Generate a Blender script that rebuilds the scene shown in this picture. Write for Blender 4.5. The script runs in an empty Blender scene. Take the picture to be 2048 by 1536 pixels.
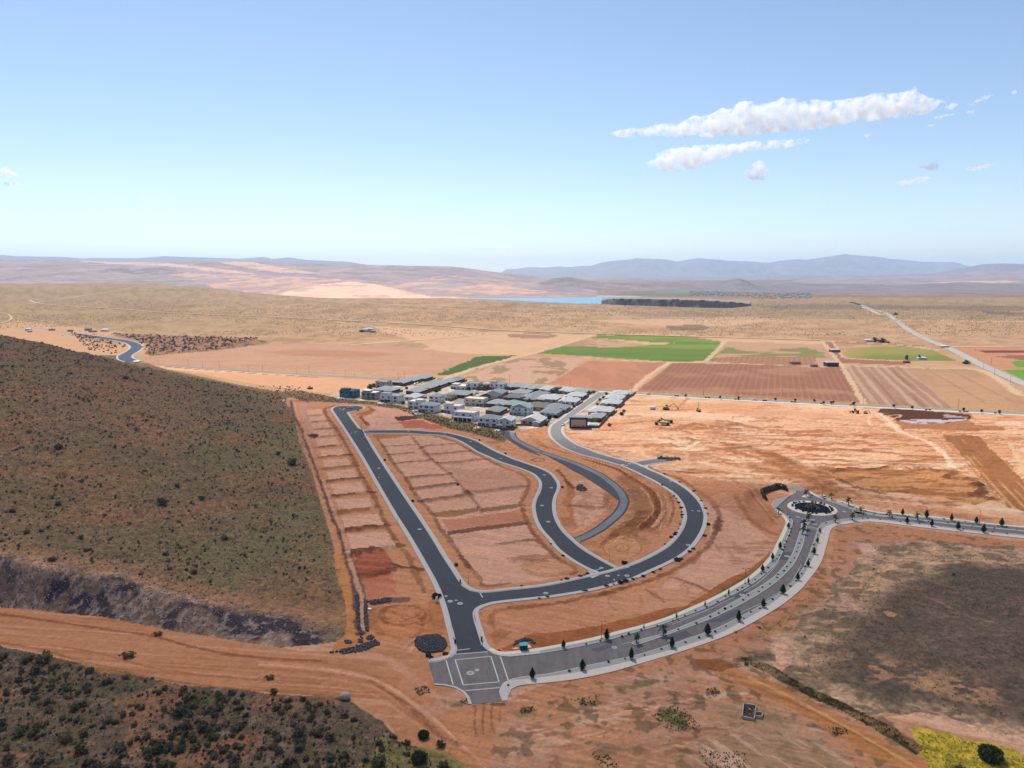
import bpy, bmesh, math, random
import numpy as np
from mathutils import Vector, Matrix
from mathutils.geometry import tessellate_polygon

# ------------------------------------------------------------------ camera, light, exposure
SC = bpy.context.scene
COL = SC.collection
F, CX, CY, H = 1421.0, 1024.0, 768.0, 120.0          # focal length in photo pixels, camera height in metres
PITCH = math.radians(8.8)
cp, sp = math.cos(PITCH), math.sin(PITCH)
cam = bpy.data.cameras.new('camera'); cam.sensor_width = 36; cam.lens = 36 * F / 2048
cam.clip_start = 1; cam.clip_end = 120000
co = bpy.data.objects.new('camera', cam); COL.objects.link(co)
co.location = (0, 0, H); co.rotation_euler = (math.pi / 2 - PITCH, 0, 0)
SC.camera = co
SUN_EL, SUN_AZ = math.radians(54), math.radians(-22)   # azimuth from +Y towards +X
S = Vector((math.sin(SUN_AZ) * math.cos(SUN_EL), math.cos(SUN_AZ) * math.cos(SUN_EL), math.sin(SUN_EL)))
w = bpy.data.worlds.new('World'); SC.world = w; w.use_nodes = True
nt = w.node_tree; bg = nt.nodes['Background']; sky = nt.nodes.new('ShaderNodeTexSky')
sky.sky_type = 'NISHITA'; sky.sun_disc = False; sky.sun_elevation = SUN_EL; sky.sun_rotation = SUN_AZ
sky.altitude = 900; sky.air_density = 0.95; sky.dust_density = 0.4; sky.ozone_density = 1.0
nt.links.new(sky.outputs[0], bg.inputs[0]); bg.inputs[1].default_value = 0.088
sun = bpy.data.lights.new('sun', 'SUN'); sun.energy = 3.4; sun.angle = math.radians(0.5); sun.color = (1, 0.95, 0.88)
so = bpy.data.objects.new('sun', sun); COL.objects.link(so); so.rotation_euler = S.to_track_quat('Z', 'Y').to_euler(); so.location = (0, 0, 3000)
SC.view_settings.view_transform = 'Standard'; SC.view_settings.look = 'None'; SC.view_settings.gamma = 1
SC.view_settings.use_curve_mapping = False; SC.view_settings.exposure = 0.72
SC.cycles.max_bounces = 4; SC.cycles.diffuse_bounces = 2; SC.cycles.transparent_max_bounces = 24; SC.cycles.volume_bounces = 10
HAZE = 3.8e-5
CDEN = .011

R = random.Random(7)
NR = np.random.default_rng(5)
# ------------------------------------------------------------------ geometry helpers
def G(px, py, z=0.0):                      # photo point -> place on the plane of height z
    u = px - CX; v = py - CY
    t = (H - z) / (v * cp + F * sp)
    return (u * t, (F * cp - v * sp) * t)
def G3(px, py, z=0.0):
    x, y = G(px, py, z); return Vector((x, y, z))
def mpp(py):                               # metres per photo pixel across, at ground level
    return H / ((py - CY) * cp + F * sp)
def Pj(X, Y, Z):                           # world -> photo pixels (for reading the survey back)
    yc = Y * cp - (Z - H) * sp; zc = Y * sp + (Z - H) * cp
    yc = np.maximum(yc, 1e-3)
    return CX + F * X / yc, CY - F * zc / yc
def q(ox, oy, k, pts): return [(ox + a / k, oy + b / k) for a, b in pts]
def W(pts, z=0.0): return [G(a, b, z) for a, b in pts]
def crom(P, step=3.0, closed=False):
    P = [np.array(p, float) for p in P]; n = len(P); out = []
    rng = range(n) if closed else range(n - 1)
    for i in rng:
        if closed: a, b, c, d = P[(i - 1) % n], P[i], P[(i + 1) % n], P[(i + 2) % n]
        else: a, b, c, d = P[max(i - 1, 0)], P[i], P[i + 1], P[min(i + 2, n - 1)]
        m = max(1, int(np.hypot(*(c - b)) / step))
        for k in range(m):
            t = k / m
            # centripetal-ish: damped tangents
            t1 = (c - a) * 0.5; t2 = (d - b) * 0.5
            L = np.hypot(*(c - b)) + 1e-9
            for tt in (t1, t2):
                l = np.hypot(*tt)
                if l > L: tt *= L / l
            h1 = 2*t**3 - 3*t*t + 1; h2 = t**3 - 2*t*t + t; h3 = -2*t**3 + 3*t*t; h4 = t**3 - t*t
            out.append(tuple(b * h1 + t1 * h2 + c * h3 + t2 * h4))
    if not closed: out.append(tuple(P[-1]))
    return out
def offset(P, d):
    P = np.array(P); T = np.gradient(P, axis=0); T /= (np.hypot(T[:, 0], T[:, 1])[:, None] + 1e-9)
    N = np.stack([-T[:, 1], T[:, 0]], 1)
    return [tuple(p) for p in P + N * d]
def resample(P, n):
    P = np.array(P); s = np.r_[0, np.cumsum(np.hypot(*np.diff(P, axis=0).T))]
    u = np.linspace(0, s[-1], n)
    return np.stack([np.interp(u, s, P[:, 0]), np.interp(u, s, P[:, 1])], 1)
def length(P):
    P = np.array(P); return float(np.hypot(*np.diff(P, axis=0).T).sum())
def inpoly(x, y, poly):
    x = np.asarray(x); y = np.asarray(y); r = np.zeros(x.shape, bool)
    n = len(poly); j = n - 1
    for i in range(n):
        xi, yi = poly[i]; xj, yj = poly[j]
        if yi != yj:
            c = ((yi > y) != (yj > y)) & (x < (xj - xi) * (y - yi) / (yj - yi) + xi)
            r ^= c
        j = i
    return r
def pldist(X, Y, pts, cut=60.0):
    d = np.full(X.shape, 1e9)
    for (x0, y0), (x1, y1) in zip(pts[:-1], pts[1:]):
        m = (X > min(x0, x1) - cut) & (X < max(x0, x1) + cut) & (Y > min(y0, y1) - cut) & (Y < max(y0, y1) + cut)
        if not m.any(): continue
        ax, ay = X[m], Y[m]; dx, dy = x1 - x0, y1 - y0; L = dx*dx + dy*dy + 1e-9
        t = np.clip(((ax - x0) * dx + (ay - y0) * dy) / L, 0, 1)
        dd = np.hypot(ax - x0 - t * dx, ay - y0 - t * dy)
        d[m] = np.minimum(d[m], dd)
    return d
TAB = np.random.default_rng(11).random((256, 256))
def vn(x, y, sd=0):
    x = x + sd * 17.37; y = y + sd * 9.71
    xi = np.floor(x).astype(np.int64); yi = np.floor(y).astype(np.int64)
    fx = x - xi; fy = y - yi; fx = fx*fx*(3-2*fx); fy = fy*fy*(3-2*fy)
    a = TAB[xi & 255, yi & 255]; b = TAB[(xi+1) & 255, yi & 255]; c = TAB[xi & 255, (yi+1) & 255]; d = TAB[(xi+1) & 255, (yi+1) & 255]
    return (a*(1-fx) + b*fx) * (1-fy) + (c*(1-fx) + d*fx) * fy
def fbm(x, y, s, o=4, sd=0):                # 0..1, mean .5
    t = 0; a = 1; n = 0; x = x / s; y = y / s
    for k in range(o):
        t = t + a * vn(x, y, sd + k * 3); n += a; a *= .55
        x, y = (x * 1.6 + y * 1.2) , (-x * 1.2 + y * 1.6)
    return t / n
def ss(x, a=0.0, b=1.0):
    t = np.clip((x - a) / (b - a), 0, 1); return t * t * (3 - 2 * t)
def lin(c): 
    c = np.array(c, float) / 255.0
    return np.where(c <= .04045, c / 12.92, ((c + .055) / 1.055) ** 2.4)
GL, GS = 1.66, 1.12                         # brightness a white surface gets in the open sun / under the cloud
def li(r, g, b): return lin((r, g, b)) / GL
def sh(r, g, b): return lin((r, g, b)) / GS * np.array([.99, 1.01, .98])

# ------------------------------------------------------------------ materials
MATS = {}
def mat(name, col, rough=.9, noise=0.0, scale=1.0, spec=.2, metal=0.0, attr=None, bump=0.0, col2=None, trans=False):
    if name in MATS: return MATS[name]
    m = bpy.data.materials.new(name); m.use_nodes = True; n = m.node_tree.nodes; l = m.node_tree.links
    b = n['Principled BSDF']; b.inputs['Roughness'].default_value = rough
    b.inputs['Specular IOR Level'].default_value = spec; b.inputs['Metallic'].default_value = metal
    tc = n.new('ShaderNodeTexCoord')
    if attr:
        a = n.new('ShaderNodeAttribute'); a.attribute_name = attr; src = a.outputs['Color']
    else:
        rgb = n.new('ShaderNodeRGB'); rgb.outputs[0].default_value = (*col, 1); src = rgb.outputs[0]
    if noise or bump or col2:
        no = n.new('ShaderNodeTexNoise'); no.inputs['Scale'].default_value = scale; no.inputs['Detail'].default_value = 4; no.inputs['Roughness'].default_value = .65
        l.new(tc.outputs['Object'], no.inputs['Vector'])
        if col2:
            mx = n.new('ShaderNodeMix'); mx.data_type = 'RGBA'; r2 = n.new('ShaderNodeMapRange'); r2.inputs[1].default_value = .4; r2.inputs[2].default_value = .65
            l.new(no.outputs['Fac'], r2.inputs[0]); l.new(r2.outputs[0], mx.inputs[0]); l.new(src, mx.inputs[6]); mx.inputs[7].default_value = (*col2, 1); src = mx.outputs[2]
        if noise:
            mr = n.new('ShaderNodeMapRange'); mr.inputs[1].default_value = .25; mr.inputs[2].default_value = .75; mr.inputs[3].default_value = 1 - noise; mr.inputs[4].default_value = 1 + noise
            l.new(no.outputs['Fac'], mr.inputs[0]); vm = n.new('ShaderNodeVectorMath'); vm.operation = 'SCALE'
            l.new(src, vm.inputs[0]); l.new(mr.outputs[0], vm.inputs['Scale']); src = vm.outputs[0]
        if bump:
            bm = n.new('ShaderNodeBump'); bm.inputs['Strength'].default_value = .6; bm.inputs['Distance'].default_value = bump
            l.new(no.outputs['Fac'], bm.inputs['Height']); l.new(bm.outputs[0], b.inputs['Normal'])
    l.new(src, b.inputs['Base Color'])
    MATS[name] = m; return m

def ground_mat(name, sc, amt, bump):
    return mat(name, (1, 1, 1), rough=1, noise=amt, scale=sc, spec=.05, attr='Col', bump=bump)

# ------------------------------------------------------------------ object helpers
def tag(o, label=None, cat=None, group=None, kind=None):
    if label: o['label'] = label
    if cat: o['category'] = cat
    if group: o['group'] = group
    if kind: o['kind'] = kind
    return o
def mesh_np(name, V, Fc, mt, parent=None, cols=None, smooth=False):
    me = bpy.data.meshes.new(name); V = np.asarray(V, np.float32); Fc = np.asarray(Fc, np.int32)
    k = Fc.shape[1]
    me.vertices.add(len(V)); me.vertices.foreach_set('co', V.ravel())
    me.loops.add(Fc.size); me.loops.foreach_set('vertex_index', Fc.ravel())
    me.polygons.add(len(Fc)); me.polygons.foreach_set('loop_start', np.arange(0, Fc.size, k, dtype=np.int32))
    me.polygons.foreach_set('loop_total', np.full(len(Fc), k, np.int32))
    me.update(calc_edges=True)
    if smooth: me.polygons.foreach_set('use_smooth', np.ones(len(Fc), bool))
    if cols is not None:
        a = me.color_attributes.new('Col', 'FLOAT_COLOR', 'POINT')
        c = np.ones((len(V), 4), np.float32); c[:, :3] = cols; a.data.foreach_set('color', c.ravel())
    if mt: me.materials.append(mt)
    o = bpy.data.objects.new(name, me); COL.objects.link(o)
    if parent: o.parent = parent
    return o
class MB:
    def __init__(s): s.v = []; s.f = []
    def quadbox(s, c, sz, rz=0.0, taper=1.0, rot=None):
        x, y, z = [a / 2 for a in sz]; b = len(s.v); cr, sr = math.cos(rz), math.sin(rz)
        for dz, k in ((-z, 1), (z, taper)):
            for dx, dy in ((-x, -y), (x, -y), (x, y), (-x, y)):
                p = Vector((dx * k, dy * k, dz))
                if rot is not None: p = rot @ p
                s.v.append((c[0] + p.x * cr - p.y * sr, c[1] + p.x * sr + p.y * cr, c[2] + p.z))
        s.f += [tuple(b + i for i in f) for f in ((0, 3, 2, 1), (4, 5, 6, 7), (0, 1, 5, 4), (1, 2, 6, 5), (2, 3, 7, 6), (3, 0, 4, 7))]
        return s
    def tube(s, p0, p1, r0, r1, n=6, cap=True):
        p0 = Vector(p0); p1 = Vector(p1); d = (p1 - p0).normalized(); a = d.orthogonal().normalized(); c = d.cross(a); b = len(s.v)
        for p, r in ((p0, r0), (p1, r1)):
            for i in range(n):
                t = 2 * math.pi * i / n; s.v.append(tuple(p + (a * math.cos(t) + c * math.sin(t)) * r))
        for i in range(n):
            j = (i + 1) % n; s.f.append((b + i, b + j, b + n + j, b + n + i))
        if cap: s.f.append(tuple(b + n + i for i in range(n))); s.f.append(tuple(b + n - 1 - i for i in range(n)))
        return s
    def poly(s, pts): 
        b = len(s.v); s.v += [tuple(p) for p in pts]; s.f.append(tuple(range(b, b + len(pts)))); return s
    def lathe(s, prof, n=10, c=(0, 0)):
        b = len(s.v)
        for r, z in prof:
            for i in range(n):
                t = 2 * math.pi * i / n; s.v.append((c[0] + r * math.cos(t), c[1] + r * math.sin(t), z))
        for k in range(len(prof) - 1):
            for i in range(n):
                j = (i + 1) % n; s.f.append((b + k*n + i, b + k*n + j, b + (k+1)*n + j, b + (k+1)*n + i))
        s.f.append(tuple(b + (len(prof)-1)*n + i for i in range(n))); return s
    def mesh(s, name, mt):
        me = bpy.data.meshes.new(name); me.from_pydata(s.v, [], s.f); me.update(); me.materials.append(mt); return me
    def build(s, name, mt, parent=None, loc=None, smooth=False):
        o = bpy.data.objects.new(name, s.mesh(name, mt)); COL.objects.link(o)
        if parent: o.parent = parent
        if loc is not None: o.location = loc
        if smooth:
            for p in o.data.polygons: p.use_smooth = True
        return o
def empty(name, loc, rz=0.0):
    o = bpy.data.objects.new(name, None); COL.objects.link(o); o.location = loc; o.rotation_euler = (0, 0, rz); o.empty_display_size = .5; return o
KIDS = {}
def kid(p, o): KIDS.setdefault(p.name, []).append(o); return o
def copy_tree(o, loc, rz=0.0, sc=1.0):
    c = o.copy(); COL.objects.link(c); c.location = loc; c.rotation_euler = (0, 0, rz); c.scale = (sc, sc, sc) if not isinstance(sc, tuple) else sc
    for k in KIDS.get(o.name, []):
        d = k.copy(); COL.objects.link(d); d.parent = c
        for g in KIDS.get(k.name, []):
            e = g.copy(); COL.objects.link(e); e.parent = d
    return c
def flat(name, P, z, mt, parent=None, skirt=.3, kind='structure'):
    """flat polygon slab, P world xy"""
    tri = tessellate_polygon([[Vector((x, y, 0)) for x, y in P]])
    n = len(P); V = [(x, y, z) for x, y in P]; Fs = []
    for t in tri:
        a, b, c = [Vector((P[i][0], P[i][1], 0)) for i in t]
        Fs.append(tuple(t) if (b - a).cross(c - a).z > 0 else tuple(reversed(t)))
    if skirt:
        V += [(x, y, z - skirt) for x, y in P]
        for i in range(n): Fs.append((i, (i + 1) % n, n + (i + 1) % n, n + i))
    me = bpy.data.meshes.new(name); me.from_pydata(V, [], Fs); me.update(); me.materials.append(mt)
    o = bpy.data.objects.new(name, me); COL.objects.link(o)
    if parent: o.parent = parent
    elif kind: o['kind'] = kind
    return o
def strip(name, A, B, zA, zB, mt, parent=None, n=None, skirtA=0, skirtB=0, kind='structure', join=None):
    n = n or max(2, int(max(length(A), length(B)) / 2.5)); A = resample(A, n); B = resample(B, n)
    rows = []
    if skirtA: rows.append((A, zA - skirtA))
    rows.append((A, zA)); rows.append((B, zB))
    if skirtB: rows.append((B, zB - skirtB))
    V = []; Fs = []
    for P, z in rows: V += [(x, y, z) for x, y in P]
    for r in range(len(rows) - 1):
        for i in range(n - 1): Fs.append((r*n + i, r*n + i + 1, (r+1)*n + i + 1, (r+1)*n + i))
    if join is not None:
        b = len(join.v); join.v += V; join.f += [tuple(b + i for i in f) for f in Fs]; return None
    me = bpy.data.meshes.new(name); me.from_pydata(V, [], Fs); me.update(); me.materials.append(mt)
    o = bpy.data.objects.new(name, me); COL.objects.link(o)
    if parent: o.parent = parent
    elif kind: o['kind'] = kind
    return o
# ------------------------------------------------------------------ survey of the streets (photo pixels -> ground plane)
z1 = lambda *p: q(640, 790, 8.533, p); z2 = lambda *p: q(720, 950, 8.533, p); z3 = lambda *p: q(830, 1110, 8.533, p)
z4 = lambda *p: q(840, 1260, 8.533, p); z5 = lambda *p: q(860, 830, 8.533, p); z6 = lambda *p: q(1020, 960, 8.533, p)
z7 = lambda *p: q(1080, 840, 8.533, p); z8 = lambda *p: q(1240, 900, 8.533, p); z9 = lambda *p: q(1200, 1020, 8.533, p)
z10 = lambda *p: q(1020, 1080, 8.533, p); z11 = lambda *p: q(1500, 960, 8.533, p); z12 = lambda *p: q(1180, 1160, 8.533, p)
z13 = lambda *p: q(1380, 1080, 8.533, p); e1 = lambda *p: q(1680, 990, 11.13, p); e2 = lambda *p: q(1864, 990, 11.13, p)
zA = lambda *p: q(560, 740, 3.793, p); zt = lambda *p: q(560, 780, 8.533, p); zu = lambda *p: q(560, 1100, 6.02, p)
zc = lambda *p: q(1640, 750, 5.02, p); zd = lambda *p: q(1280, 780, 10.24, p)

A_west = z1((262,208),(222,240),(245,290),(420,545),(580,790),(720,1010),(860,1250)) + z2((340,170),(640,680),(870,1040)) + z3((250,222),(400,500),(500,740),(580,1000),(640,1250)) + z4((570,0),(640,320),(635,365),(600,420),(530,470),(440,510),(300,545),(150,560))
A_west2 = [z4((150,560))[0]] + z4((200,760),(255,910))
SW_kerb = z4((255,910),(400,920),(560,940),(680,990),(760,1040),(830,1110),(870,1200),(885,1265))
S_kerb = z4((1400,1215),(1365,1120),(1350,1060),(1370,990),(1400,940),(1450,895),(1510,860),(1600,830),(1750,800)) + [(1097.7,1347.4),(1180,1330),(1270,1311),(1338,1290),(1407,1266.5),(1425.7,1260),(1471.4,1238.2),(1523,1210),(1562.8,1184.3),(1579,1171),(1602.7,1142),(1612.5,1120.6),(1623,1094.8),(1629,1077),(1634.8,1059.6),(1638,1052.6),(1644,1047),(1652,1043.8),(1664,1040.9),(1690,1037.6),(1715,1036)] + e1((700,520),(850,540),(1150,570),(1500,602)) + e2((0,672),(640,755),(1200,815),(2048,890)) + [(2150,1082)]
N_kerb = z4((1030,170),(1080,290),(1150,350),(1260,420),(1380,450),(1540,460),(1750,440)) + [(1080,1307.5),(1130,1299.5),(1180,1289.5),(1209,1283),(1262,1267.8),(1318,1251.4),(1367.5,1233.8),(1409.3,1218),(1438.6,1204),(1491,1177),(1520.6,1157),(1547.6,1134),(1562.8,1110.5),(1571,1086),(1577,1072),(1582,1057.3),(1586,1046.7)] + z11((725,680),(660,625),(580,578),(500,540),(430,500),(390,455),(385,420),(400,370),(460,335),(600,300),(700,265),(775,222),(780,180))
NE_kerb = z11((1020,190),(1060,235),(1130,290),(1230,330),(1400,385),(1600,450),(1750,510)) + e1((560,350),(870,420),(1200,432),(1700,500)) + e2((0,548),(480,585),(1050,650),(1600,700),(2048,745)) + [(2150,1068)]
A_east_up = z1((690,560),(655,575),(455,305),(475,290),(560,272),(650,258),(715,240),(735,215),(690,195),(600,187),(450,185),(330,192),(262,208))
AB_top = [z1((690,560))[0], z1((745,640))[0]]
A_east = z1((770,705),(920,960),(1100,1240)) + z2((360,-120+250) ,(730,350),(970,700),(1230,1100)) + z3((450,0),(640,290),(740,450),(800,530),(930,610),(1110,650))
A_east = z1((770,705),(920,960),(1100,1240)) + z2((730,350),(970,700),(1230,1100)) + z3((450,0),(640,290),(740,450),(800,530),(930,610),(1110,650))
C_in = z3((1110,650),(1300,640),(1640,600)) + z10((300,830),(640,785),(1100,690),(1300,645),(1540,592)) + z9((0,1110),(400,1000),(700,890),(1000,740),(1200,610),(1350,450),(1450,280),(1488,120)) + z8((1110,960),(1040,840),(950,740),(800,640),(600,520),(400,420),(200,325),(0,245)) + z7((1400,772),(1000,655),(700,580),(450,480),(300,380),(215,300),(188,240),(185,150),(230,80),(350,0)) + [(1141,825),(1168,805),(1197,785)]
C_out = z3((1110,858),(1280,803),(1500,772),(2048,715)) + z10((600,955),(1100,880),(1500,800),(2048,648)) + z9((500,1170),(900,990),(1200,850),(1450,690),(1620,500),(1730,300),(1765,130)) + z8((1410,1050),(1340,900),(1200,740),(1000,590),(700,430),(500,345),(370,282)) + z7((1600,742),(1400,690),(1000,580),(800,500),(600,420),(430,300),(370,225),(360,150),(400,60),(480,0)) + [(1165,819),(1188,803),(1214,785)]
AC_corner = z3((1130,1536),(1010,1150),(985,1050),(978,1000),(1000,930),(1050,885),(1110,858))
B_top = z1((745,606),(1000,604),(1400,604),(1700,612)) + z5((0,290),(250,305),(450,345),(650,400),(800,455),(950,540),(1100,620),(1400,750),(1600,820),(1800,890),(1950,950),(2048,1010)) + z6((770,10),(800,90),(790,170),(740,280),(715,420),(730,580),(790,740),(900,900),(1060,1050),(1230,1190),(1460,1330),(1620,1420),(1790,1505))
B_bot = z1((765,648),(1000,648),(1500,650),(1800,670)) + z5((0,325),(250,350),(430,400),(560,455),(680,530),(820,620),(1000,700),(1200,790),(1450,870),(1620,930),(1780,1000),(1880,1090),(1915,1180),(1895,1300),(1835,1420)) + z6((440,430),(450,560),(490,700),(580,860),(720,1010),(830,1150),(1000,1290),(1200,1420),(1440,1540)) + z10((1540,552))
E_top = z8((225,222),(420,182),(650,148),(800,125)); E_bot = z8((370,268),(500,240),(640,220),(910,190))
W1 = lambda p, st=3.0: crom(W(p), st)
cA_w, cA_e, cA_up = W1(A_west), W1(A_east), W1(A_east_up, 2)
cS, cN, cNE, cSW = W1(S_kerb), W1(N_kerb), W1(NE_kerb), W1(SW_kerb, 2)
cCi, cCo, cAC = W1(C_in), W1(C_out), W1(AC_corner, 2)
cBt, cBb = W1(B_top), W1(B_bot)
bN_out = [(1080,1296.3),(1180,1277),(1238.6,1262),(1285.5,1250),(1332.3,1235),(1379,1216),(1421,1197),(1462,1175.5),(1497,1153.8),(1520.6,1134),(1540.5,1111.6),(1550,1093),(1558.6,1076),(1568,1056),(1571.5,1044),(1566,1035),(1558.6,1027),(1549,1019)]
N_out = z4((1235,310),(1330,370),(1450,385),(1700,352)) + bN_out
S_in = z4((1510,868),(1600,862),(1750,850)) + [(1097,1353.5),(1146.5,1346.6),(1219.7,1332.5),(1293,1313.5),(1366,1293),(1439.5,1267),(1483,1243.7),(1532.3,1215),(1567.5,1188.5),(1600,1159.7),(1613,1141),(1626.6,1115),(1634.8,1094.8),(1640.6,1071.3),(1645.3,1057.3),(1655.9,1051.4),(1675.8,1045.5),(1711,1040.9),(1740,1039.0)] + e1((1000,570),(1350,622)) + e2((0,690),(630,775),(1200,842),(2048,918)) + [(2150,1085)]
S_out = z4((1500,1210),(1505,1130),(1560,1015),(1660,962),(1850,932)) + [(1080,1367.2),(1146.5,1359.6),(1219.7,1345),(1293,1324),(1366.2,1302.3),(1439.5,1277),(1477.3,1260.5),(1520.6,1237),(1567.5,1207.7),(1602.7,1178.4),(1620,1157.3),(1634.8,1138),(1645,1118),(1652.3,1094.8),(1658.2,1071),(1662.9,1058.3),(1670,1052.4),(1693.4,1048.2),(1716.8,1044.5)] + e1((700,598),(950,615),(1300,660),(1700,710)) + e2((0,752),(1000,860),(2048,970)) + [(2150,1091)]
NE_out = z11((1050,205),(1140,265),(1260,300),(1430,345),(1620,375),(1750,430)) + e1((300,230),(550,320),(850,385),(1200,405),(1700,455)) + e2((0,480),(500,540),(1100,610),(1600,665),(2048,700)) + [(2150,1063)]
M1_N = z12((690,1075),(760,1040)) + [(1320.6,1269),(1355.8,1256),(1380,1246),(1420,1229.5),(1467.9,1202.9),(1505.4,1181.5),(1544,1156.3),(1573.4,1125.7),(1585,1105.8),(1592.5,1085),(1598.6,1065.5),(1602,1051.4),(1603.7,1037.3)]
M1_S = z12((690,1078),(720,1102),(800,1114),(870,1095)) + [(1332,1271.3),(1367.5,1258.6),(1400,1247),(1432.7,1233.7),(1473.8,1213.8),(1520.6,1187),(1555.8,1162),(1585,1132.7),(1600,1105.8),(1606.6,1088),(1611.5,1065.5),(1616,1050),(1624,1043.8),(1631,1039.7)]
M2_N = e1((270,355),(560,385),(850,440),(1000,458),(1300,490),(1700,540)) + e2((0,588),(150,604),(1050,700),(2048,795)) + [(2150,1074)]
M2_S = e1((270,362),(370,432),(700,446),(870,480),(1000,492),(1300,515),(1700,562)) + e2((0,608),(200,640),(1050,722),(2048,818)) + [(2150,1076)]
T_path = z5((1395,300),(1440,400),(1600,500),(1900,640)) + z7((0,545),(300,640),(600,740),(800,830),(1000,920),(1200,1060),(1350,1200),(1430,1350)) + z6((1940,400),(1880,530),(1750,660),(1550,820),(1300,960),(1120,1030))
cT = W1(T_path)
HW = [(-60,655),(60,655),(150,668),(212,677),(241.7,680.8),(263.7,686.5),(273,694),(266,702),(251,711),(252,718),(270,723.5),(330,728.5),(400,735),(500,742),(600,748),(700,753.5),(800,758.5),(860,762),(1000,769),(1130,777),(1216,782),(1280,787),(1368,792.7),(1480,798.7),(1640,806.8),(1839,816.9),(2048,828),(2300,841)]
cH = W1(HW, 8)
R2 = [(1700,604),(1722,610),(1744,619),(1768,625),(1799,646),(1817.7,660),(1854,679.4),(1900,697.7),(1968.5,733),(2048,768),(2200,833)]
cR2 = W1(R2, 15)
# everything paved, for keeping the soil level beneath it
ISL = [G(1622, 1016), G(1626, 1016)]
PAVED = [(ISL, 24), (cA_w, 5), (cA_e, 5), (cA_up, 8), (cCi, 7), (cCo, 7), (cBt, 6), (cBb, 6), (cT, 10), (cS, 9), (cN, 9), (cNE, 9), (W1(S_out), 4), (W1(N_out), 4), (W1(M1_N), 6), (W1(M2_N), 6), (cAC, 6), (cSW, 6), (W1(E_top), 6), (W1(E_bot), 5), (cH, 9), (W1(z4((150,560),(700,700),(1400,700)), 5), 14)]
ASPH = {}
ASPH['street'] = cA_w
# ------------------------------------------------------------------ terrain height
RW = z11((300,350),(235,290),(230,250),(300,190),(500,130),(610,150))      # foot of the boulder wall by the roundabout
HB = np.array(W([(575,793),(600,860),(622,930),(642,1000),(664,1080),(690,1180),(700,1285)]))
HBs = HB[np.argsort(HB[:, 1])]
TOE = np.array(W([(-400,1180),(-200,1195),(0,1215),(208,1234),(356,1264),(600,1303),(700,1312)]))
def terrain(X, Y):
    X = np.asarray(X, float); Y = np.asarray(Y, float)
    xb = np.interp(Y, HBs[:, 1], HBs[:, 0]); xb = np.where(Y > HBs[-1, 1], HBs[-1, 0] - (Y - HBs[-1, 1]) * 1.5, xb)
    wob = (fbm(X, Y, 60, 3, 5) - .5) * 14
    d = np.maximum(0, xb - X + wob * ss(xb - X, 10, 60))
    sl = .10 + .135 * ss(Y, 250, 600)
    h = sl * d * d / (d + 14)
    yt = np.interp(X, TOE[:, 0], TOE[:, 1]) + (fbm(X, Y, 22, 3, 9) - .5) * 5
    e = Y - yt
    h = np.where(h > 60, 60 + (h - 60) * .35, h)
    h = h * ss(e, 0, 15)
    h = h * (1 - ss(Y, 715, 870))
    rough = ss(h, 1.0, 6)
    h = h + rough * ((fbm(X, Y, 30, 4, 2) - .5) * 4.0 + (fbm(X, Y, 5, 3, 3) - .5) * 1.2)
    # gentle rise under the far left plain, low knolls elsewhere
    far = ss(Y, 1500, 3600) * ss(-X, 850, 2600)
    h = h + far * 62 * (.85 + .4 * (fbm(X, Y, 1400, 3, 12) - .3))
    return h
print('survey done')
# ------------------------------------------------------------------ ground sheet: grid denser near, coarser far
pys = np.r_[np.arange(552.0, 700, 2.0), np.arange(700, 1536, 1.6), np.arange(1536, 1900, 12)]
pxs = np.arange(-300, 2360, 1.95)
ext = np.array([60, 160, 320, 600, 1000, 1700, 2800, 4500, 8000.])
pxs = np.r_[(-300 - ext)[::-1], pxs, 2360 + ext]
v = pys - CY; dn = v * cp + F * sp; fw = F * cp - v * sp; tt = H / dn
Yr = fw * tt; Yr = np.r_[Yr, np.linspace(Yr[-1] - 25, -260, 9)]
kx = np.r_[tt, np.full(9, tt[-1])]
GX = (pxs[None, :] - CX) * kx[:, None]; GY = np.repeat(Yr[:, None], len(pxs), 1)
nr, nc = GX.shape
X = GX.ravel(); Y = GY.ravel(); N = len(X)
Z = terrain(X, Y)
near = Y < 950
nx, ny = X[near], Y[near]
RDn = np.full(nx.shape, 1e9)
for P, hw in PAVED: RDn = np.minimum(RDn, pldist(nx, ny, P, 40) - hw)
RD = np.full(N, 40.0); RD[near] = np.clip(RDn, -5, 40)
RDS = ss(RD, 0.5, 6)
PX, PY = Pj(X, Y, Z)
big = (fbm(X, Y, 90, 4, 1)); med = fbm(X, Y, 14, 4, 2); fin = fbm(X, Y, 2.2, 3, 3); vfin = vn(X / .8, Y / .8, 4)
far_f = fbm(X, Y, 25, 3, 7)
# edge wobble (metres) expressed as pixels so painted borders are ragged on the ground
loc = np.clip(H / np.maximum((PY - CY) * cp + F * sp, 3), .12, 20)
wobX = (fbm(X, Y, 9, 3, 21) - .5) * 2; wobY = (fbm(X, Y, 9, 3, 22) - .5) * 2
fyp = loc * loc * F / H                                # metres of ground depth per pixel
def M(poly, rag=1.5, soft=0.0):
    """mask of a surveyed patch of soil, border ragged by rag metres"""
    xs = [p[0] for p in poly]; ys = [p[1] for p in poly]
    b = (PX > min(xs) - 20) & (PX < max(xs) + 20) & (PY > min(ys) - 12) & (PY < max(ys) + 12)
    m = np.zeros(N)
    if not b.any(): return m
    qx = PX[b] + wobX[b] * rag / loc[b]; qy = PY[b] + wobY[b] * rag / fyp[b]
    m[b] = inpoly(qx, qy, poly)
    if soft:
        d = pldist(X[b], Y[b], W(list(poly) + [poly[0]]), soft * 2 + 1)
        m[b] *= ss(d, 0, soft)
    return m
C = np.zeros((N, 3)); ZN = np.zeros(N, int)
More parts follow.
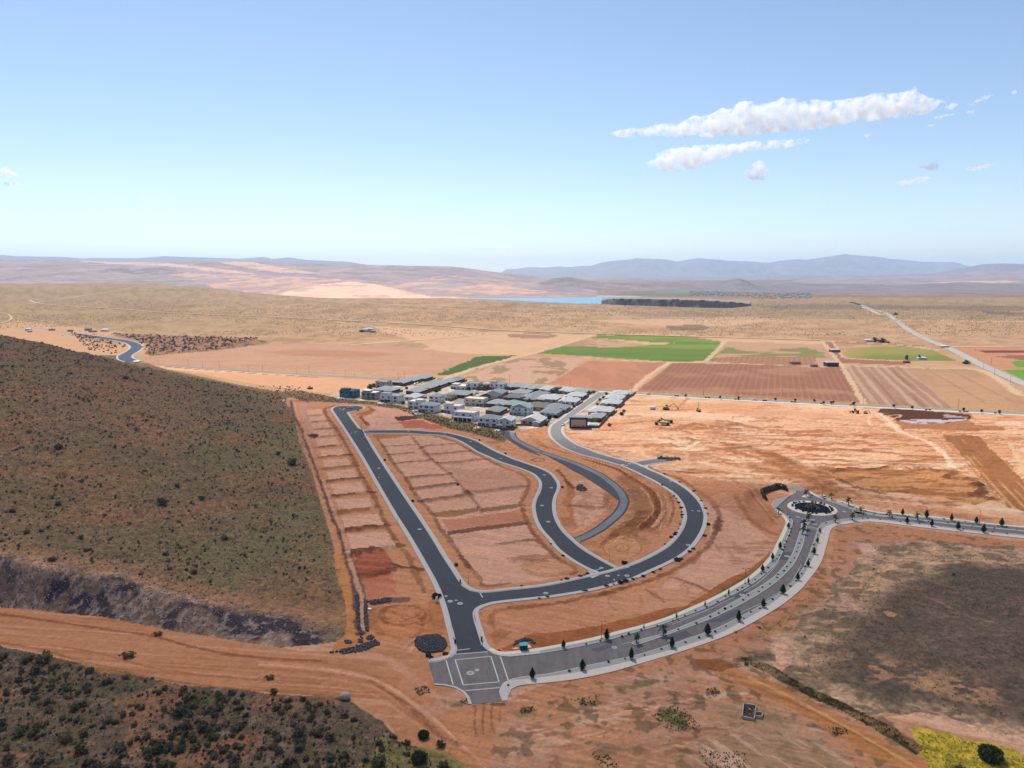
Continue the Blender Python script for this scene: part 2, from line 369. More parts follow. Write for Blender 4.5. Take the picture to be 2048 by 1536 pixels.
def paint(m, col, a=1.0):
    global C
    i = np.flatnonzero(m > 0); k = (m[i] * a)[:, None]; cc = np.asarray(col); C[i] = C[i] * (1 - k) + (cc[None, :] if cc.ndim == 1 else cc[i]) * k
def mul(m, f):
    C[:] = C * (1 + m[:, None] * (np.asarray(f) - 1))
def L(pts, wd, col, a=.8, soft=.5, brk=0.0, sm=3.0, h=0.0, world=False):
    """a track, rut, bank or windrow along surveyed points; wd metres wide"""
    global Z
    P = crom(pts if world else W(pts), sm)
    xs = [p[0] for p in P]; ys = [p[1] for p in P]; c = wd + 2
    b = (X > min(xs) - c) & (X < max(xs) + c) & (Y > min(ys) - c) & (Y < max(ys) + c)
    if not b.any(): return
    d = pldist(X[b], Y[b], P, c) + ((fin[b] - .5) * 1.1 + (med[b] - .5) * .7) * wd * .8 + (vfin[b] - .5) * .35
    soft = soft * .6; m = 1 - ss(d, wd * .5 * (1 - soft), wd * .5 * (1 + soft))
    if brk: m *= 1 - brk * ss(fbm(X[b], Y[b], 4, 2, 31), .35, .65)
    i = np.flatnonzero(b); k = (m * a)[:, None]; C[i] = C[i] * (1 - k) + np.asarray(col)[None, :] * k
    if h: Z[b] += h * m * RDS[b] * (.7 + .6 * fin[b])

def mf(m, fx, fy, s, o, sd, a, b):
    r = np.zeros(N); k = m > 0
    if k.any(): r[k] = m[k] * ss(fbm(X[k] * fx, Y[k] * fy, s, o, sd), a, b)
    return r
TAN = li(216, 172, 130); OL = li(182, 154, 110)
C[:] = TAN
paint(np.clip((big - .42) * 4, 0, 1), li(200, 150, 108), .6)
m = ss(1020 - PX, 0, 900) * (PY < 670); paint(m, OL, .7)
paint((PY < 640) * ss(PX, 1100, 1500), li(178, 146, 112), .7); paint((PY < 596) * ss(PX, 1120, 1300) * ss(600 - PY, 0, 8), li(150, 128, 120), .9); paint((PY < 596) * ss(PX, 1100, 1300) * ss(fbm(X, Y * .5, 260, 3, 90), .5, .6), li(196, 150, 128), .6)
m = ss(far_f, .5, .62) * (PY < 700); paint(m, li(150, 120, 84), .45)
paint(ss(fbm(X, Y / 3, 160, 4, 15), .5, .7) * (PY < 640), li(165, 132, 92), .4)
# far tracks across the plain
TRACKS = []
ln = lambda pts, wd, col=li(246, 206, 160), a=.85: TRACKS.append((pts, wd, col * a + TAN * (1 - a)))
ln([(60,612),(85,615.5),(250,621),(342,626.5),(520,633),(700,642),(850,650),(1005,661),(1192,668),(1400,674),(1640,681)], 11)
ln([(640,603),(731,606),(885,616.5),(1090,629),(1250,633),(1400,636),(1730,640),(2048,644)], 14, li(248, 206, 168), .8)
ln([(60,616),(130,609),(220,600),(342,591.5),(420,589)], 12, li(230, 195, 150), .5)
ln([(230,627),(180,632),(110,636),(30,646)], 5, li(235, 200, 155), .6)
ln([(0,628),(18,632),(22,640),(0,648)], 6, li(240, 205, 160), .6)
ln([(1400,658),(1500,664),(1700,672),(1800,676)], 6, li(240, 205, 165), .6)
ln([(1760,643),(1600,646),(1380,655),(1340,650)], 5, li(235, 200, 165), .5)
ln([(1800,622),(1900,630),(2048,637)], 7, li(235, 205, 170), .6)
ln([(700,690),(840,680),(1000,668),(1100,671)], 14, li(243, 200, 160), .7)
ln([(1896,694),(2048,692)], 10, li(240, 215, 190), .8)
paint(M([(740,652),(960,664),(1150,668),(1300,672),(1640,680),(1660,688),(1300,690),(1180,674),(1050,712),(840,701),(860,692),(760,660)], 8), li(238, 190, 148), .75)
e = M([(1010,671),(1030,667),(1070,665),(1105,668),(1118,672),(1100,676),(1060,677),(1025,675)], 3); paint(e, li(176, 132, 100), .9)
paint(M([(1180,640),(1500,632),(1560,640),(1500,652),(1300,655)], 10, 30), li(238, 190, 150), .6)
paint(M([(560,640),(700,648),(760,655),(700,668),(580,672),(420,668),(250,655),(330,652),(440,655)], 15, 60), li(128, 104, 76), .0)
paint(M([(1330,652),(1400,648),(1420,655),(1400,662),(1340,660)], 6), li(120, 100, 84), .7)
paint(M([(1960,620),(2048,626),(2048,632),(1970,628)], 6), li(110, 92, 82), .6)
paint(M([(1500,611),(1640,609),(2048,612),(2048,622),(1800,618),(1560,619)], 12), li(132, 112, 96), .6)
# red-brown brush land beyond the bend of the highway
m = M([(212,664),(240,668),(512,676),(540,686),(420,702),(300,712),(290,708),(300,690),(272,680),(240,676)], 3); paint(m, li(168, 122, 96), .9); ZN[m > .5] = 2
paint(mf(m, 1, 1, 7, 2, 41, .55, .68), li(92, 72, 58), .8)
paint(M([(0,648),(30,642),(250,664),(215,672),(240,676),(262,684),(262,698),(246,712),(262,722),(250,716),(0,700)], 2), li(226, 172, 128), .9)
paint(M([(150,668),(230,674),(250,684),(225,690),(160,680)], 2), li(176, 130, 104), .6)
# fields
F1 = [(283,722),(420,702),(560,686),(720,690),(860,699),(955,712),(925,722),(880,738),(872,750),(760,752),(500,741),(330,729)]
m = M(F1, 2); paint(m, li(216, 164, 130)); ZN[m > .5] = 3
paint(m * M([(480,703),(600,698),(760,702),(820,710),(700,718),(560,712)], 12, 25), li(205, 142, 106), .7)
mul(mf(m, .3, 1, 14, 3, 6, .45, .6), .93)
paint(M([(600,742),(700,744),(860,757),(905,757),(935,745),(1040,712),(1030,710),(880,753),(800,750)], 2), li(226, 178, 144), .9)
F3 = [(905,758),(1045,713),(1170,718),(1135,742),(1095,768),(1000,766)]
m = M(F3, 2); paint(m, li(218, 172, 142)); ZN[m > .5] = 4
paint(mf(m, 1, .6, 16, 3, 16, .54, .6), li(160, 128, 92), .75)
F4 = [(1095,768),(1175,722),(1332,725),(1262,781),(1190,779)]
m = M(F4, 1.5); paint(m, li(208, 144, 110)); ZN[m > .5] = 5; mul(mf(m, 1, .25, 20, 3, 17, .4, .65), .88)
ux, uy = math.sin(math.radians(20.4)), math.cos(math.radians(20.4))
across = X * uy - Y * ux; along = X * ux + Y * uy
def rows(per, sharp=.5, wv=0.0): 
    return .5 + .5 * np.sin((across + wv * (vn(along / 25, across / 9, 8) - .5)) * 2 * math.pi / per)
F5 = [(1345,726),(1500,729),(1688,735),(1726,806),(1600,801),(1400,790),(1272,784)]
m = M(F5, 1); paint(m, li(168, 114, 90)); ZN[m > .5] = 6
mul(m * (rows(6.5) - .5), 1.0); paint(m * ss(rows(6.5), .6, 1), li(196, 142, 112), .45)
paint(mf(m, 1, 1, 60, 3, 18, .5, .68), li(204, 156, 122), .45); paint(m * M([(1270,779),(1420,786),(1600,796),(1726,804),(1726,808),(1270,787)], 4), li(208, 150, 118), .5)
F6 = [(1692,729),(1808,733),(1905,817),(1728,807),(1690,738)]
m = M(F6, 1); paint(m, li(184, 140, 112)); ZN[m > .5] = 7
paint(m * ss(rows(11, 0, 1.5) * .6 + vn(across / 4, along / 90, 9) * .5, .55, .7), li(220, 182, 152), .6)
paint(m * ss(vn(across / 7, along / 200, 19), .55, .75), li(150, 100, 80), .5)
F7 = [(1808,733),(1946,739),(2048,797),(2400,900),(2400,850),(2048,829),(1905,817)]
m = M(F7, 1); paint(m, li(208, 160, 118)); ZN[m > .5] = 8
for a in (0, 1): L([(1852+a*48,738),(1900+a*48,765),(1970+a*60,805)], 2, li(170, 120, 90), .6, sm=20)
mul(mf(m, 1, 1, 70, 3, 20, .5, .7), .9)
F9 = [(1415,724),(1455,683),(1640,689),(1668,733),(1500,728)]
m = M(F9, 2); paint(m, li(210, 164, 130)); ZN[m > .5] = 9
m2 = M([(1425,716),(1500,712),(1630,714),(1636,728),(1600,733),(1425,724)], 4); paint(m2, li(166, 112, 84), .8); paint(m2 * rows(7), li(200, 150, 120), .5)
G1 = [(1072,706),(1128,692),(1230,695),(1330,688),(1300,684),(1180,675),(1195,669),(1370,672),(1445,683),(1428,722),(1330,723),(1200,714)]
GR = li(120, 142, 66)
m = M(G1, 4) * (1 - M([(1130,690),(1176,676),(1210,678),(1290,684),(1350,686),(1275,692),(1200,694)], 7)); paint(m, GR); ZN[m > .5] = 10
paint(mf(m, .3, 1, 40, 3, 23, .48, .62), li(150, 160, 74), .8); paint(m * (PY > 705), li(98, 132, 52), .6)
G2 = [(1437,709),(1447,695),(1539,699),(1608,695),(1640,702),(1657,716),(1587,712),(1485,712)]
m = M(G2, 8); m *= ss(fbm(X * .4, Y, 22, 3, 24), .36, .5); paint(m, li(132, 138, 76), .85)
F2 = [(872,750),(905,735),(925,727),(955,713),(1030,711),(960,735),(892,751)]
m = M(F2, 6); paint(m, li(92, 112, 56)); ZN[m > .5] = 11
G3 = [(1688,709),(1693,696),(1760,693),(1854,695),(1915,722),(1860,722),(1792,720),(1700,716)]
m = M(G3, 3); paint(m, li(166, 158, 84)); ZN[m > .5] = 12; paint(m * ss(PY + 6*med, 708, 718), li(130, 136, 62), .7); paint(m*ss(1745-PX,0,50), li(196,160,104), .7)
paint(M([(1648,684),(1668,686),(1690,718),(1812,724),(1808,730),(1678,726),(1662,706)], 1), li(164, 108, 84), .85)
paint(M([(1655,681),(1852,690),(1850,694),(1665,687)], 1), li(166, 116, 90), .6)
for pts, wd in (([(1645,683),(1668,712),(1690,742),(1728,808)], 6), ([(1665,684),(1685,712),(1695,717),(1812,722)], 4), ([(1430,724),(1500,728),(1690,735)], 4), ([(1172,716),(1330,725),(1425,723)], 5),
                ([(1340,724),(1300,750),(1262,784)], 7), ([(1045,712),(960,733),(893,756)], 8), ([(1050,711),(1072,706),(1172,676),(1180,672)], 6), ([(1412,722),(1430,705),(1448,684)], 7), ([(1670,730),(1850,736),(1960,740),(2040,790)], 9), ([(1180,672),(1300,668),(1460,676),(1640,681),(1800,690),(1870,700)], 9)):
    L(pts, wd, li(238, 198, 160), .85, soft=.3, sm=15)
# right edge: red graded land, ponds and lawns
m = M([(1880,690),(2200,690),(2200,742),(2000,738),(1930,712)], 6); paint(m, li(214, 146, 108), .8)
paint(M([(1950,700),(2200,702),(2200,707),(2048,706),(1975,706)], 3), li(112, 60, 44), .9); paint(M([(1985,712),(2100,709),(2150,722),(2060,722)], 4), li(150, 92, 68), .8)
m = M([(2022,724),(2038,721),(2200,723),(2200,736),(2035,735)], 1) + M([(2004,739),(2200,739),(2200,800),(2060,766)], 1); paint(np.clip(m, 0, 1), li(118, 168, 58)); ZN[m > .5] = 13
# verges of the highway
paint(M([(270,726),(330,732),(600,752),(700,758),(800,763),(680,790),(600,780),(520,770),(330,736)], 2), li(240, 178, 136))
paint(M([(272,727),(340,735),(440,741),(600,750),(600,753),(420,744),(300,737)], 1), li(250, 200, 150), .8)
L([(330,733),(400,739),(500,746),(640,755)], 4, li(150, 84, 58), .7, sm=10)
L([(1270,785),(1368,790),(1480,796),(1640,804.5)], 5, li(170, 160, 90), .8, sm=10)
# ---- construction site in the sun
SITE = [(1100,870),(1270,783),(1640,810),(2048,832),(2500,860),(2500,1100),(2048,1062),(1640,1000),(1300,935),(1120,905)]
m = M(SITE, 1); paint(m, li(246, 188, 146)); site = m > .5
st = fbm(X * .25 + Y * .06, Y * 1.0, 4.5, 4, 25)
paint(mf(m, 1, 1, 45, 3, 26, .5, .65), li(232, 162, 114), .6); paint(mf(m, .5, 1, 30, 3, 27, .56, .7), li(255, 214, 176), .6)
paint(m * ss(st, .57, .66) * M([(1500,850),(1900,880),(1960,940),(1960,1010),(1680,960),(1440,890)], 6), li(176, 106, 62), .8)
paint(m * ss(st, .54, .6) * ss(fbm(X, Y, 25, 3, 28), .45, .6), li(198, 126, 78), .65)
for k in range(110):                                       # wheel ruts wandering over the site
    x = R.uniform(1150, 1950); y = R.uniform(850, 960) if x < 1500 else R.uniform(845, 1010)
    a = R.uniform(-.25, .25); pts = [(x, y)]
    for i in range(6): a += R.uniform(-.16, .16); x += 34 * math.cos(a); y += 9 * math.sin(a) + .9; pts.append((x, y))
    c = R.choice([(255, 220, 180), (196, 122, 76), (180, 108, 62), (168, 98, 56), (226, 160, 116)]); L(pts, R.uniform(1.2, 3.2), li(*c), .7, brk=.4, h=.15)
    if R.random() < .6: L([(px + 3, py + 2.5) for px, py in pts], 1.0, li(*c), .55, brk=.4)
pol = zc((1200,600),(1600,620),(2048,1050),(2500,1500),(2400,1600),(2048,1370),(1900,1330),(1330,700))
m = M(pol, 3); paint(m, li(176, 116, 70)); 
u0 = G(*zc((1450,650))[0]); u1 = G(*zc((2040,1250))[0]); ang = math.atan2(u1[0]-u0[0], u1[1]-u0[1]); ac2 = X * math.cos(ang) - Y * math.sin(ang); al2 = X * math.sin(ang) + Y * math.cos(ang)
paint(m * ss(vn(ac2 / 1.8, al2 / 80, 29) + .25*(med-.5), .66, .8), li(232, 172, 118), .7)
paint(M(zc((620,600),(1200,600),(1900,1330),(1800,1320),(1500,960),(1250,760)), 6), li(236, 172, 126), .5); paint(M(zc((1180,640),(1330,700),(1900,1330),(1840,1300),(1500,960)), 4) * ss(vn(ac2/1.6, al2/60, 30), .5, .7), li(196, 130, 82), .8)
pol = zc((270,930),(700,930),(1350,960),(1540,1060),(1650,1150),(1700,1240),(1640,1290),(900,1200),(500,1150),(200,1080),(110,980))
m = M(pol, 5); paint(m, li(212, 146, 92), .9); paint(m * ss(st, .52, .6), li(160, 100, 58), .75)
for pts, wd in ((zc((150,975),(220,945),(270,965)), 6), (zc((290,935),(500,950),(700,925),(880,935)), 3.5), (zc((960,930),(1080,935),(1160,970)), 5), (zc((1190,960),(1350,970),(1250,1030),(1400,1050),(1540,1060),(1590,1110)), 5), (zc((1590,1110),(1620,1160),(1560,1210),(1700,1240)), 7), (zc((180,1050),(300,1110),(420,1150),(620,1190)), 4),
                (zc((620,360),(680,380)), 5)):
    L(pts, wd, li(104, 64, 38), .85, brk=.35, h=.7)
for k in range(12):
    x, y = zc((R.uniform(400, 1500), R.uniform(980, 1180)))[0]; L([(x, y), (x + R.uniform(18, 55), y + R.uniform(-1, 4))], R.uniform(1.5, 3), li(122, 74, 42), .7, brk=.4, h=.4)
m = M(zc((690,400),(820,350),(1480,385),(1540,430),(1500,460),(1560,500),(1880,520),(1850,560),(1500,560),(830,540),(780,470)), 4); paint(m, li(186, 122, 76), .9)
wet = M(zc((600,335),(900,345),(1480,395),(1520,440),(1300,480),(1000,490),(820,470),(700,410),(560,380)), 3); paint(wet, li(92, 52, 42), .95)
paint(wet * M(zc((800,450),(1000,440),(1300,450),(1480,440),(1480,490),(1100,500),(840,480)), 4) * ss(fbm(X * .4, Y * .5, 7, 3, 32), .46, .52), li(222, 202, 206), .9)  # whitish glints on the wet soil, painted into its colour
paint(wet * M(zc((1000,360),(1130,380),(1480,400),(1480,430),(1050,420)), 3) * ss(fbm(X * .3, Y * .5, 6, 3, 33), .55, .6), li(214, 192, 200), .7)  # fainter painted glints on the farther part of the wet soil
paint(M(zc((620,365),(700,365),(740,385),(700,400),(640,385)), 3), li(128, 84, 50), .8)
L(zc((600,385),(700,470),(800,560),(860,590),(1000,640),(1100,680),(1230,780),(1290,850),(1330,930)), 4, li(255, 220, 184), .9)
L(zc((560,400),(680,490),(790,570)), 2.4, li(255, 216, 178), .8); L(zc((490,420),(500,490),(560,540),(700,570),(860,590)), 2.4, li(255, 218, 182), .7)
L(zc((690,410),(760,400),(810,400),(800,420),(720,440),(690,470)), 2.4, li(240, 200, 150), .7)
L(zc((0,470),(300,500),(520,520),(700,530)), 2, li(196, 128, 92), .8); L(zd((1880,590),(1930,535),(2048,540)) + zc((0,468)), 2, li(190, 124, 84), .7, h=.5)
L(zc((1910,760),(1940,700)), 1.5, li(150, 100, 66), .6); L(zc((1920,700),(1935,750),(2000,760),(2048,740)), 2.5, li(244, 206, 160), .8); L(zc((1960,780),(2048,900),(2048,960)), 5, li(240, 200, 150), .8)
for pts, wd, h in ((zd((400,985),(560,990),(700,1040)), 3, .8), (zd((480,1115),(620,1115),(750,1180)), 3.5, 1), (zd((850,1000),(950,1000),(1090,1050)), 4.5, 1.3), (zd((860,850),(960,870),(1050,900)), 4, .8), (zd((1250,1320),(1420,1350),(1590,1400)), 3, .8), (zd((1490,1005),(1560,1010),(1650,1025),(1800,1035)), 3, 1), (zd((1830,1325),(1940,1350),(2048,1400)), 2.8, .8),
                   (zd((1790,1440),(1900,1455)), 2.2, .5), (zd((1600,640),(1800,650),(2048,700)), 7, .8), (zd((1050,690),(1180,700),(1290,740)), 6, 1), (zd((1500,740),(1700,760),(1900,720)), 7, .9), (zd((1780,810),(2048,815)), 4, 1), (zd((380,770),(600,800),(800,790),(960,720)), 8, .4)):
    L(pts, wd, li(168, 104, 62), .75, brk=.25, h=h)
m = M(zd((1480,840),(2048,820),(2048,960),(1300,980),(1250,900)), 3) + M(q(1640,750,5.02,[(0,500),(600,540),(500,600),(0,600)]), 3)
paint(np.clip(m, 0, 1) * (rows(4) > .55) * .8, li(220, 148, 106), .5)
m = M(zd((1450,1060),(2048,1080),(2048,1400),(1800,1300)), 8, 10) + M([(1500,900),(1560,905),(1640,950),(1650,975),(1560,950)], 4, 6); paint(np.clip(m, 0, 1), li(190, 124, 76), .75); paint(np.clip(m, 0, 1) * ss(st, .5, .6), li(150, 90, 50), .7)
L([(1420,895),(1500,912),(1580,940),(1640,972),(1660,985)], 6, li(176, 112, 66), .7, h=.6)
L(zd((600,1290),(1000,1180),(1200,1060)), 3, li(255, 222, 184), .8); L(zd((660,1320),(1050,1190),(1260,1060)), 1.5, li(236, 180, 136), .8)
L(z7((430,285),(700,440),(1060,520),(1300,640),(1480,690)), 1.2, li(190, 124, 84), .8)
L(q(1130,750,12.8,[(0,1440),(500,1460),(1400,1440),(2048,1300)]), 5, li(248, 196, 156), .6); L(z5((1200,240),(1420,270),(1800,310),(2048,330)), 2.5, li(246, 190, 140), .9)
paint(M(zd((0,200),(900,180),(960,190),(800,340),(300,330),(0,330)), 2), li(226, 172, 112), .6); L(zd((980,180),(900,260),(780,370)), 3, li(206, 138, 92), .7)
print('far ground painted')
for pts, wd, c, a in (([(1335,903),(1420,918),(1500,935),(1580,955),(1640,975)], 16, (176,110,62), .7), ([(1400,880),(1480,892),(1560,915),(1630,945),(1660,965)], 9, (160,98,56), .7), ([(1470,850),(1560,862),(1680,868),(1800,875)], 7, (196,124,78), .6), ([(1430,868),(1560,880),(1700,890)], 8, (190,118,72), .6), ([(1655,935),(1640,955),(1665,975),(1720,990),(1800,1000),(1900,1010)], 9, (150,92,50), .75),
        ([(1300,905),(1380,925),(1440,945)], 10, (190,128,86), .5), ([(1700,1003),(1780,1012),(1860,1022),(1960,1036)], 10, (190,122,76), .6), ([(1500,972),(1570,975),(1640,985),(1700,995)], 12, (180,116,72), .55), ([(1660,895),(1760,905),(1860,915)], 5, (172,106,64), .6), ([(1600,915),(1720,925),(1840,930)], 4, (160,98,58), .6), ([(1380,852),(1440,848),(1500,852)], 9, (178,110,64), .65)):
    L(pts, wd, li(*c), a, soft=1.0, brk=.5, h=.2)
for k in range(90):
    x = R.uniform(1300, 2000); y = R.uniform(850, 1000); L([(x, y), (x + R.uniform(15, 60), y + R.uniform(-1, 3))], R.uniform(1.5, 4), li(*R.choice([(150,90,50),(176,110,66),(190,124,80)])), .6, brk=.5, h=.3)
# ---- graded lots and the open soil in the cloud's shade
LOT = sh(196, 144, 114); ORG = sh(190, 126, 86); BRN = sh(100, 58, 36)
shade_zone = (PY > 862) & ~site; paint(shade_zone.astype(float), LOT)
POLY_DEV = [(575,793),(640,790),(700,800),(780,810),(850,835),(950,868),(1010,880),(1100,875),(1130,905),(1300,935),(1640,1000),(1600,1200),(1400,1300),(1000,1320),(900,1360),(690,1300)]
m = M(POLY_DEV, 1); paint(m, sh(192, 130, 94))
PADC = sh(208, 154, 128)
MIDP = zA((745,512),(900,500),(1140,498),(1320,550),(1490,648),(1690,748),(1820,800),(1868,865),(1800,1010),(1815,1050),(1860,1160),(1960,1330)) + z10((560,120),(800,330),(1000,440),(1080,540),(900,620),(500,700),(100,740)) + z3((1250,500),(1120,470),(1000,280),(860,140)) + zA((1340,1370),(1215,1210),(1150,1095),(1040,970),(960,840),(850,700))
m = M(MIDP, 1); paint(m, PADC, .85)
m = M(z1((700,395),(780,350),(930,290),(900,190),(1300,200),(1600,340),(1900,450),(2040,520),(1990,590),(1400,592),(850,580),(800,500)), 1); paint(m, PADC, .85)
m = M(z6((1060,20),(1400,10),(1600,120),(1740,330),(1690,560),(1500,680),(1250,840),(1060,900),(1180,780),(1080,600),(1060,400),(1120,260)), 1); paint(m, PADC, .8)
m = M([(1400,1000),(1450,990),(1500,1040),(1545,1080),(1540,1110),(1480,1150),(1420,1180),(1340,1205),(1290,1215),(1330,1165),(1400,1110),(1420,1060)], 2); paint(m, PADC, .7)
m = M(z12((100,300),(900,150),(1500,60),(1800,250),(1700,400),(1000,520),(400,640),(0,720)), 2); paint(m, PADC, .5)
low = (PY > 1000).astype(float) * (1 - site)
paint(m * ss(big, .35, .65), sh(204, 148, 124), .6); paint(mf(m, 1, 1, 18, 3, 35, .56, .7), ORG, .6)
paint(m * ss(st, .6, .7), sh(176, 118, 90), .35)
paint(shade_zone * (PY > 1180) * ss(fbm(X, Y, 30, 4, 36), .42, .6), sh(190, 126, 90), .6)
br = lambda pts, wd=2.2, h=.5, a=.92, col=None: L(pts, wd * 1.25, BRN if col is None else col, a, brk=.22, h=h * 1.8)
# lot banks, west row
for k, p in enumerate([((205,345),(345,345)), ((240,397),(370,388)), ((275,452),(415,442)), ((300,512),(455,495)), ((225,597),(380,578),(490,565)), ((262,672),(400,655),(540,645)), ((300,755),(440,742),(580,728)), ((338,852),(480,835),(630,822)), ((368,968),(540,942),(700,925)), ((415,1088),(600,1062),(755,1042)), ((478,1225),(620,1205),(800,1180)), ((545,1395),(700,1360),(905,1332))]):
    wd = 1.3 + .28 * k; br(zA(*p), min(wd, 4.2), .35 + .05 * k, col=BRN if k % 3 else sh(150, 96, 60))
br(zA((410,270),(345,292),(345,335),(415,430),(520,600),(600,770),(690,920),(750,1040),(800,1175),(880,1290)), 2.2, .35, .7); br(zu((1490,0),(1560,90),(1590,190),(1660,340),(1740,500)), 2, .3, .6)
paint(M(zA((130,250),(195,255),(262,470),(195,478)), 1), sh(188, 140, 124), .6)
br(zA((120,235),(200,236),(215,245)), 3, .3)
paint(M(zA((560,1400),(790,1365),(850,1450),(835,1530),(840,1600),(580,1600)), 1), sh(168, 84, 60), .8); paint(M(zA((570,1400),(800,1365),(850,1450),(835,1600),(580,1600)), 1) * (vn((Y*.97+X*.2)/1.0, X/30, 37) > .5), sh(140, 68, 46), .6)
paint(M(zu((990,340),(1380,290),(1400,420),(1420,520),(1050,600)), 2), sh(184, 106, 82), .75)
br(zu((950,290),(1150,280),(1350,240)), 3, .5, .8, sh(110, 70, 52)); br(zu((1340,170),(1480,220),(1600,210),(1720,240)), 1.6, .3)
m = M(zu((1045,620),(1340,570),(1560,575),(1560,620),(1340,640),(1100,670)), .8); paint(m, sh(104, 78, 74), .85)
# ring tracks on the corner lot
def ring(c, rx, ry, wd, col, a=.6, ph=0, fr=1.0, org=None):
    pts = [(c[0] + rx * math.cos(ph + t * 2 * math.pi * fr / 24), c[1] + ry * math.sin(ph + t * 2 * math.pi * fr / 24)) for t in range(25)]
    L(org(*pts) if org else pts, wd, col, a, soft=.4, brk=.2, sm=1.5)
DK = sh(140, 82, 46)
m = M(zu((1080,680),(1900,640),(1990,900),(2010,1000),(1500,1060),(1150,1040),(1060,860)), 3); paint(m, sh(188, 118, 76), .7)
ring((1480,780), 280, 118, 1.3, DK, .7, org=zu); ring((1500,770), 250, 95, 1.0, DK, .6, org=zu); ring((1520,800), 300, 135, 1.2, DK, .5, 3.4, .6, org=zu); ring((1560,900), 160, 150, 1.2, DK, .55, -1.4, .45, org=zu); ring((1430,800), 200, 110, .9, DK, .5, 1, .5, org=zu)
L(zu((1350,740),(1500,830),(1700,900)), 1, DK, .6); L(zu((1700,760),(1600,820),(1480,850)), 1, DK, .6); L(zu((1110,720),(1120,900),(1200,1010)), 3, sh(150, 90, 54), .5)
L(zu((1850,620),(1880,800),(1900,1000)), 5, sh(150, 86, 46), .5, brk=.5); 
for k in range(9): L(zu((1740 + k*26, 1010 + k*3), (1560 + k*12, 1110 + k*8), (1420 + k*16, 1300 + k*10)), .8, R.choice([sh(214,158,124), sh(160,100,66)]), .4, brk=.4)
for i in range(12):                                     # level pads of the west row, paler than the banks
    y0 = (300, 352, 402, 458, 520, 604, 680, 764, 862, 978, 1100, 1235)[i]; y1 = (342, 392, 446, 505, 585, 662, 742, 838, 955, 1070, 1205, 1372)[i]; xl = lambda y: 205 + (y - 345) * .325; xr = lambda y: (345 + (y - 345) * .52 if y < 500 else 430 + (y - 500) * .54) - 14
    paint(M(zA((xl(y0)+12, y0+4), (xr(y0), y0-8), (xr(y1)-4, y1-14), (xl(y1)+10, y1-4)), .35), PADC, .92)
# middle block
for k, p in enumerate([((790,582),(900,575),(1050,570)), ((820,645),(920,638),(1010,628)), ((1070,600),(1110,578),(1330,560)), ((865,712),(1000,700),(1150,685)), ((1105,645),(1250,635),(1440,612)), ((960,822),(1120,806),(1290,790)), ((1200,712),(1400,695),(1600,668)), ((1005,905),(1180,885),(1350,860)), ((1410,940),(1600,915),(1860,888)), ((1075,998),(1280,972),(1440,950))]):
    wd = 1.6 + .22 * k; br(zA(*p), min(wd, 3.6), .4 + .04 * k, .75, BRN if k % 2 else sh(128, 84, 62))
m = M(zA((1150,1085),(1350,1060),(1520,1040),(1500,1075),(1330,1110),(1170,1120)), .8); paint(m, sh(142, 92, 54), .85)
m = M(zA((1530,1045),(1840,1012),(1875,1035),(1700,1060),(1530,1078)), .8); paint(m, sh(122, 86, 60), .8)
paint(M(zA((1200,1135),(1380,1125),(1830,1060),(1860,1150),(1280,1215)), 2), sh(184, 108, 80), .7)
m = M(zA((1265,1225),(1500,1190),(1830,1150),(1920,1165),(1700,1195),(1280,1252)), .7); paint(m, sh(104, 70, 52), .9)
br(zA((1630,1325),(1760,1310),(1925,1288)), 2, .4, .8, sh(110, 76, 58)); br(z10((80,340),(250,320),(420,310),(700,285)), 4.5, .3, .7, sh(142, 94, 70))
br(zA((1000,505),(1050,570),(1120,650),(1200,720),(1300,800),(1420,935),(1500,1030),(1530,1080)), 1.6, .3, .6)
br(zA((720,500),(790,590),(850,690),(960,830),(1040,960),(1150,1085),(1215,1200),(1340,1360),(1430,1500)), 1.8, .3, .7); br(z3((760,0),(880,150),(1000,270),(1130,440),(1120,500),(1250,530),(1600,480)), 1.4, .2, .6)
br(zA((1150,492),(1330,545),(1500,640),(1700,740),(1830,790),(1890,850),(1860,950),(1820,1010)), 1.8, .3, .65); br(zA((1840,1050),(1870,1150),(1920,1230),(2000,1330)) + z10((470,0),(650,160),(850,345),(1000,420),(1110,470),(1135,530),(1060,580)), 1.8, .25, .65)
paint(M(zA((690,492),(830,490),(1000,492),(900,510),(750,525),(720,510)), .8), sh(168, 104, 60), .9)
for rr in ((470,150),(430,128),(390,105)): ring((670,470), rr[0], rr[1], 1.0, sh(160, 100, 62), .55, org=z10)
paint(M(z10((250,420),(650,340),(1000,460),(1040,540),(700,600),(300,560)), 1), sh(190, 130, 84), .5)
m = M(zA((1300,760),(1700,740),(1850,800),(1860,880),(1420,930)), 3); paint(m, sh(186, 130, 104), .7)
for k in range(60):
    a = R.random(); c = zA((R.uniform(1000, 1850), R.uniform(560, 1500)))[0]
    L([c, (c[0] + R.uniform(8, 26), c[1] - R.uniform(0, 3))], .6, sh(168, 108, 80), .45, brk=.5)
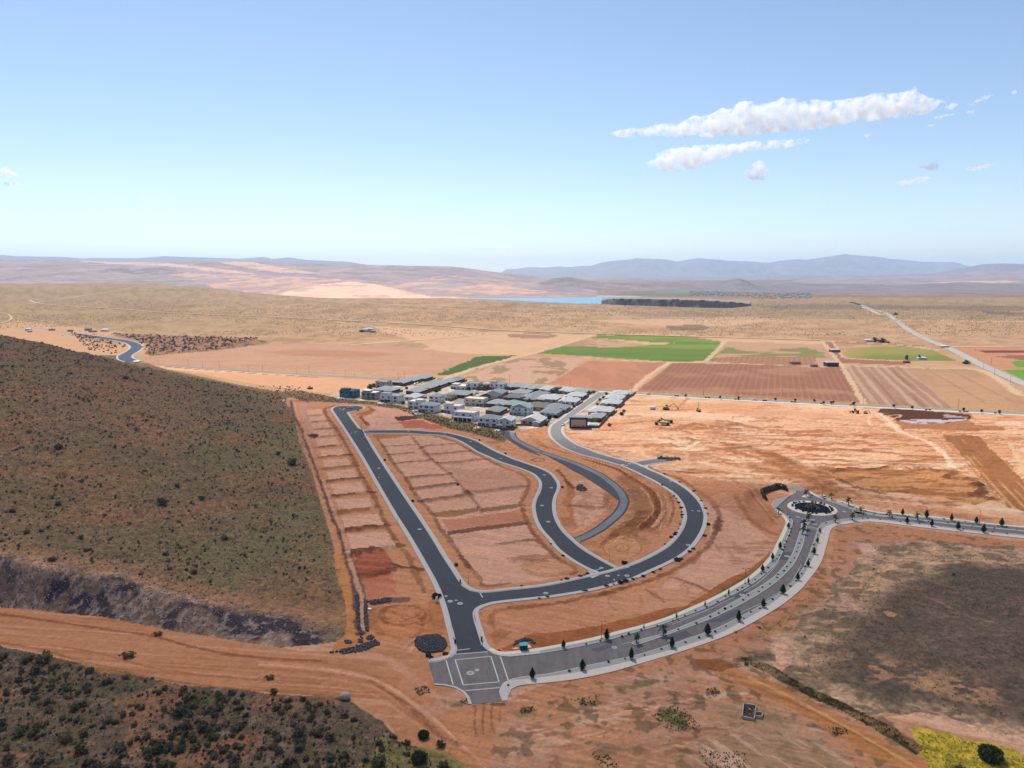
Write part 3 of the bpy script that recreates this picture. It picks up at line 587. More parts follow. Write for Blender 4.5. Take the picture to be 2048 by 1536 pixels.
# north block
paint(M(z1((615,325),(700,300),(820,265),(865,225),(930,265),(870,325),(760,350),(690,378)), .6), sh(166, 100, 58), .9); br(z1((815,195),(865,225),(930,265)), 2, .2)
br(z1((690,375),(760,450),(830,520)), 2, .3); br(z1((730,388),(950,380),(1270,385)), 1, .2, .5); br(z1((830,500),(1100,492),(1360,488)), 1, .2, .5)
paint(M(z1((1335,452),(1500,435),(1750,430),(1900,490),(2100,520),(2080,575),(1900,590),(1700,560),(1440,560)), 1), sh(176, 88, 62), .85)
m = M(z1((1262,375),(1400,362),(1620,358),(1730,395),(1600,415),(1330,445)), .5); paint(m, sh(76, 46, 38), .95)
paint(M(z5((940,450),(1060,440),(1330,450),(1100,495),(1030,495)), 1), sh(150, 100, 78), .6); paint(M(z5((720,310),(820,305),(830,350),(740,362)), 1), sh(168, 100, 62), .6)
L(z5((1140,530),(1190,565),(1300,590),(1470,578),(1560,570)), 1.2, BRN, .6, brk=.3); ring((1850,765), 105, 25, 1.8, sh(100, 66, 58), .8, org=z5)
m = M(zt((460,760),(560,745),(640,745),(665,790),(600,822),(500,815)), .5); paint(m, sh(66, 52, 56), .9)
# between the curved street and the path
paint(M(z6((985,0),(1050,110),(1130,260),(1050,400),(1060,600),(1140,790),(900,780),(840,640),(1020,640),(900,400),(990,200)), 1.5), sh(164, 102, 62), .65)
br(z7((290,860),(400,960),(480,1080),(580,1165)), 2.2, .4); br(z6((1030,445),(1300,455),(1590,470),(1640,380),(1650,250)), 2.6, .4, .65)
br(z7((820,860),(1000,980),(1120,1100),(1180,1230),(1230,1330)), 5, .3, .55, sh(170, 104, 58)); br(z6((1700,250),(1720,420),(1660,560),(1540,640)), 4, .3, .5, sh(170, 104, 58))
ring((1220,100), 90, 58, 1.2, sh(150, 92, 60), .3, org=z6)
# slope and curved tracks between the path and the outer street
m = M(z9((0,590),(200,400),(420,260),(560,130),(640,0),(900,0),(820,200),(640,330),(540,430),(350,470),(200,560),(0,650)), 2) ; paint(m, sh(150, 92, 58), .8); paint(m * ss(fin, .5, .65), sh(116, 70, 44), .6)
arc = z8((100,480),(230,620),(330,790),(390,950),(420,1080),(330,1230),(200,1330),(50,1430)); br(arc, 9, .6, .55); 
for k in range(26):
    f = k / 25.0; base = [np.array(p) for p in z7((700,660),(1000,760),(1300,860))] + [np.array(p) for p in z8((150,520),(420,700),(540,900),(580,1080),(480,1200),(300,1360))]
    outr = [np.array(p) for p in z7((700,620),(1050,680),(1450,800))] + [np.array(p) for p in z8((300,400),(620,560),(850,760),(905,950),(900,1120),(820,1330))]
    pts = [tuple(a * (1 - f) + b * f + np.array([R.uniform(-1, 1), R.uniform(-.5, .5)])) for a, b in zip(base, outr)]
    L(pts, R.uniform(.7, 1.8), R.choice([sh(222, 162, 128), sh(124, 70, 42), sh(136, 78, 46), sh(120, 66, 40), sh(214, 152, 116)]), .8, brk=.35, h=.35)
m = M([(1130,985),(1240,960),(1320,930),(1345,1000),(1350,1030),(1300,1100),(1220,1130),(1180,1120),(1120,1060)], 2) ; paint(mf(m, 1, 1, 6, 3, 38, .5, .62), sh(160, 104, 70), .5)
paint(M(z9((0,640),(350,440),(560,450),(700,560),(760,640),(600,780),(300,860),(0,800)), 1.5), sh(190, 130, 84), .6)
for k in range(7): ring((380, 640), 330 - k * 42, 190 - k * 24, .8, R.choice([sh(216,158,120), sh(150,96,60)]), .5, org=z9)
L(z5((1450,310),(1600,380),(1800,480),(2048,600)), 1.6, li(200, 120, 70), .5); 
for k in range(9): L([(1040 + k * 7, 868 + k * 1.2), (1070 + k * 6.2, 890 + k * .6), (1120 + k * 5.4, 906 + k * .1)], 1.4, R.choice([li(190, 116, 70), li(236, 172, 130)]), .5)
paint(M(z5((1440,190),(2020,190),(2048,330),(1440,300)), 1), li(222, 146, 96), .8)
# outside the outer street
br(z8((470,275),(560,330),(760,410),(980,470),(1200,610),(1420,760),(1540,850),(1640,980),(1690,1100),(1700,1220),(1640,1420)), 2.4, .4, .7); br(z9((2030,130),(1980,330),(1880,580),(1700,740),(1540,890),(1300,1010),(1100,1110),(900,1180),(650,1270),(300,1340),(0,1430)), 2.4, .4, .7)
br(z10((0,1160),(350,1140),(540,1100),(700,1100),(900,1060),(1140,1000),(1500,950),(1700,900),(2048,800)), 2.4, .4, .7); L(z3((2048,870),(1600,910),(1420,940),(1310,1020),(1290,1150),(1350,1250)), 2.2, sh(150,94,58), .7, brk=.2)
br(z9((1170,1140),(1260,1150),(1500,1240),(1700,1310),(1890,1400)), 1.2, .3, .6); br(z12((960,170),(1100,250),(1250,370)), 1.2, .2, .5); ring((600,350), 280, 200, 1.0, sh(160, 104, 66), .5, 2.2, .7, org=z12); ring((1350,180), 330, 160, 1.0, sh(160, 104, 66), .45, -.9, .6, org=z12)
paint(M(z3((1330,1350),(1500,1260),(1700,1310),(1560,1420),(1350,1536)), 2), sh(160, 100, 60), .7)
# cut slope beside the boulevard
SL = z12((0,800),(230,770),(450,690),(700,650),(1000,560),(1300,470),(1600,450),(2048,200),(2048,340),(1700,465),(1300,635),(900,765),(500,865),(0,995)) 
SLp = [(1000,1300),(1060,1268),(1120,1262)] + SL[:8] + z13((350,850),(480,760),(700,640),(1000,530),(1230,340),(1350,200),(1370,270),(1200,455),(1000,625),(700,815),(350,995),(0,1175)) + SL[9:] + [(1120,1290),(1040,1302)]
m = M(SLp, .8); paint(m, sh(160, 94, 54), .92); paint(mf(m, 1, 1, 5, 3, 39, .5, .6), sh(140, 86, 52), .5)
paint(M(z13((100,1130),(500,880),(800,690),(1060,560),(1200,430),(1210,455),(1060,590),(800,740),(500,920),(120,1140)), .8), sh(96, 86, 52), .7); paint(M(z12((1150,670),(1300,640),(1700,460),(1700,430),(1300,590)), .8), sh(96, 88, 50), .7)
m = M(z13((400,60),(1450,0),(1350,200),(1100,380),(700,420),(300,330)), 3); paint(m * ss(vn(X/7, (Y)/1.4, 42) + .3*(med-.5), .58, .75), sh(158, 100, 72), .6)
paint(m * ss(vn((X*.3+Y)/9, (X)/2.0, 43), .66, .8), sh(160, 106, 78), .4)
m = M([(1380,960),(1450,965),(1500,985),(1545,1030),(1560,1050),(1520,1060),(1450,1020),(1400,1000)], 2); paint(m, sh(172, 112, 80), .6)
for k in range(8): L([(1440 + 5*k, 950 + 2*k), (1480 + 7*k, 975 + 3*k), (1520 + 5*k, 1010 + 4*k), (1545 + 2*k, 1045 - 2*k)], .9, R.choice([sh(214,158,126), sh(146,90,60)]), .5, brk=.3)
L([(1470,1000),(1500,1040),(1530,1060),(1552,1068)], 2.4, sh(150,92,58), .7)
print('lots painted')
# ---- village ground
VIL = [(655,792),(690,783),(790,765),(850,752),(1000,766),(1180,779),(1264,787),(1228,822),(1196,857),(1140,857),(1085,854),(1032,862),(1000,858),(950,846),(890,832),(830,818),(770,806),(700,802)]
m = M(VIL, .5); paint(m, sh(190, 168, 152), .95); paint(mf(m, 1, 1, 9, 3, 44, .5, .6), sh(120, 106, 84), .7)
paint(M([(560,785),(600,781),(680,797),(780,806),(850,824),(905,838),(960,849),(1010,858),(1022,868),(1008,886),(960,871),(900,857),(850,840),(800,820),(740,809),(680,806),(600,801)], 1.5), sh(112, 94, 66), .85)
paint(M([(770,815),(830,818),(838,826),(800,826)], 1), LOT, .9)
paint(M([(985,842),(1020,846),(1026,862),(1000,860)], 1), sh(116, 170, 70), .0)
paint(M([(1055,866),(1100,862),(1112,880),(1060,880)], 1), li(222, 150, 104), .5)
# ---- hillside
HILL = [(-2500,560),(0,650),(120,672),(230,705),(330,738),(480,770),(560,784),(602,795),(590,830),(604,870),(620,930),(640,1000),(664,1080),(676,1130),(690,1180),(694,1255),(688,1282),(600,1292),(560,1296),(356,1264),(208,1234),(0,1215),(-2500,1100)]
hm = ((Z > .6) | (inpoly(PX, PY, HILL))) & (Y > 215) & (Y < 1060) & (X < -40) & ~inpoly(PX + wobX * 3, PY + wobY * 3, [(560,797),(640,790),(700,1290),(600,1310),(690,1300),(704,1180),(672,1080),(652,1000),(632,930),(612,870),(596,830)])
hm &= (X < np.interp(Y, HBs[:, 1], HBs[:, 0]) + 4)
m = hm.astype(float); ZN[hm] = 1
paint(m, sh(128, 98, 78)); paint(m * ss(big, .42, .6), sh(112, 92, 70), .7); paint(mf(m, 1, 1, 40, 4, 45, .5, .62), sh(146, 98, 72), .6)
paint(mf(m, 1, 1, 12, 4, 46, .5, .62), sh(116, 98, 68), .45); paint(m * ss(fin, .55, .7), sh(84, 70, 50), .55); paint(m * ss(vfin, .7, .9), sh(164, 136, 96), .4)
paint(m * ss(Y, 520, 700), sh(96, 80, 62), .5)
paint(m * (PX > 400) * (PY > 850) * ss(fbm(X, Y, 25, 3, 47), .45, .6), sh(112, 102, 72), .5)
yt = np.interp(X, TOE[:, 0], TOE[:, 1]); eY = Y - yt
cut = m * ss(eY, -4, 0) * (1 - ss(eY + (med - .5) * 14, 15, 21)) * (X < -62)
paint(cut, sh(124, 98, 86), .9); paint(mf(cut, 1, 1, 10, 4, 48, .46, .58), sh(62, 52, 60), .95); paint(cut * ss(fin, .55, .68), sh(170, 140, 124), .6); paint(cut * ss(eY, 11, 18) * ss(fbm(X, Y, 16, 3, 49), .4, .6), sh(180, 134, 106), .9)
paint(m * ss(eY, 15, 20) * (1 - ss(eY, 22, 34)), sh(170, 118, 88), .45)
# ---- orange bench west of the lots with its lines of dark rock
paint(M(zt((95,130),(230,170),(300,500),(400,760),(560,1180),(700,1536),(620,1536),(480,1240),(330,900),(250,500)), 1), sh(180, 124, 96), .8)
paint(M(zu((640,0),(790,0),(960,560),(1040,980),(1160,1040),(1130,1110),(780,1200),(590,1235),(640,1130),(770,1010),(830,760),(720,400)), 1.2), sh(190, 122, 72), .85)
L(zt((190,180),(230,420),(330,600),(400,760),(500,1050),(600,1300),(690,1536)), 2.4, sh(80, 58, 50), .85, brk=.15, h=-.4); L(zt((225,180),(290,400),(340,520)), 1.6, sh(200, 150, 128), .7); L(zt((410,740),(500,930),(590,1160),(660,1350),(720,1536)), 1.5, sh(196, 146, 122), .7)
paint(M([(600,830),(612,862),(632,925),(652,1000),(672,1078),(690,1105),(700,1105),(688,1070),(664,1000),(645,940),(625,880)], .8), sh(186,122,86), .7); L([(641,958),(652,992),(664,1030),(680,1066),(690.4,1100)], 2.2, sh(80,60,54), .9, brk=.15, h=-.3); L([(645,958),(657,992),(669,1028),(685,1064),(694,1100)], 1.5, sh(204,150,124), .8)
L(zu((785,0),(820,130),(880,330),(920,520),(940,760),(950,930),(980,1000)), 2.6, sh(86, 70, 70), .9, brk=.1, h=-.3); L(zu((830,0),(900,200),(960,400),(1010,560),(1030,760),(1050,970)), 1.6, sh(92, 74, 68), .8, brk=.35)
L(zu((805,20),(880,230),(940,440),(985,560),(985,800),(1010,950)), 1.6, sh(206, 150, 118), .8)
# ---- dirt road
DR = [(-1800,1090),(-400,1180),(0,1215),(208,1234),(356,1264),(600,1303),(690,1303),(760,1290),(840,1310),(858,1325),(866,1360),(905,1372),(935,1400),(945,1412),(1012,1404),(1030,1440),(1050,1536),(1060,1700),(900,1700),(870,1560),(800,1480),(770,1440),(700,1400),(600,1387),(386,1369),(208,1333),(0,1289),(-400,1210),(-1800,1150)]
m = M(DR, .8); ZN[(m > .5) & (PX < 880)] = 14; paint(m, sh(182, 122, 86))
dr = np.array(W([(0,1250),(208,1283),(386,1318),(600,1345),(760,1350)]))
dax = (Y * .97 + X * .12)
paint(m * ss(vn(dax / .9, X / 40, 50) + .3 * (med - .5), .6, .78) * ss(870 - PX, 0, 110), sh(160, 100, 66), .6); paint(m * ss(vn(dax / 1.6, X / 60, 51), .6, .8) * ss(870 - PX, 0, 110), sh(200, 144, 112), .55)
L([(-100,1220),(0,1229),(100,1242),(200,1257),(300,1271),(420,1302),(520,1316),(640,1322)], 1.2, sh(130, 74, 46), .8, brk=.2, h=.15); L([(100,1290),(200,1307),(300,1334),(420,1352),(560,1362),(640,1366)], .9, sh(150, 88, 56), .7, brk=.3)
L([(-100,1278),(0,1286),(70,1297),(208,1333),(386,1369),(600,1387),(690,1395)], 1.0, sh(126, 70, 48), .7, brk=.3)
for k in range(26):
    o = R.uniform(0, 1); L([(520, 1312 + 60*o), (640, 1325 + 50*o), (740, 1345 + 44*o), (800, 1375 + 50*o), (860, 1420 + 50*o), (930, 1490 + 20*o), (990, 1560 - 20*o)], R.uniform(.5, 1.0), R.choice([sh(214,156,122), sh(160,100,66), sh(176,112,76)]), .5, brk=.45)
L([(740,1362),(800,1400),(832,1426),(870,1462),(920,1490)], 1.6, sh(132, 82, 54), .75, brk=.35, h=.25); L([(700,1310),(780,1320),(840,1370),(880,1395),(930,1385),(975,1362)], 3, sh(206, 148, 118), .6)
m = M([(790,1412),(860,1404),(880,1382),(905,1376),(940,1398),(940,1420),(900,1425),(870,1440)], 1.5, 2); paint(m, sh(188, 136, 112), .6)
m = M([(800,1325),(866,1350),(862,1392),(820,1400),(790,1375)], 2, 2); paint(m, sh(190, 128, 94), .6)
for x0 in (952, 968, 985, 1002): L([(x0, 1412), (x0 - 3, 1440), (x0 - 1 - (x0 > 980) * -6, 1468)], .8, sh(140, 84, 52), .8, brk=.2)
L([(948,1411),(965,1407),(985,1408),(1006,1409)], 1.6, sh(110, 68, 50), .85)
# ---- open ground in the south
SB = [(1015,1402),(1100,1366),(1293,1326),(1440,1280),(1600,1182),(1652,1096),(1668,1053),(1740,1046),(2048,1085),(3000,1150),(3000,1900),(900,1900),(980,1500)]
m = M(SB, 1); paint(m, sh(182, 130, 102)); sb = m
paint(mf(m, 1, 1, 24, 4, 52, .48, .62), sh(186, 126, 88), .7); paint(mf(m, 1, 1, 16, 4, 53, .58, .68), sh(202, 156, 130), .6); paint(m * ss(fin, .62, .75), sh(150, 104, 80), .4)
belt = M([(1015,1402),(1100,1366),(1293,1326),(1440,1280),(1600,1182),(1640,1120),(1662,1060),(1740,1046),(2048,1085),(2400,1130),(2400,1150),(2048,1110),(1800,1080),(1700,1075),(1680,1120),(1640,1190),(1560,1250),(1460,1300),(1300,1345),(1100,1380)], 1.5); paint(belt, sh(186, 122, 88), .8)
for k in range(40):
    o = R.uniform(0, 1); x = R.uniform(1020, 1380); L([(x, 1395 + 110*o), (x + 50, 1385 + 108*o + R.uniform(-6,6)), (x + 110, 1375 + 100*o + R.uniform(-8,8))], R.uniform(.4, 1), R.choice([sh(214,164,134), sh(158,104,72), sh(168,112,82)]), .5, brk=.5)
gp = ss(fbm(X, Y, 5, 3, 54), .5, .6)
for p, a in (([(1140,1398),(1200,1388),(1240,1372),(1310,1348),(1320,1370),(1260,1388),(1240,1400),(1170,1420)], .7), ([(1300,1430),(1340,1412),(1370,1420),(1395,1450),(1400,1465),(1340,1465),(1330,1445)], .95), ([(1408,1380),(1430,1374),(1448,1385),(1435,1397),(1412,1392)], .8), ([(1000,1420),(1100,1410),(1110,1428),(1040,1440)], .5), ([(1190,1485),(1240,1490),(1230,1510),(1200,1508)], .5), ([(1390,1500),(1500,1505),(1560,1560),(1400,1540)], .8), ([(820,1372),(855,1368),(866,1385),(840,1393),(828,1388)], .8), ([(1650,1452),(1690,1455),(1700,1470),(1670,1474)], .9), ([(880,1395),(935,1400),(930,1416),(880,1420)], .7)):
    mm = M(p, 2, 1.5); paint(mm * gp, sh(92, 92, 56), a); paint(mm * (1 - gp), sh(150, 120, 88), a * .4)
m = M([(1190,1488),(1215,1483),(1243,1495),(1235,1508),(1205,1508)], .6); paint(m, sh(130, 108, 98), .8)
for k in range(70):
    x = R.uniform(1030, 1760); y = R.uniform(1380, 1530); a = R.uniform(-.5, .6); L([(x, y), (x + 22*math.cos(a), y + 9*math.sin(a)), (x + 44*math.cos(a+.2), y + 18*math.sin(a+.2))], R.uniform(.5, 1.6), R.choice([sh(150,98,66), sh(120,84,56), sh(220,176,148), sh(92,88,58)]), .6, brk=.5)
paint(mf(sb, 1, 1, 3.5, 3, 86, .6, .68), sh(104, 84, 58), .7); paint(mf(sb, 1, 1, 60, 3, 87, .48, .6), sh(182, 124, 86), .5)
# grey-brown scrub in the south-east
SE = [(1400,1345),(1520,1290),(1600,1245),(1650,1200),(1672,1165),(1700,1140),(1720,1110),(1740,1096),(1860,1080),(2048,1098),(3000,1180),(3000,1640),(2200,1560),(2048,1490),(1960,1464),(1870,1436),(1800,1430),(1720,1430),(1600,1370),(1500,1335)]
m = M(SE, 4); ZN[m > .5] = 15; paint(m, sh(180, 140, 112)); paint(mf(m, 1, 1, 10, 4, 55, .42, .56), sh(122, 98, 76), .85); paint(mf(m, 1, 1, 4, 3, 56, .54, .66), sh(96, 82, 64), .6); paint(mf(m, .4, 1, 3, 3, 57, .56, .68), sh(204, 160, 126), .6)
core = M([(1600,1330),(1640,1270),(1690,1220),(1730,1185),(1790,1150),(1880,1122),(2000,1120),(3000,1230),(3000,1640),(2300,1540),(2048,1475),(1960,1452),(1860,1425),(1760,1420),(1660,1380)], 6, 12)
paint(core, sh(92, 76, 64), .9); paint(mf(core, .5, 1, 3.5, 3, 58, .52, .66), sh(114, 92, 76), .5); paint(mf(core, 1, 1, 26, 4, 59, .48, .6), sh(88, 76, 66), .6)
paint(core * M([(1620,1290),(1740,1290),(1900,1330),(2048,1370),(2048,1450),(1850,1410),(1700,1370),(1640,1340)], 8, 12) * ss(fbm(X * .6, Y, 4, 3, 60), .5, .58), sh(178, 132, 98), .75)
paint(M([(1768,1221),(1785,1222),(1797,1228),(1785,1234),(1772,1230)], 1.5), sh(196, 150, 112), .8)
L([(1850,1192),(1880,1205),(1920,1225),(1945,1235),(1990,1245)], 1, sh(170, 130, 104), .5, brk=.4)
paint(M(q(1480,940,3.606,[(840,540),(900,530),(1010,560),(960,590),(880,585)]), .8), sh(204, 158, 134), .9); 
for pts in ([(940,830),(1060,720),(1250,650),(1500,600),(1700,600)], [(1000,740),(1180,640),(1400,600)], [(860,850),(900,780),(1000,720)], [(640,760),(640,640),(660,480),(670,430)]): L(q(1480,940,3.606,pts), 2, sh(206, 158, 116), .5, brk=.4)
paint(M([(1560,1260),(1600,1240),(1640,1210),(1655,1170),(1640,1150),(1600,1200),(1540,1240),(1480,1270),(1500,1300)], 2, 3), sh(128, 104, 66), .45)
paint(M([(1540,1290),(1570,1280),(1590,1310),(1565,1345),(1545,1340)], 2), sh(206, 152, 124), .6)
# ditch and track running to the lower right
m = M([(1400,1312),(1450,1330),(1500,1348),(1560,1372),(1640,1412),(1720,1455),(1800,1500),(1870,1536),(2000,1640),(1900,1640),(1780,1530),(1640,1450),(1540,1395),(1440,1350),(1395,1330)], 1.2); paint(m, sh(180, 116, 66), .8)
m = M([(1466,1316),(1530,1346),(1600,1382),(1700,1430),(1760,1464),(1830,1510),(1860,1500),(1780,1452),(1700,1412),(1610,1368),(1540,1330),(1490,1312)], 1); paint(m, sh(84, 74, 44), .6); paint(mf(m, 1, 1, 3, 3, 85, .42, .55), sh(52, 50, 30), .9)
paint(M([(1390,1318),(1440,1316),(1480,1330),(1450,1345),(1400,1335)], 1.5), sh(130, 78, 46), .8); paint(M([(1480,1295),(1540,1308),(1545,1322),(1500,1322)], 2), sh(86, 78, 62), .6)
L([(1500,1356),(1560,1384),(1650,1430),(1740,1480),(1850,1545)], 1.2, sh(214, 160, 112), .6); L([(1520,1378),(1600,1412),(1700,1462),(1780,1510)], .8, sh(140, 86, 52), .6)
m = M([(1380,1470),(1500,1445),(1640,1470),(1700,1500),(1760,1560),(1800,1700),(1300,1700)], 5, 6); paint(m, sh(150, 116, 86), .7); paint(m * ss(vn((X+Y*.7)/1.2, (Y-X)/14, 61), .6, .8), sh(208, 164, 136), .6)
m = M([(1400,1400),(1500,1390),(1620,1440),(1600,1480),(1450,1470)], 4, 5); paint(m, sh(156, 124, 92), .6)
m = M([(1770,1435),(1840,1425),(1900,1436),(1990,1462),(2100,1490),(2300,1530),(2300,1580),(2048,1512),(1960,1478),(1860,1455)], 1.2); paint(m, sh(214, 162, 130), .85)
YEL = [(1828,1460),(1850,1463),(1900,1468),(1968,1490),(2048,1516),(2300,1590),(2300,1800),(1900,1700),(1855,1536),(1836,1500)]
m = M(YEL, 5); ZN[m > .5] = 16; paint(m, sh(186, 158, 58)); paint(mf(m, 1, 1, 5, 3, 62, .5, .62), sh(128, 116, 50), .75)
# scrub south-west of the dirt road
SWP = [(-1800,1160),(-400,1215),(0,1291),(208,1336),(386,1372),(600,1390),(690,1398),(740,1430),(760,1442),(800,1480),(870,1505),(930,1540),(980,1600),(1000,1900),(-3000,1900)]
m = M(SWP, 1.2); ZN[m > .5] = 17; paint(m, sh(106, 84, 70)); paint(m * ss(big, .45, .6), sh(96, 80, 62), .7); paint(mf(m, 1, 1, 8, 4, 63, .5, .62), sh(84, 74, 54), .7); paint(m * ss(fin, .58, .7), sh(132, 106, 86), .45); paint(mf(m, 1, 1, 15, 3, 64, .6, .68), sh(150, 100, 72), .5); paint(m * ss(vfin, .65, .9), sh(70, 60, 44), .4)
paint(M([(120,1310),(208,1334),(260,1350),(200,1348)], 1), sh(170, 112, 60), .6); paint(M([(760,1470),(870,1500),(940,1545),(800,1600),(700,1560)], 3), sh(130, 118, 66), .6)
# overall soil grain
g0 = vn(X / .55, Y / .55, 80); g1 = fbm(X, Y, 1.5, 2, 81); stk = vn((X * .94 + Y * -.35) / 16, (X * .35 + Y * .94) / .75, 82)
rug_ = np.where(np.isin(ZN, (1, 17, 15, 16)), .55, .20)
nearw = ss(900 - Y, 0, 500)
C *= (1 + nearw * rug_ * ((g0 - .5) * .9 + (g1 - .5) * 1.3))[:, None]
C *= (1 - nearw * (ZN == 0) * .13 * ss(stk, .58, .8))[:, None]; C *= (1 + nearw * (ZN == 0) * .10 * ss(.42 - stk, 0, .2))[:, None]
spk = (vn(X / .8, Y / .8, 83) > .88) & (ZN == 0) & (Y < 620) & (fbm(X, Y, 12, 2, 84) > .5); C[spk] *= .72
C *= (.93 + .14 * med[:, None])
C = np.clip(C, 0.01, .85)
# soil relief: flat where anything is paved
rel = (fbm(X, Y, 11, 3, 70) - .5) * .5 + (fin - .5) * .22
Z = Z + np.where(Y < 1000, rel * RDS, 0)
slope = M(SLp, 0, 3); Z += 1.0 * slope * RDS
bx, by = G(1515, 1000); Z += 3.4 * np.exp(-(((X - bx) / 20) ** 2 + ((Y - by) / 26) ** 2)) * ss(RD, 0, 7)
dk = ss(M(zA((1265,1225),(1500,1190),(1830,1150),(1920,1165),(1700,1195),(1280,1252)), 0, 2))
Z = np.where(RD < .5, -.06, Z)
Z[Y > 1000] += 0
# ---- split the sheet into its kinds of ground
idx = np.arange(N).reshape(nr, nc)
Q = np.stack([idx[:-1, :-1].ravel(), idx[:-1, 1:].ravel(), idx[1:, 1:].ravel(), idx[1:, :-1].ravel()], 1)[:, ::-1]
zq = ZN[Q[:, 0]]
GMATS = {0: ground_mat('graded soil', .9, .10, .05), 1: ground_mat('stony hillside soil', .7, .28, .25), 14: ground_mat('packed dirt', .9, .09, .05), 17: ground_mat('stony soil', .8, .25, .2), 15: ground_mat('grey scrub soil', .8, .2, .15)}
FM = ground_mat('field soil', .12, .08, 0.02)
NAMES = {0: 'ground', 1: 'hillside', 2: 'brush_land', 3: 'bare_field', 4: 'fallow_field', 5: 'sandy_field', 6: 'ploughed_field', 7: 'striped_field', 8: 'stubble_field', 9: 'dry_field', 10: 'green_field', 11: 'alfalfa_field', 12: 'hay_field', 13: 'lawn', 14: 'dirt_road', 15: 'scrubland', 16: 'meadow', 17: 'desert_scrub_ground'}
for z in np.unique(zq):
    q4 = Q[zq == z]; u, inv = np.unique(q4, return_inverse=True)
    o = mesh_np(NAMES[int(z)], np.stack([X[u], Y[u], Z[u]], 1), inv.reshape(-1, 4), GMATS.get(int(z), GMATS[0] if z == 16 else FM), cols=C[u], smooth=True)
    o['kind'] = 'structure'
def gz(x, y):
    """height of the soil as built"""
    r = np.searchsorted(-Yr, -y); r = int(np.clip(r, 1, nr - 1)); 
    t = (Yr[r-1] - y) / (Yr[r-1] - Yr[r]); k = kx[r-1] * (1-t) + kx[r] * t
    p = x / k + CX; c = int(np.clip(np.searchsorted(pxs, p), 1, nc - 1)); s = (p - pxs[c-1]) / (pxs[c] - pxs[c-1])
    g = lambda a, b: Z[a * nc + b]
    return float((g(r-1, c-1) * (1-s) + g(r-1, c) * s) * (1-t) + (g(r, c-1) * (1-s) + g(r, c) * s) * t)
print('ground', N)
# ------------------------------------------------------------------ water, hills and mountains
WATER = mat('lake water', (.10, .26, .36), rough=.25, spec=.5, noise=.12, scale=.004)
lake = flat('lake', W([(925,597.5),(960,593.5),(1010,590.5),(1070,589),(1140,589),(1200,590.5),(1290,593),(1255,597),(1236,600),(1205,605),(1200,608.5),(1150,607.5),(1080,604),(1000,600)], .5), .5, WATER, skirt=0)
def bez(x, prof):
    a = np.array(prof, float); return np.interp(x, a[:, 0], a[:, 1])
def ridge(name, top, D, Db, col, kind='structure', n=300, m=22, rug=.25, sd=0, pw=1.2, zb=0, paintf=None, back=1500, matname='far rock', jag=0.6):
    x = np.linspace(top[0][0], top[-1][0], n); yt = bez(x, top) + (fbm(x, x * 0 + sd, 26, 4, sd) - .5) * 2 * jag
    d0 = (yt - CY) * cp + F * sp; f0 = F * cp - (yt - CY) * sp
    zt = H - D * d0 / f0
    s = np.linspace(0, 1, m); rowsV = []
    fade = np.minimum(1, np.minimum(np.arange(n), np.arange(n)[::-1]) / (n * .02))
    zt = zt * fade
    for k in s:
        Yk = Db + (D - Db) * k; Yv = np.full(n, Yk); Xk = (x - CX) / (F * cp + 217 * sp * 0 + 30) * D * (Yk / D) ** .85
        e = fbm(Xk * 1.0, Yv * .6, (D - Db) * .22, 4, sd + 5); e2 = np.abs(fbm(Xk, Yv * .35, (D - Db) * .10, 4, sd + 9) - .5) * 2
        z = zb + (zt - zb) * (k ** pw) * (1 - rug * (1 - k ** 3) * (e2 * 1.2 + (e - .5)))
        rowsV.append(np.stack([Xk, Yv + (e - .5) * (D - Db) * .05 * (1 - k), z], 1))
    last = rowsV[-1].copy(); last[:, 1] += back; last[:, 2] = last[:, 2] * .5 - 40; rowsV.append(last)
    V = np.concatenate(rowsV); mm = m + 1; id2 = np.arange(mm * n).reshape(mm, n)
    Fq = np.stack([id2[:-1, :-1].ravel(), id2[:-1, 1:].ravel(), id2[1:, 1:].ravel(), id2[1:, :-1].ravel()], 1)
    c = np.repeat(np.asarray(col)[None, :], len(V), 0)
    g = fbm(V[:, 0], V[:, 1], D * .02, 4, sd + 2); c = c * (.66 + .68 * g[:, None])
    if paintf:
        px, py = Pj(V[:, 0], V[:, 1], V[:, 2]); c = paintf(c, px, py, V)
    o = mesh_np(name, V, Fq, mat(matname, (1,1,1), rough=1, noise=.15, scale=.01, spec=.05, attr='Col', bump=.0), cols=np.clip(c, .01, .85), smooth=True)
    o['kind'] = kind; return o
def mixc(c, m, col): return c * (1 - m[:, None]) + np.asarray(col)[None, :] * m[:, None]
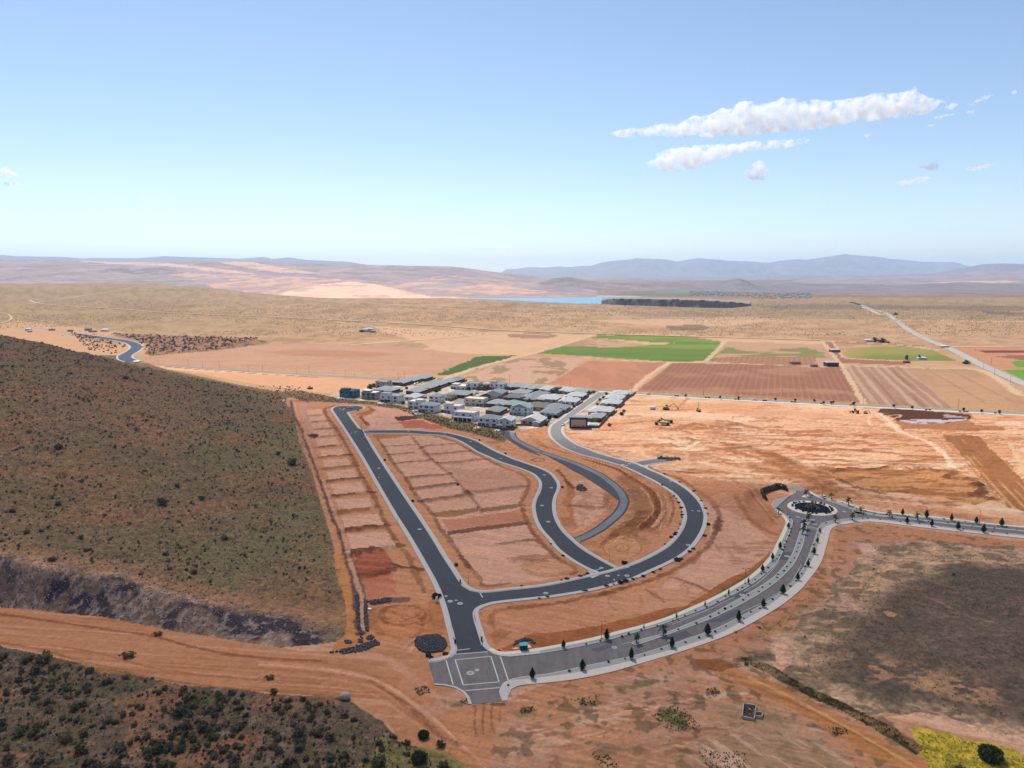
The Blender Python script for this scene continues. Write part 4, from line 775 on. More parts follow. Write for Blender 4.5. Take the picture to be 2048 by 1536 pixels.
def paint_h1(c, px, py, V):
    f = fbm(V[:, 0], V[:, 1], 420, 4, 81); f2 = fbm(V[:, 0], V[:, 1] * .5, 160, 4, 82)
    def pm(p, s=12): 
        return inpoly(px + (f - .5) * s * 4, py + (f2 - .5) * s, p).astype(float)
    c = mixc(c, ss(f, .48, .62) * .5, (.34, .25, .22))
    pink = (.66, .38, .26)
    c = mixc(c, pm([(300,540),(420,548),(560,552),(700,560),(850,565),(1000,572),(1100,585),(900,600),(700,600),(560,592),(440,580),(380,560)], 8) * ss(f2, .36, .6) * .85, pink)
    c = mixc(c, pm([(140,520),(250,522),(330,526),(420,535),(520,548),(460,546),(340,533),(200,527)], 3) * .85, (.72, .42, .30))
    c = mixc(c, pm([(430,523),(500,524),(600,540),(640,548),(560,545),(470,532)], 4) * .8, (.70, .42, .30))
    c = mixc(c, pm([(540,590),(620,572),(700,562),(760,570),(860,592),(950,597),(900,600),(720,600),(560,600)], 4) * .9, (.80, .50, .34))
    c = mixc(c, pm([(840,558),(900,552),(1000,560),(1060,572),(1000,578),(900,574)], 6) * ss(f2, .5, .6) * .7, (.62, .36, .26))
    c = mixc(c, pm([(230,535),(330,537),(380,545),(330,551),(260,547),(200,540)], 5) * .6, (.14, .13, .16))  # cloud shadow on the far hills, painted into the slope colour
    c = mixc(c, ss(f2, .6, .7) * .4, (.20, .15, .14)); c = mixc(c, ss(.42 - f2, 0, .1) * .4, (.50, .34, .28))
    return c
PUR = (.32, .235, .225)
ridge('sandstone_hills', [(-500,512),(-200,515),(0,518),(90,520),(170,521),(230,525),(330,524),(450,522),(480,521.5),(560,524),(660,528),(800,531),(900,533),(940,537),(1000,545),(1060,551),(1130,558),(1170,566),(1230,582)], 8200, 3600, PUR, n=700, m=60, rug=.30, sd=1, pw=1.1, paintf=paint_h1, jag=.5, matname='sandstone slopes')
ridge('rocky_hill', [(1050,574),(1085,562),(1110,556),(1135,554),(1160,558),(1200,564),(1260,567),(1330,573),(1380,577)], 5900, 5200, (.24, .19, .18), n=160, m=20, sd=3, rug=.4, jag=.8)
ridge('low_hills', [(1290,579),(1330,571),(1345,573),(1400,575),(1440,574),(1462,563),(1476,557.5),(1492,560),(1505,568),(1530,575),(1545,571),(1560,568.5),(1608,566.5),(1660,569),(1720,569),(1800,571),(1870,566),(1930,566),(2048,568),(2300,570)], 6200, 4700, (.20, .165, .175), n=360, m=26, sd=4, rug=.5, jag=1.4)
ridge('layered_mesa', [(1500,584),(1560,579),(1640,574),(1700,573),(1760,569),(1850,567),(1930,562),(1990,562),(2048,558),(2300,554)], 7600, 5000, (.25, .185, .185), n=360, m=30, sd=12, rug=.55, pw=.9, paintf=lambda c, px, py, V: mixc(c, ss(fbm(V[:, 0], V[:, 1] * .6, 300, 3, 97), .56, .62) * .8, (.60, .34, .24)), jag=1.2)
ridge('layered_mesa', [(1560,566),(1640,553),(1700,551),(1780,550),(1880,546.5),(1930,545),(1960,540),(2048,543),(2400,540)], 12000, 9000, (.27, .20, .20), n=360, m=30, sd=5, rug=.6, pw=.8, jag=1.6)
ridge('layered_mesa', [(1240,566),(1300,556),(1360,553),(1440,556),(1500,553),(1560,550),(1640,551),(1720,553),(1800,556)], 16000, 13500, (.22, .19, .19), n=200, m=20, sd=8, rug=.35)
ridge('mountain_range', [(985,541),(1050,535),(1180,532),(1195,527),(1235,521),(1270,517),(1300,517),(1335,520),(1350,523),(1372,519),(1395,516),(1440,520),(1500,524),(1540,525),(1560,521),(1590,518),(1612,519),(1645,514),(1665,511),(1690,509),(1712,512),(1740,512),(1770,517),(1830,522),(1870,524),(1905,524),(1925,530),(1950,534),(2400,536)], 30000, 23000, (.20, .17, .16), n=520, m=40, sd=6, rug=.9, jag=2.4, back=3000)
ridge('mountain_range', [(1900,540),(1925,536),(1960,528.5),(2000,527),(2048,527),(2200,524),(2400,530)], 18000, 15500, (.18, .15, .16), n=160, m=20, sd=7, rug=.5, jag=.8)
ridge('mountain_range', [(-500,505),(-200,508),(0,509),(45,512.5),(125,513.5),(170,517),(190,516),(280,516.5),(335,512),(375,514),(440,515.5),(480,518),(530,514),(548,518),(580,515),(620,520),(645,521),(690,523),(740,530),(800,538)], 26000, 21000, (.16, .14, .15), n=340, m=20, sd=10, rug=.5, jag=.8, back=3000)
# basalt bench by the lake: dark cliff with a flat top
def mesa():
    n = 260; x = np.linspace(1203, 1500, n); top = bez(x, [(1203,601),(1215,598.5),(1240,597.5),(1300,598),(1370,600),(1430,602.5),(1500,608)]); bot = bez(x, [(1203,607),(1230,610),(1300,612),(1400,615.5),(1460,616),(1500,612)])
    base = np.array([G(a, b) for a, b in zip(x, bot)]); rows_ = []
    hgt = (bot - top) * np.hypot(base[:, 0], base[:, 1]) / F * .97
    for k, (f, g) in enumerate(((0, 0), (.25, .25), (.42, .62), (.5, .95), (.62, 1.0), (4, 1.0), (10, .9), (14, 0))):
        r = fbm(base[:, 0] + k * 90, base[:, 1], 26, 3, 90); d = base / np.hypot(base[:, 0], base[:, 1])[:, None]
        off = (f * 30 + (r - .5) * 46 * (g < 1.01) * (0 < f < 1)); P = base + d * off[:, None]
        rows_.append(np.stack([P[:, 0], P[:, 1], hgt * g * (1 if k > 3 else .85 + .3 * r) - (2 if g == 0 else 0)], 1))
    V = np.concatenate(rows_); m_ = len(rows_); id2 = np.arange(m_ * n).reshape(m_, n)
    Fq = np.stack([id2[:-1, :-1].ravel(), id2[:-1, 1:].ravel(), id2[1:, 1:].ravel(), id2[1:, :-1].ravel()], 1)
    c = np.repeat(np.array([[.13, .125, .135]]), len(V), 0); c *= (.5 + fbm(V[:, 0], V[:, 2] * 3 + V[:, 1], 20, 3, 91))[:, None]; c[n * 4:] = (.30, .235, .17)
    o = mesh_np('basalt_mesa', V, Fq, mat('basalt', (1,1,1), rough=1, attr='Col', noise=.3, scale=.08, spec=.1), cols=c); o['kind'] = 'structure'
mesa()
# ------------------------------------------------------------------ air
if HAZE:
    hb = MB().quadbox((0, 19000, 497.5), (80000, 42000, 1005)).mesh('haze', None) if False else None
    me = bpy.data.meshes.new('haze'); mb = MB().quadbox((0, 19500, 480), (90000, 42000, 1060)); me.from_pydata(mb.v, [], mb.f); me.update()
    hz = bpy.data.materials.new('haze'); hz.use_nodes = True; t = hz.node_tree; t.nodes.remove(t.nodes['Principled BSDF']); pv = t.nodes.new('ShaderNodeVolumePrincipled')
    pv.inputs['Color'].default_value = (.60, .78, 1.0, 1); pv.inputs['Density'].default_value = HAZE; pv.inputs['Anisotropy'].default_value = .2
    t.links.new(pv.outputs[0], t.nodes['Material Output'].inputs['Volume']); me.materials.append(hz)
    o = bpy.data.objects.new('haze', me); COL.objects.link(o); o['kind'] = 'stuff'; o['label'] = 'pale blue haze over the far desert and mountains'
# ------------------------------------------------------------------ clouds
def cloud_mat(name, amax, nsc, lo=.35, hi=.6):
    m = bpy.data.materials.new(name); m.use_nodes = True; n = m.node_tree.nodes; l = m.node_tree.links; b = n['Principled BSDF']; n.remove(b)
    df = n.new('ShaderNodeBsdfDiffuse'); df.inputs[0].default_value = (.95, .95, .95, 1); tl = n.new('ShaderNodeBsdfTranslucent'); tl.inputs[0].default_value = (.95, .95, .95, 1)
    mx = n.new('ShaderNodeMixShader'); mx.inputs[0].default_value = .45; l.new(df.outputs[0], mx.inputs[1]); l.new(tl.outputs[0], mx.inputs[2])
    tr = n.new('ShaderNodeBsdfTransparent'); m2 = n.new('ShaderNodeMixShader'); l.new(tr.outputs[0], m2.inputs[1]); l.new(mx.outputs[0], m2.inputs[2])
    at = n.new('ShaderNodeAttribute'); at.attribute_name = 'Col'; tc = n.new('ShaderNodeTexCoord'); no = n.new('ShaderNodeTexNoise'); no.inputs['Scale'].default_value = nsc; no.inputs['Detail'].default_value = 6; no.inputs['Roughness'].default_value = .6
    l.new(tc.outputs['Object'], no.inputs['Vector'])
    ad = n.new('ShaderNodeMath'); ad.operation = 'ADD'; l.new(no.outputs['Fac'], ad.inputs[0]); sepc = n.new('ShaderNodeSeparateColor'); l.new(at.outputs['Color'], sepc.inputs[0]); l.new(sepc.outputs[0], ad.inputs[1])
    mr = n.new('ShaderNodeMapRange'); mr.interpolation_type = 'SMOOTHSTEP'; mr.inputs[1].default_value = 1 - (1 - lo); mr.inputs[1].default_value = lo + .5; mr.inputs[2].default_value = hi + .5; mr.inputs[3].default_value = 0; mr.inputs[4].default_value = amax
    l.new(ad.outputs[0], mr.inputs[0]); l.new(mr.outputs[0], m2.inputs[0]); l.new(m2.outputs[0], n['Material Output'].inputs['Surface'])
    return m
# the cloud overhead whose shade lies over the lots (photo shows only its shadow)
CLZ = 1500.0; offc = S.to_2d() / S.z * CLZ
SHADE = [(-1500,700),(-700,735),(-330,745),(-225,715),(-110,640),(-30,560),(40,500),(95,455),(165,400),(235,360),(330,330),(600,300),(1200,250),(1200,-900),(-1500,-900)]
def overhead(name, poly, z, feather, amax, label, step=26):
    xs = [p[0] for p in poly]; ys = [p[1] for p in poly]
    gx = np.arange(max(min(xs), -1500) - feather, max(xs) + feather, step); gy = np.arange(max(min(ys), -900) - feather, max(ys) + feather, step)
    A, B = np.meshgrid(gx, gy); a = A.ravel(); b = B.ravel(); wv = (fbm(a, b, 120, 3, 95) - .5) * 90
    ins = inpoly(a, b, poly); d = pldist(a, b, list(poly) + [poly[0]], feather * 3)
    sd = np.where(ins, d, -d) + wv; al = np.clip(.5 + sd / feather * .5, 0, 1.0)
    thick = 180 * ss(al, 0, 1) + 8; n_, m_ = B.shape; id2 = np.arange(n_ * m_).reshape(n_, m_)
    Fq = np.stack([id2[:-1, :-1].ravel(), id2[:-1, 1:].ravel(), id2[1:, 1:].ravel(), id2[1:, :-1].ravel()], 1)
    keep = (al[Fq].max(1) > .01); Fq = Fq[keep]
    V1 = np.stack([a + offc.x * z / CLZ, b + offc.y * z / CLZ, z + thick * (.6 + .8 * fbm(a, b, 90, 4, 96))], 1); V0 = np.stack([a + offc.x * z / CLZ, b + offc.y * z / CLZ, z - 10 * al], 1)
    V = np.concatenate([V0, V1]); FF = np.concatenate([Fq[:, ::-1], Fq + len(V0)])
    c = np.repeat(np.concatenate([al, al])[:, None], 3, 1)
    o = mesh_np(name, V, FF, cloud_mat('thin overhead cloud', amax, .006, .22, .75), cols=c, smooth=True); tag(o, label, 'cloud'); return o
overhead('cloud', SHADE, CLZ, 75, .34, 'broad thin cloud overhead, out of frame, that shades the empty lots and the hillside')
b0 = [(-640,1700),(-300,1350),(-60,1330),(-90,1480),(-330,1500),(-500,1620)]
def puffcloud(outline, D, seed, label, n=260, group=None, soft=.0, depth=.5):
    """a heap of lumpy lobes inside an outline seen at distance D, fused into one body of vapour"""
    r = random.Random(seed); xs = [p[0] for p in outline]; ys = [p[1] for p in outline]
    ico = bmesh.new(); bmesh.ops.create_icosphere(ico, subdivisions=2, radius=1); bv = np.array([v.co[:] for v in ico.verts]); bf = np.array([[v.index for v in f.verts] for f in ico.faces]); ico.free()
    VV, FF = [], []; k = 0; tries = 0; edge = list(outline) + [outline[0]]
    while k < n and tries < n * 40:
        tries += 1; px = r.uniform(min(xs), max(xs)); py = r.uniform(min(ys), max(ys))
        if not inpoly(np.array([px]), np.array([py]), outline)[0]: continue
        d = float(pldist(np.array([px]), np.array([py]), edge, 1e6)[0]); rad = min(max(d * r.uniform(.7, 1.0), 1.3), 13)
        f0 = F * cp - (py - CY) * sp; d0 = (py - CY) * cp + F * sp
        dd = D + r.uniform(-1, 1) * depth * d * D / F * 1.5
        c = np.array([(px - CX) / f0 * dd, dd, H - d0 / f0 * dd]); R_ = rad / F * dd
        v = bv * (1 + .5 * (fbm(bv[:, 0] * 2 + k, bv[:, 1] * 2 + bv[:, 2] * 1.7, 1.0, 3, k % 50)[:, None] - .5) * 2) * R_ * np.array([1.2, 1.3, .85]) + c
        VV.append(v); FF.append(bf + k * len(bv)); k += 1
    V = np.concatenate(VV); cen = V.mean(0); o = mesh_np('cloud', V - cen, np.concatenate(FF), None)
    rm = o.modifiers.new('r', 'REMESH'); rm.mode = 'VOXEL'; rm.voxel_size = max(9, (max(xs) - min(xs)) * D / F / 330)
    dg = bpy.context.evaluated_depsgraph_get(); me = bpy.data.meshes.new_from_object(o.evaluated_get(dg)); o.modifiers.clear(); o.data = me; me.name = 'cloud'
    bm = bmesh.new(); bm.from_mesh(me); seen = set(); best = None
    bm.verts.ensure_lookup_table()
    for v0 in bm.verts:                      # keep the one main body
        if v0 in seen: continue
        st_ = [v0]; comp = []; seen.add(v0)
        while st_:
            v_ = st_.pop(); comp.append(v_)
            for e_ in v_.link_edges:
                w_ = e_.other_vert(v_)
                if w_ not in seen: seen.add(w_); st_.append(w_)
        if best is None or len(comp) > len(best): 
            if best: bmesh.ops.delete(bm, geom=best, context='VERTS') if False else drop.extend(best)
            else: drop = []
            best = comp
        else: drop.extend(comp)
    bmesh.ops.delete(bm, geom=drop, context='VERTS'); bm.to_mesh(me); bm.free()
    me.materials.clear(); me.materials.append(CM); o.location = cen
    tag(o, label, 'cloud', group); return o
CM = bpy.data.materials.new('white cumulus'); CM.use_nodes = True; CM.node_tree.nodes.remove(CM.node_tree.nodes['Principled BSDF']); pv = CM.node_tree.nodes.new('ShaderNodeVolumePrincipled')
pv.inputs['Color'].default_value = (1, 1, 1, 1); pv.inputs['Anisotropy'].default_value = .3
_n = CM.node_tree.nodes; _l = CM.node_tree.links; _tc = _n.new('ShaderNodeTexCoord'); _no = _n.new('ShaderNodeTexNoise'); _no.inputs['Scale'].default_value = .006; _no.inputs['Detail'].default_value = 5; _no.inputs['Roughness'].default_value = .65; _l.new(_tc.outputs['Object'], _no.inputs['Vector'])
_mr = _n.new('ShaderNodeMapRange'); _mr.inputs[1].default_value = .45; _mr.inputs[2].default_value = .60; _mr.inputs[3].default_value = 0; _mr.inputs[4].default_value = CDEN; _l.new(_no.outputs['Fac'], _mr.inputs[0]); _l.new(_mr.outputs[0], pv.inputs['Density']); CM.node_tree.links.new(pv.outputs[0], CM.node_tree.nodes['Material Output'].inputs['Volume'])
ck = lambda *p: [(1180 + a * 868 / 2048, 140 + b * 280 / 661) for a, b in p]
puffcloud(ck((75,300),(150,275),(280,262),(340,248),(420,250),(440,228),(530,205),(560,215),(620,172),(650,185),(720,140),(770,145),(790,158),(870,145),(890,130),(970,132),(990,145),(1060,135),(1120,145),(1160,140),(1290,120),(1350,104),(1420,108),(1500,98),(1510,70),(1540,72),(1545,110),(1600,130),(1680,135),(1690,160),(1640,175),(1620,200),(1560,225),(1400,235),(1200,262),(1060,285),(840,300),(780,315),(690,315),(560,325),(500,312),(400,325),(330,312),(200,325),(110,318)), 15000, 1, 'long white cumulus bank, largest cloud, upper right of the sky', n=900)
puffcloud(ck((250,395),(340,385),(380,365),(500,352),(640,345),(760,335),(900,325),(1000,322),(1060,312),(1055,330),(960,370),(850,378),(720,395),(600,430),(520,465),(400,485),(340,480),(265,445),(280,425),(320,408)), 14000, 2, 'second white cloud streak just under the long bank', n=500)
puffcloud(ck((680,495),(740,480),(735,465),(770,440),(795,420),(830,435),(820,460),(850,470),(830,490),(845,520),(770,525),(740,508)), 13500, 3, 'small ragged white cloud with a pointed top below the streaks', n=120)
puffcloud(ck((1435,530),(1480,515),(1590,497),(1618,510),(1580,530),(1480,550),(1440,545)), 13500, 4, 'small flat white cloud at the lower right', n=90)
puffcloud(ck((1530,455),(1590,440),(1665,410),(1640,440),(1660,480),(1600,475),(1560,465)), 14000, 5, 'wispy cloud with an upswept tail at the right', n=60, soft=.25)
puffcloud(ck((1710,460),(1800,455),(1860,440),(1910,440),(1880,465),(1800,482),(1760,465)), 14500, 6, 'thin wispy cloud furthest right above the horizon', n=60, soft=.25)
puffcloud(ck((1560,240),(1640,212),(1740,200),(1760,195),(1740,210),(1650,230),(1580,245)), 15500, 7, 'narrow wisp under the right end of the long bank', n=50, soft=.15)
puffcloud(ck((1770,200),(1790,185),(1860,190),(1800,207)), 15500, 8, 'short wisp right of the long bank, lower of two', n=30, soft=.1)
puffcloud(ck((1760,170),(1800,155),(1830,125),(1900,110),(1900,130),(1840,150),(1780,175)), 15500, 9, 'ragged wisp rising off the right end of the long bank', n=50, soft=.15)
puffcloud(ck((1660,175),(1720,145),(1740,165),(1710,190)), 15500, 10, 'small round puff touching the right end of the long bank', n=30)
puffcloud(ck((1580,262),(1660,240),(1665,250),(1600,270)), 15500, 11, 'tiny wisp beneath the right end of the long bank', n=25, soft=.15)
puffcloud(ck((1985,95),(2010,90),(2025,105),(2005,120),(1990,110)), 15500, 12, 'tiny puff nearest the right edge of the sky', n=14, soft=.2)
puffcloud(ck((1290,298),(1320,295),(1380,285),(1340,305),(1300,318)), 15500, 13, 'tiny puff alone beneath the long bank', n=22, soft=.1)
puffcloud([(-30,345),(0,333),(12,333),(26,342),(48,350),(60,352),(40,356),(-30,358)], 15000, 14, 'upper of two white clouds at the left edge', n=60)
puffcloud([(-30,364),(30,362),(52,367),(60,371),(20,375),(-30,374)], 15000, 15, 'lower, flatter of two white clouds at the left edge', n=40)
puffcloud([(264,394),(285,388),(310,389),(333,396),(332,401),(300,401),(276,399)], 15500, 16, 'small flat white cloud low in the left of the sky', n=50)
puffcloud([(335,401),(370,402),(350,404)], 15500, 17, 'hair-thin wisp beside the small left cloud', n=10, soft=.3)
puffcloud([(196,391),(222,392),(215,397),(203,396)], 15500, 18, 'faintest small cloud, left of the flat left cloud', n=14, soft=.25)
print('far done')
# ------------------------------------------------------------------ streets
def asphalt(name, col, dust=None, **k):
    m = mat(name, col, rough=.85, noise=.16, scale=.35, spec=.25)
    if not m.get('done'):
        n = m.node_tree.nodes; l = m.node_tree.links; b = n['Principled BSDF']; src = b.inputs['Base Color'].links[0].from_socket
        tc = n.new('ShaderNodeTexCoord'); no = n.new('ShaderNodeTexNoise'); no.inputs['Scale'].default_value = .045; no.inputs['Detail'].default_value = 5
        mp = n.new('ShaderNodeMapping'); mp.inputs['Rotation'].default_value = (0, 0, k.get('rot', .3)); mp.inputs['Scale'].default_value = (1, .15, 1) if k.get('streak') else (1, 1, 1)
        l.new(tc.outputs['Object'], mp.inputs[0]); l.new(mp.outputs[0], no.inputs['Vector'])
        if k.get('streak'): no.inputs['Scale'].default_value = .5
        mr = n.new('ShaderNodeMapRange'); mr.inputs[1].default_value = .35; mr.inputs[2].default_value = .7; mr.inputs[4].default_value = k.get('amt', .5); l.new(no.outputs['Fac'], mr.inputs[0])
        mx = n.new('ShaderNodeMix'); mx.data_type = 'RGBA'; l.new(mr.outputs[0], mx.inputs[0]); l.new(src, mx.inputs[6]); mx.inputs[7].default_value = (*k.get('c2', tuple(c * 1.5 for c in col)), 1); src = mx.outputs[2]
        if dust:   # wind-blown sand on the far end of the street
            sx = n.new('ShaderNodeSeparateXYZ'); l.new(tc.outputs['Object'], sx.inputs[0]); d = n.new('ShaderNodeMapRange'); d.interpolation_type = 'SMOOTHSTEP'; d.inputs[1].default_value = dust[0]; d.inputs[2].default_value = dust[1]; d.inputs[4].default_value = dust[2]
            l.new(sx.outputs['Y'], d.inputs[0]); m3 = n.new('ShaderNodeMix'); m3.data_type = 'RGBA'; l.new(d.outputs[0], m3.inputs[0]); l.new(src, m3.inputs[6]); m3.inputs[7].default_value = (*dust[3], 1); src = m3.outputs[2]
        l.new(src, b.inputs['Base Color']); m['done'] = 1
    return m
NEWA = asphalt('fresh asphalt', (.036, .039, .048), c2=(.054, .057, .066))
CA = asphalt('street asphalt', (.039, .042, .052), dust=(350, 545, .85, (.23, .205, .19)), c2=(.058, .061, .070))
GREYA = asphalt('worn asphalt', (.125, .105, .10), c2=(.175, .15, .14), amt=.8, streak=True, rot=1.2)
PATCH = asphalt('asphalt patch', (.075, .072, .078)); FARA = asphalt('sun-bleached asphalt', (.19, .18, .175)); PATHA = asphalt('path asphalt', (.14, .145, .15))
CONC = mat('pavement concrete', (.44, .40, .36), rough=.9, noise=.08, scale=1.5, spec=.2); KERB = mat('kerb concrete', (.42, .40, .375), rough=.9, noise=.10, scale=2.0, spec=.2)
WIDEC = mat('broad walk concrete', (.54, .45, .38), rough=.9, noise=.07, scale=.8, spec=.2); PALEK = mat('pale walk concrete', (.62, .54, .43), rough=.9, noise=.08, scale=1.2)
GRAV = mat('grey landscape gravel', (.30, .29, .27), rough=1, noise=.22, scale=5, spec=.1, bump=.05)
PAINT = mat('road paint', (.50, .485, .46), rough=.7, noise=.2, scale=3); BAS = mat('basalt gravel', (.075, .07, .078), rough=1, noise=.5, scale=4, spec=.15, bump=.15)
IRON = mat('cast iron', (.16, .16, .16), rough=.6, spec=.4); BLACK = mat('black plastic', (.02, .02, .022), rough=.5)
def cat(*ps):
    out = []
    for p in ps:
        for a in p:
            if not out or math.hypot(a[0] - out[-1][0], a[1] - out[-1][1]) > .25: out.append(a)
    if math.hypot(out[0][0] - out[-1][0], out[0][1] - out[-1][1]) < .25: out.pop()
    return out
rv = lambda p: list(reversed(p))
stA = cat(cA_up[:0], W(z1((690,560),(745,640))), cA_e, W(z4((975,0),(1030,170))), rv(W(z4((640,320),(570,0)))), rv([p for p in cA_w if p[1] > G(0, 1262)[1]]), rv(cA_up))
Apoly = cat(rv(cA_up)[:0], rv(cA_up), [], W(z1((745,640))), cA_e, cCi[:6], rv(W(z3((1160,740))))[:1], cAC[::-1], W(z4((1080,290),(1150,360))), W(z4((605,420))), [p for p in rv(cA_w) if p[1] > G(0, 1309)[1]])
street = flat('street', Apoly, .02, NEWA)
Cend = W(z3((1110,858)))
Cpoly = cat(cCi, rv(cCo))
curve = flat('street', Cpoly, .024, CA)
Bpoly = cat(cBt, W(z10((1540,552))), rv(cBb)); bstreet = flat('street', Bpoly, .02, NEWA)
epoly = cat(W(E_top), rv(W(E_bot))); estreet = flat('side_street', epoly, .028, CA)
mouth = flat('cross_gutter', cat(W(z1((655,575),(745,604),(765,650),(800,690),(770,705),(745,640),(690,560)))), .03, KERB, skirt=0)
flat('cross_gutter', cat(W(z10((1400,655),(1300,560),(1345,520),(1440,505),(1540,555),(1780,490),(1900,445),(2048,462),(1700,545),(1540,594)))), .034, KERB, skirt=0)
flat('cross_gutter', W(z8((180,208),(225,220),(370,268),(480,250),(470,300),(360,285),(260,235),(170,210))), .034, CONC, skirt=0)
# boulevard, roundabout and crossing in one paved sheet
blv = cat(W(z4((150,560),(200,760),(255,910))), cSW, cS, W([(2150,1068)]), rv(cNE), rv(cN), W(z4((640,320),(635,365),(600,420),(530,470),(440,510),(300,545))))
boulevard = flat('boulevard', blv, .012, GREYA)
nex = flat('gravel_lane', W(z11((780,180),(1020,190),(900,120),(600,30),(430,0),(500,60),(650,140))), .008, mat('dusty gravel', (.26, .215, .18), rough=1, noise=.2, scale=.8))
def isl(name, A, B, mt, top=.15):
    P = cat(A, rv(B)); o = flat(name, P, top, mt, skirt=.2); ring_ = MB(); 
    return o
mcA, mcB = W1(M1_N, 2), W1(M1_S, 2); med1 = isl('median', mcA, mcB, GRAV)
m2A, m2B = W1(M2_N, 2), W1(M2_S, 2); med2 = isl('median', m2A, m2B, GRAV)
def kerb(P, side, wd=.35, z=.165, name='kerb', parent=None, mt=None):
    strip(name, P, offset(P, side * wd), z, z, mt or KERB, parent=parent, skirtA=.17, skirtB=.05)
kerb(mcA, -1); kerb(mcB, 1); kerb(m2A, -1); kerb(m2B, 1)
# residential pavements: kerb and walk as one raised slab along each edge
def walk(P, side, wd=2.1, name='sidewalk', mt=None, g=.42):
    inner = offset(P, side * .02); k1 = offset(P, side * g); out = offset(P, side * wd)
    strip('gutter', inner, k1, .035, .05, KERB, skirtA=.1); strip(name, k1, out, .16, .17, mt or CONC, skirtA=.13, skirtB=.35)
walk([p for p in cA_w if p[1] > G(0, 1325)[1] or True][:], -1); walk(cA_up, -1, 2.0); walk(cat(cA_e, cCi), 1)
walk(cCo, -1); walk(cAC, -1, 2.1)
walk(cBt, 1, 2.0); walk(cBb, -1, 2.0); walk(cSW, -1, .9); walk(W1(E_top), 1, 1.2); walk(W1(E_bot), -1, 1.2)
# planted strips and walks of the boulevard
n_out, s_in, s_out, ne_out = W1(N_out), W1(S_in), W1(S_out), W1(NE_out)
n0 = [p for p in cN if p[1] < 430]
flat('planting_strip', cat(cN, rv(n_out)), .13, GRAV); flat('planting_strip', cat(cS, rv(s_in)), .13, GRAV); flat('planting_strip', cat(cNE, rv(ne_out)), .13, GRAV)
kerb(cN, 1); kerb(cS, -1); kerb(cNE, -1) if False else kerb(cNE, 1)
flat('broad_walk', cat(s_in, rv(s_out)), .16, WIDEC, skirt=.4)
strip('sidewalk', n_out, offset(n_out, -1.7), .17, .165, PALEK, skirtA=.4, skirtB=.1); strip('sidewalk', ne_out, offset(ne_out, -1.5), .17, .165, PALEK, skirtA=.4, skirtB=.1)
flat('corner_walk', W(z4((1150,350),(1260,420),(1380,450),(1540,460),(1750,440),(2048,408),(2048,345),(1700,395),(1450,420),(1330,395),(1230,330),(1150,230),(1060,60),(1005,60),(1030,170),(1080,290))), .158, KERB, skirt=.1)
flat('corner_walk', W(z4((1400,1213),(1365,1120),(1350,1060),(1370,990),(1400,940),(1450,895),(1510,860),(1600,858),(1750,850),(1850,932),(1660,962),(1600,985),(1560,1015),(1520,1070),(1505,1130),(1500,1208))), .166, CONC, skirt=.4)
# roundabout island
ic = G(1624.2, 1016.2); RI = 12.0
isle = empty('roundabout_island', (ic[0], ic[1], 0)); tag(isle, 'raised round island with a concrete apron, dark pond and rock pile in the roundabout', 'traffic island')
MB().lathe([(RI + .1, -.1), (RI, .16), (9.3, .22), (9.2, .3), (8.6, .3), (8.5, .12)], 64).build('apron', mat('apron concrete', (.60, .52, .43), rough=.9, noise=.06, scale=1), isle, smooth=False)
MB().lathe([(8.55, .2), (4, .17), (.01, .16)], 48).build('pond', mat('dark pond', (.008, .012, .022), rough=.9, spec=.02, noise=.3, scale=2), isle)
rp = MB()
for k in range(46):
    a = R.uniform(0, 6.28); r0 = abs(R.gauss(0, 1.3)); zz = max(.2, 3.4 - r0 * 1.1) * R.uniform(.1, 1); s_ = R.uniform(.5, 1.1)
    rp.quadbox((r0 * math.cos(a) * 1.2 - .3, r0 * math.sin(a), zz), (s_, s_ * .8, s_ * 1.3), a, R.uniform(.5, .9), Matrix.Rotation(R.uniform(-.5, .5), 3, 'X'))
t = rp.build('rock_feature', mat('brown boulder', (.17, .14, .115), rough=1, noise=.4, scale=2), isle); t['kind'] = 'stuff'
# roundabout splitter islands
for pts in (((880,290),(935,250),(980,255),(1030,300),(960,305)), ((1745,545),(1745,525),(2000,575),(1840,590)), ((1745,600),(1790,590),(1830,625),(1780,640))):
    flat('splitter_island', W(z11(*pts)), .15, PALEK if len(pts) == 5 else GRAV)
# footpath with its basalt shoulders
pw_ = 1.9
flat('gravel_shoulder', W(z5((1170,255),(1190,240),(1370,285),(1380,330),(1440,430),(1600,540),(1900,690),(1850,690),(1600,590),(1400,470),(1300,395))), -.01, BAS, skirt=.1)
_P = resample(cT, 140); _T = np.gradient(_P, axis=0); _T /= np.hypot(_T[:, 0], _T[:, 1])[:, None]; _Nn = np.stack([_T[:, 1], -_T[:, 0]], 1); _px = Pj(_P[:, 0], _P[:, 1], _P[:, 0] * 0)
_k = np.arange(140); _w = 9.0 * np.sin(np.clip((_k - 42) / 62, 0, 1) * math.pi) ** .8
_s = slice(42, 105); strip('gravel_shoulder', [tuple(a) for a in (_P + _Nn * 1.5)[_s]], [tuple(a) for a in (_P + _Nn * (1.8 + _w)[:, None])[_s]], .03, .02, BAS, skirtB=.3, n=80)
strip('gravel_shoulder', offset(cT, 1.5), offset(cT, 3.0), .0, -.03, BAS, skirtB=.2); strip('gravel_shoulder', offset(cT, -3.0), offset(cT, -1.5), -.03, .0, BAS, skirtA=.2)
footpath = strip('footpath', offset(cT, pw_), offset(cT, -pw_), .05, .05, PATHA, skirtA=.15, skirtB=.15)
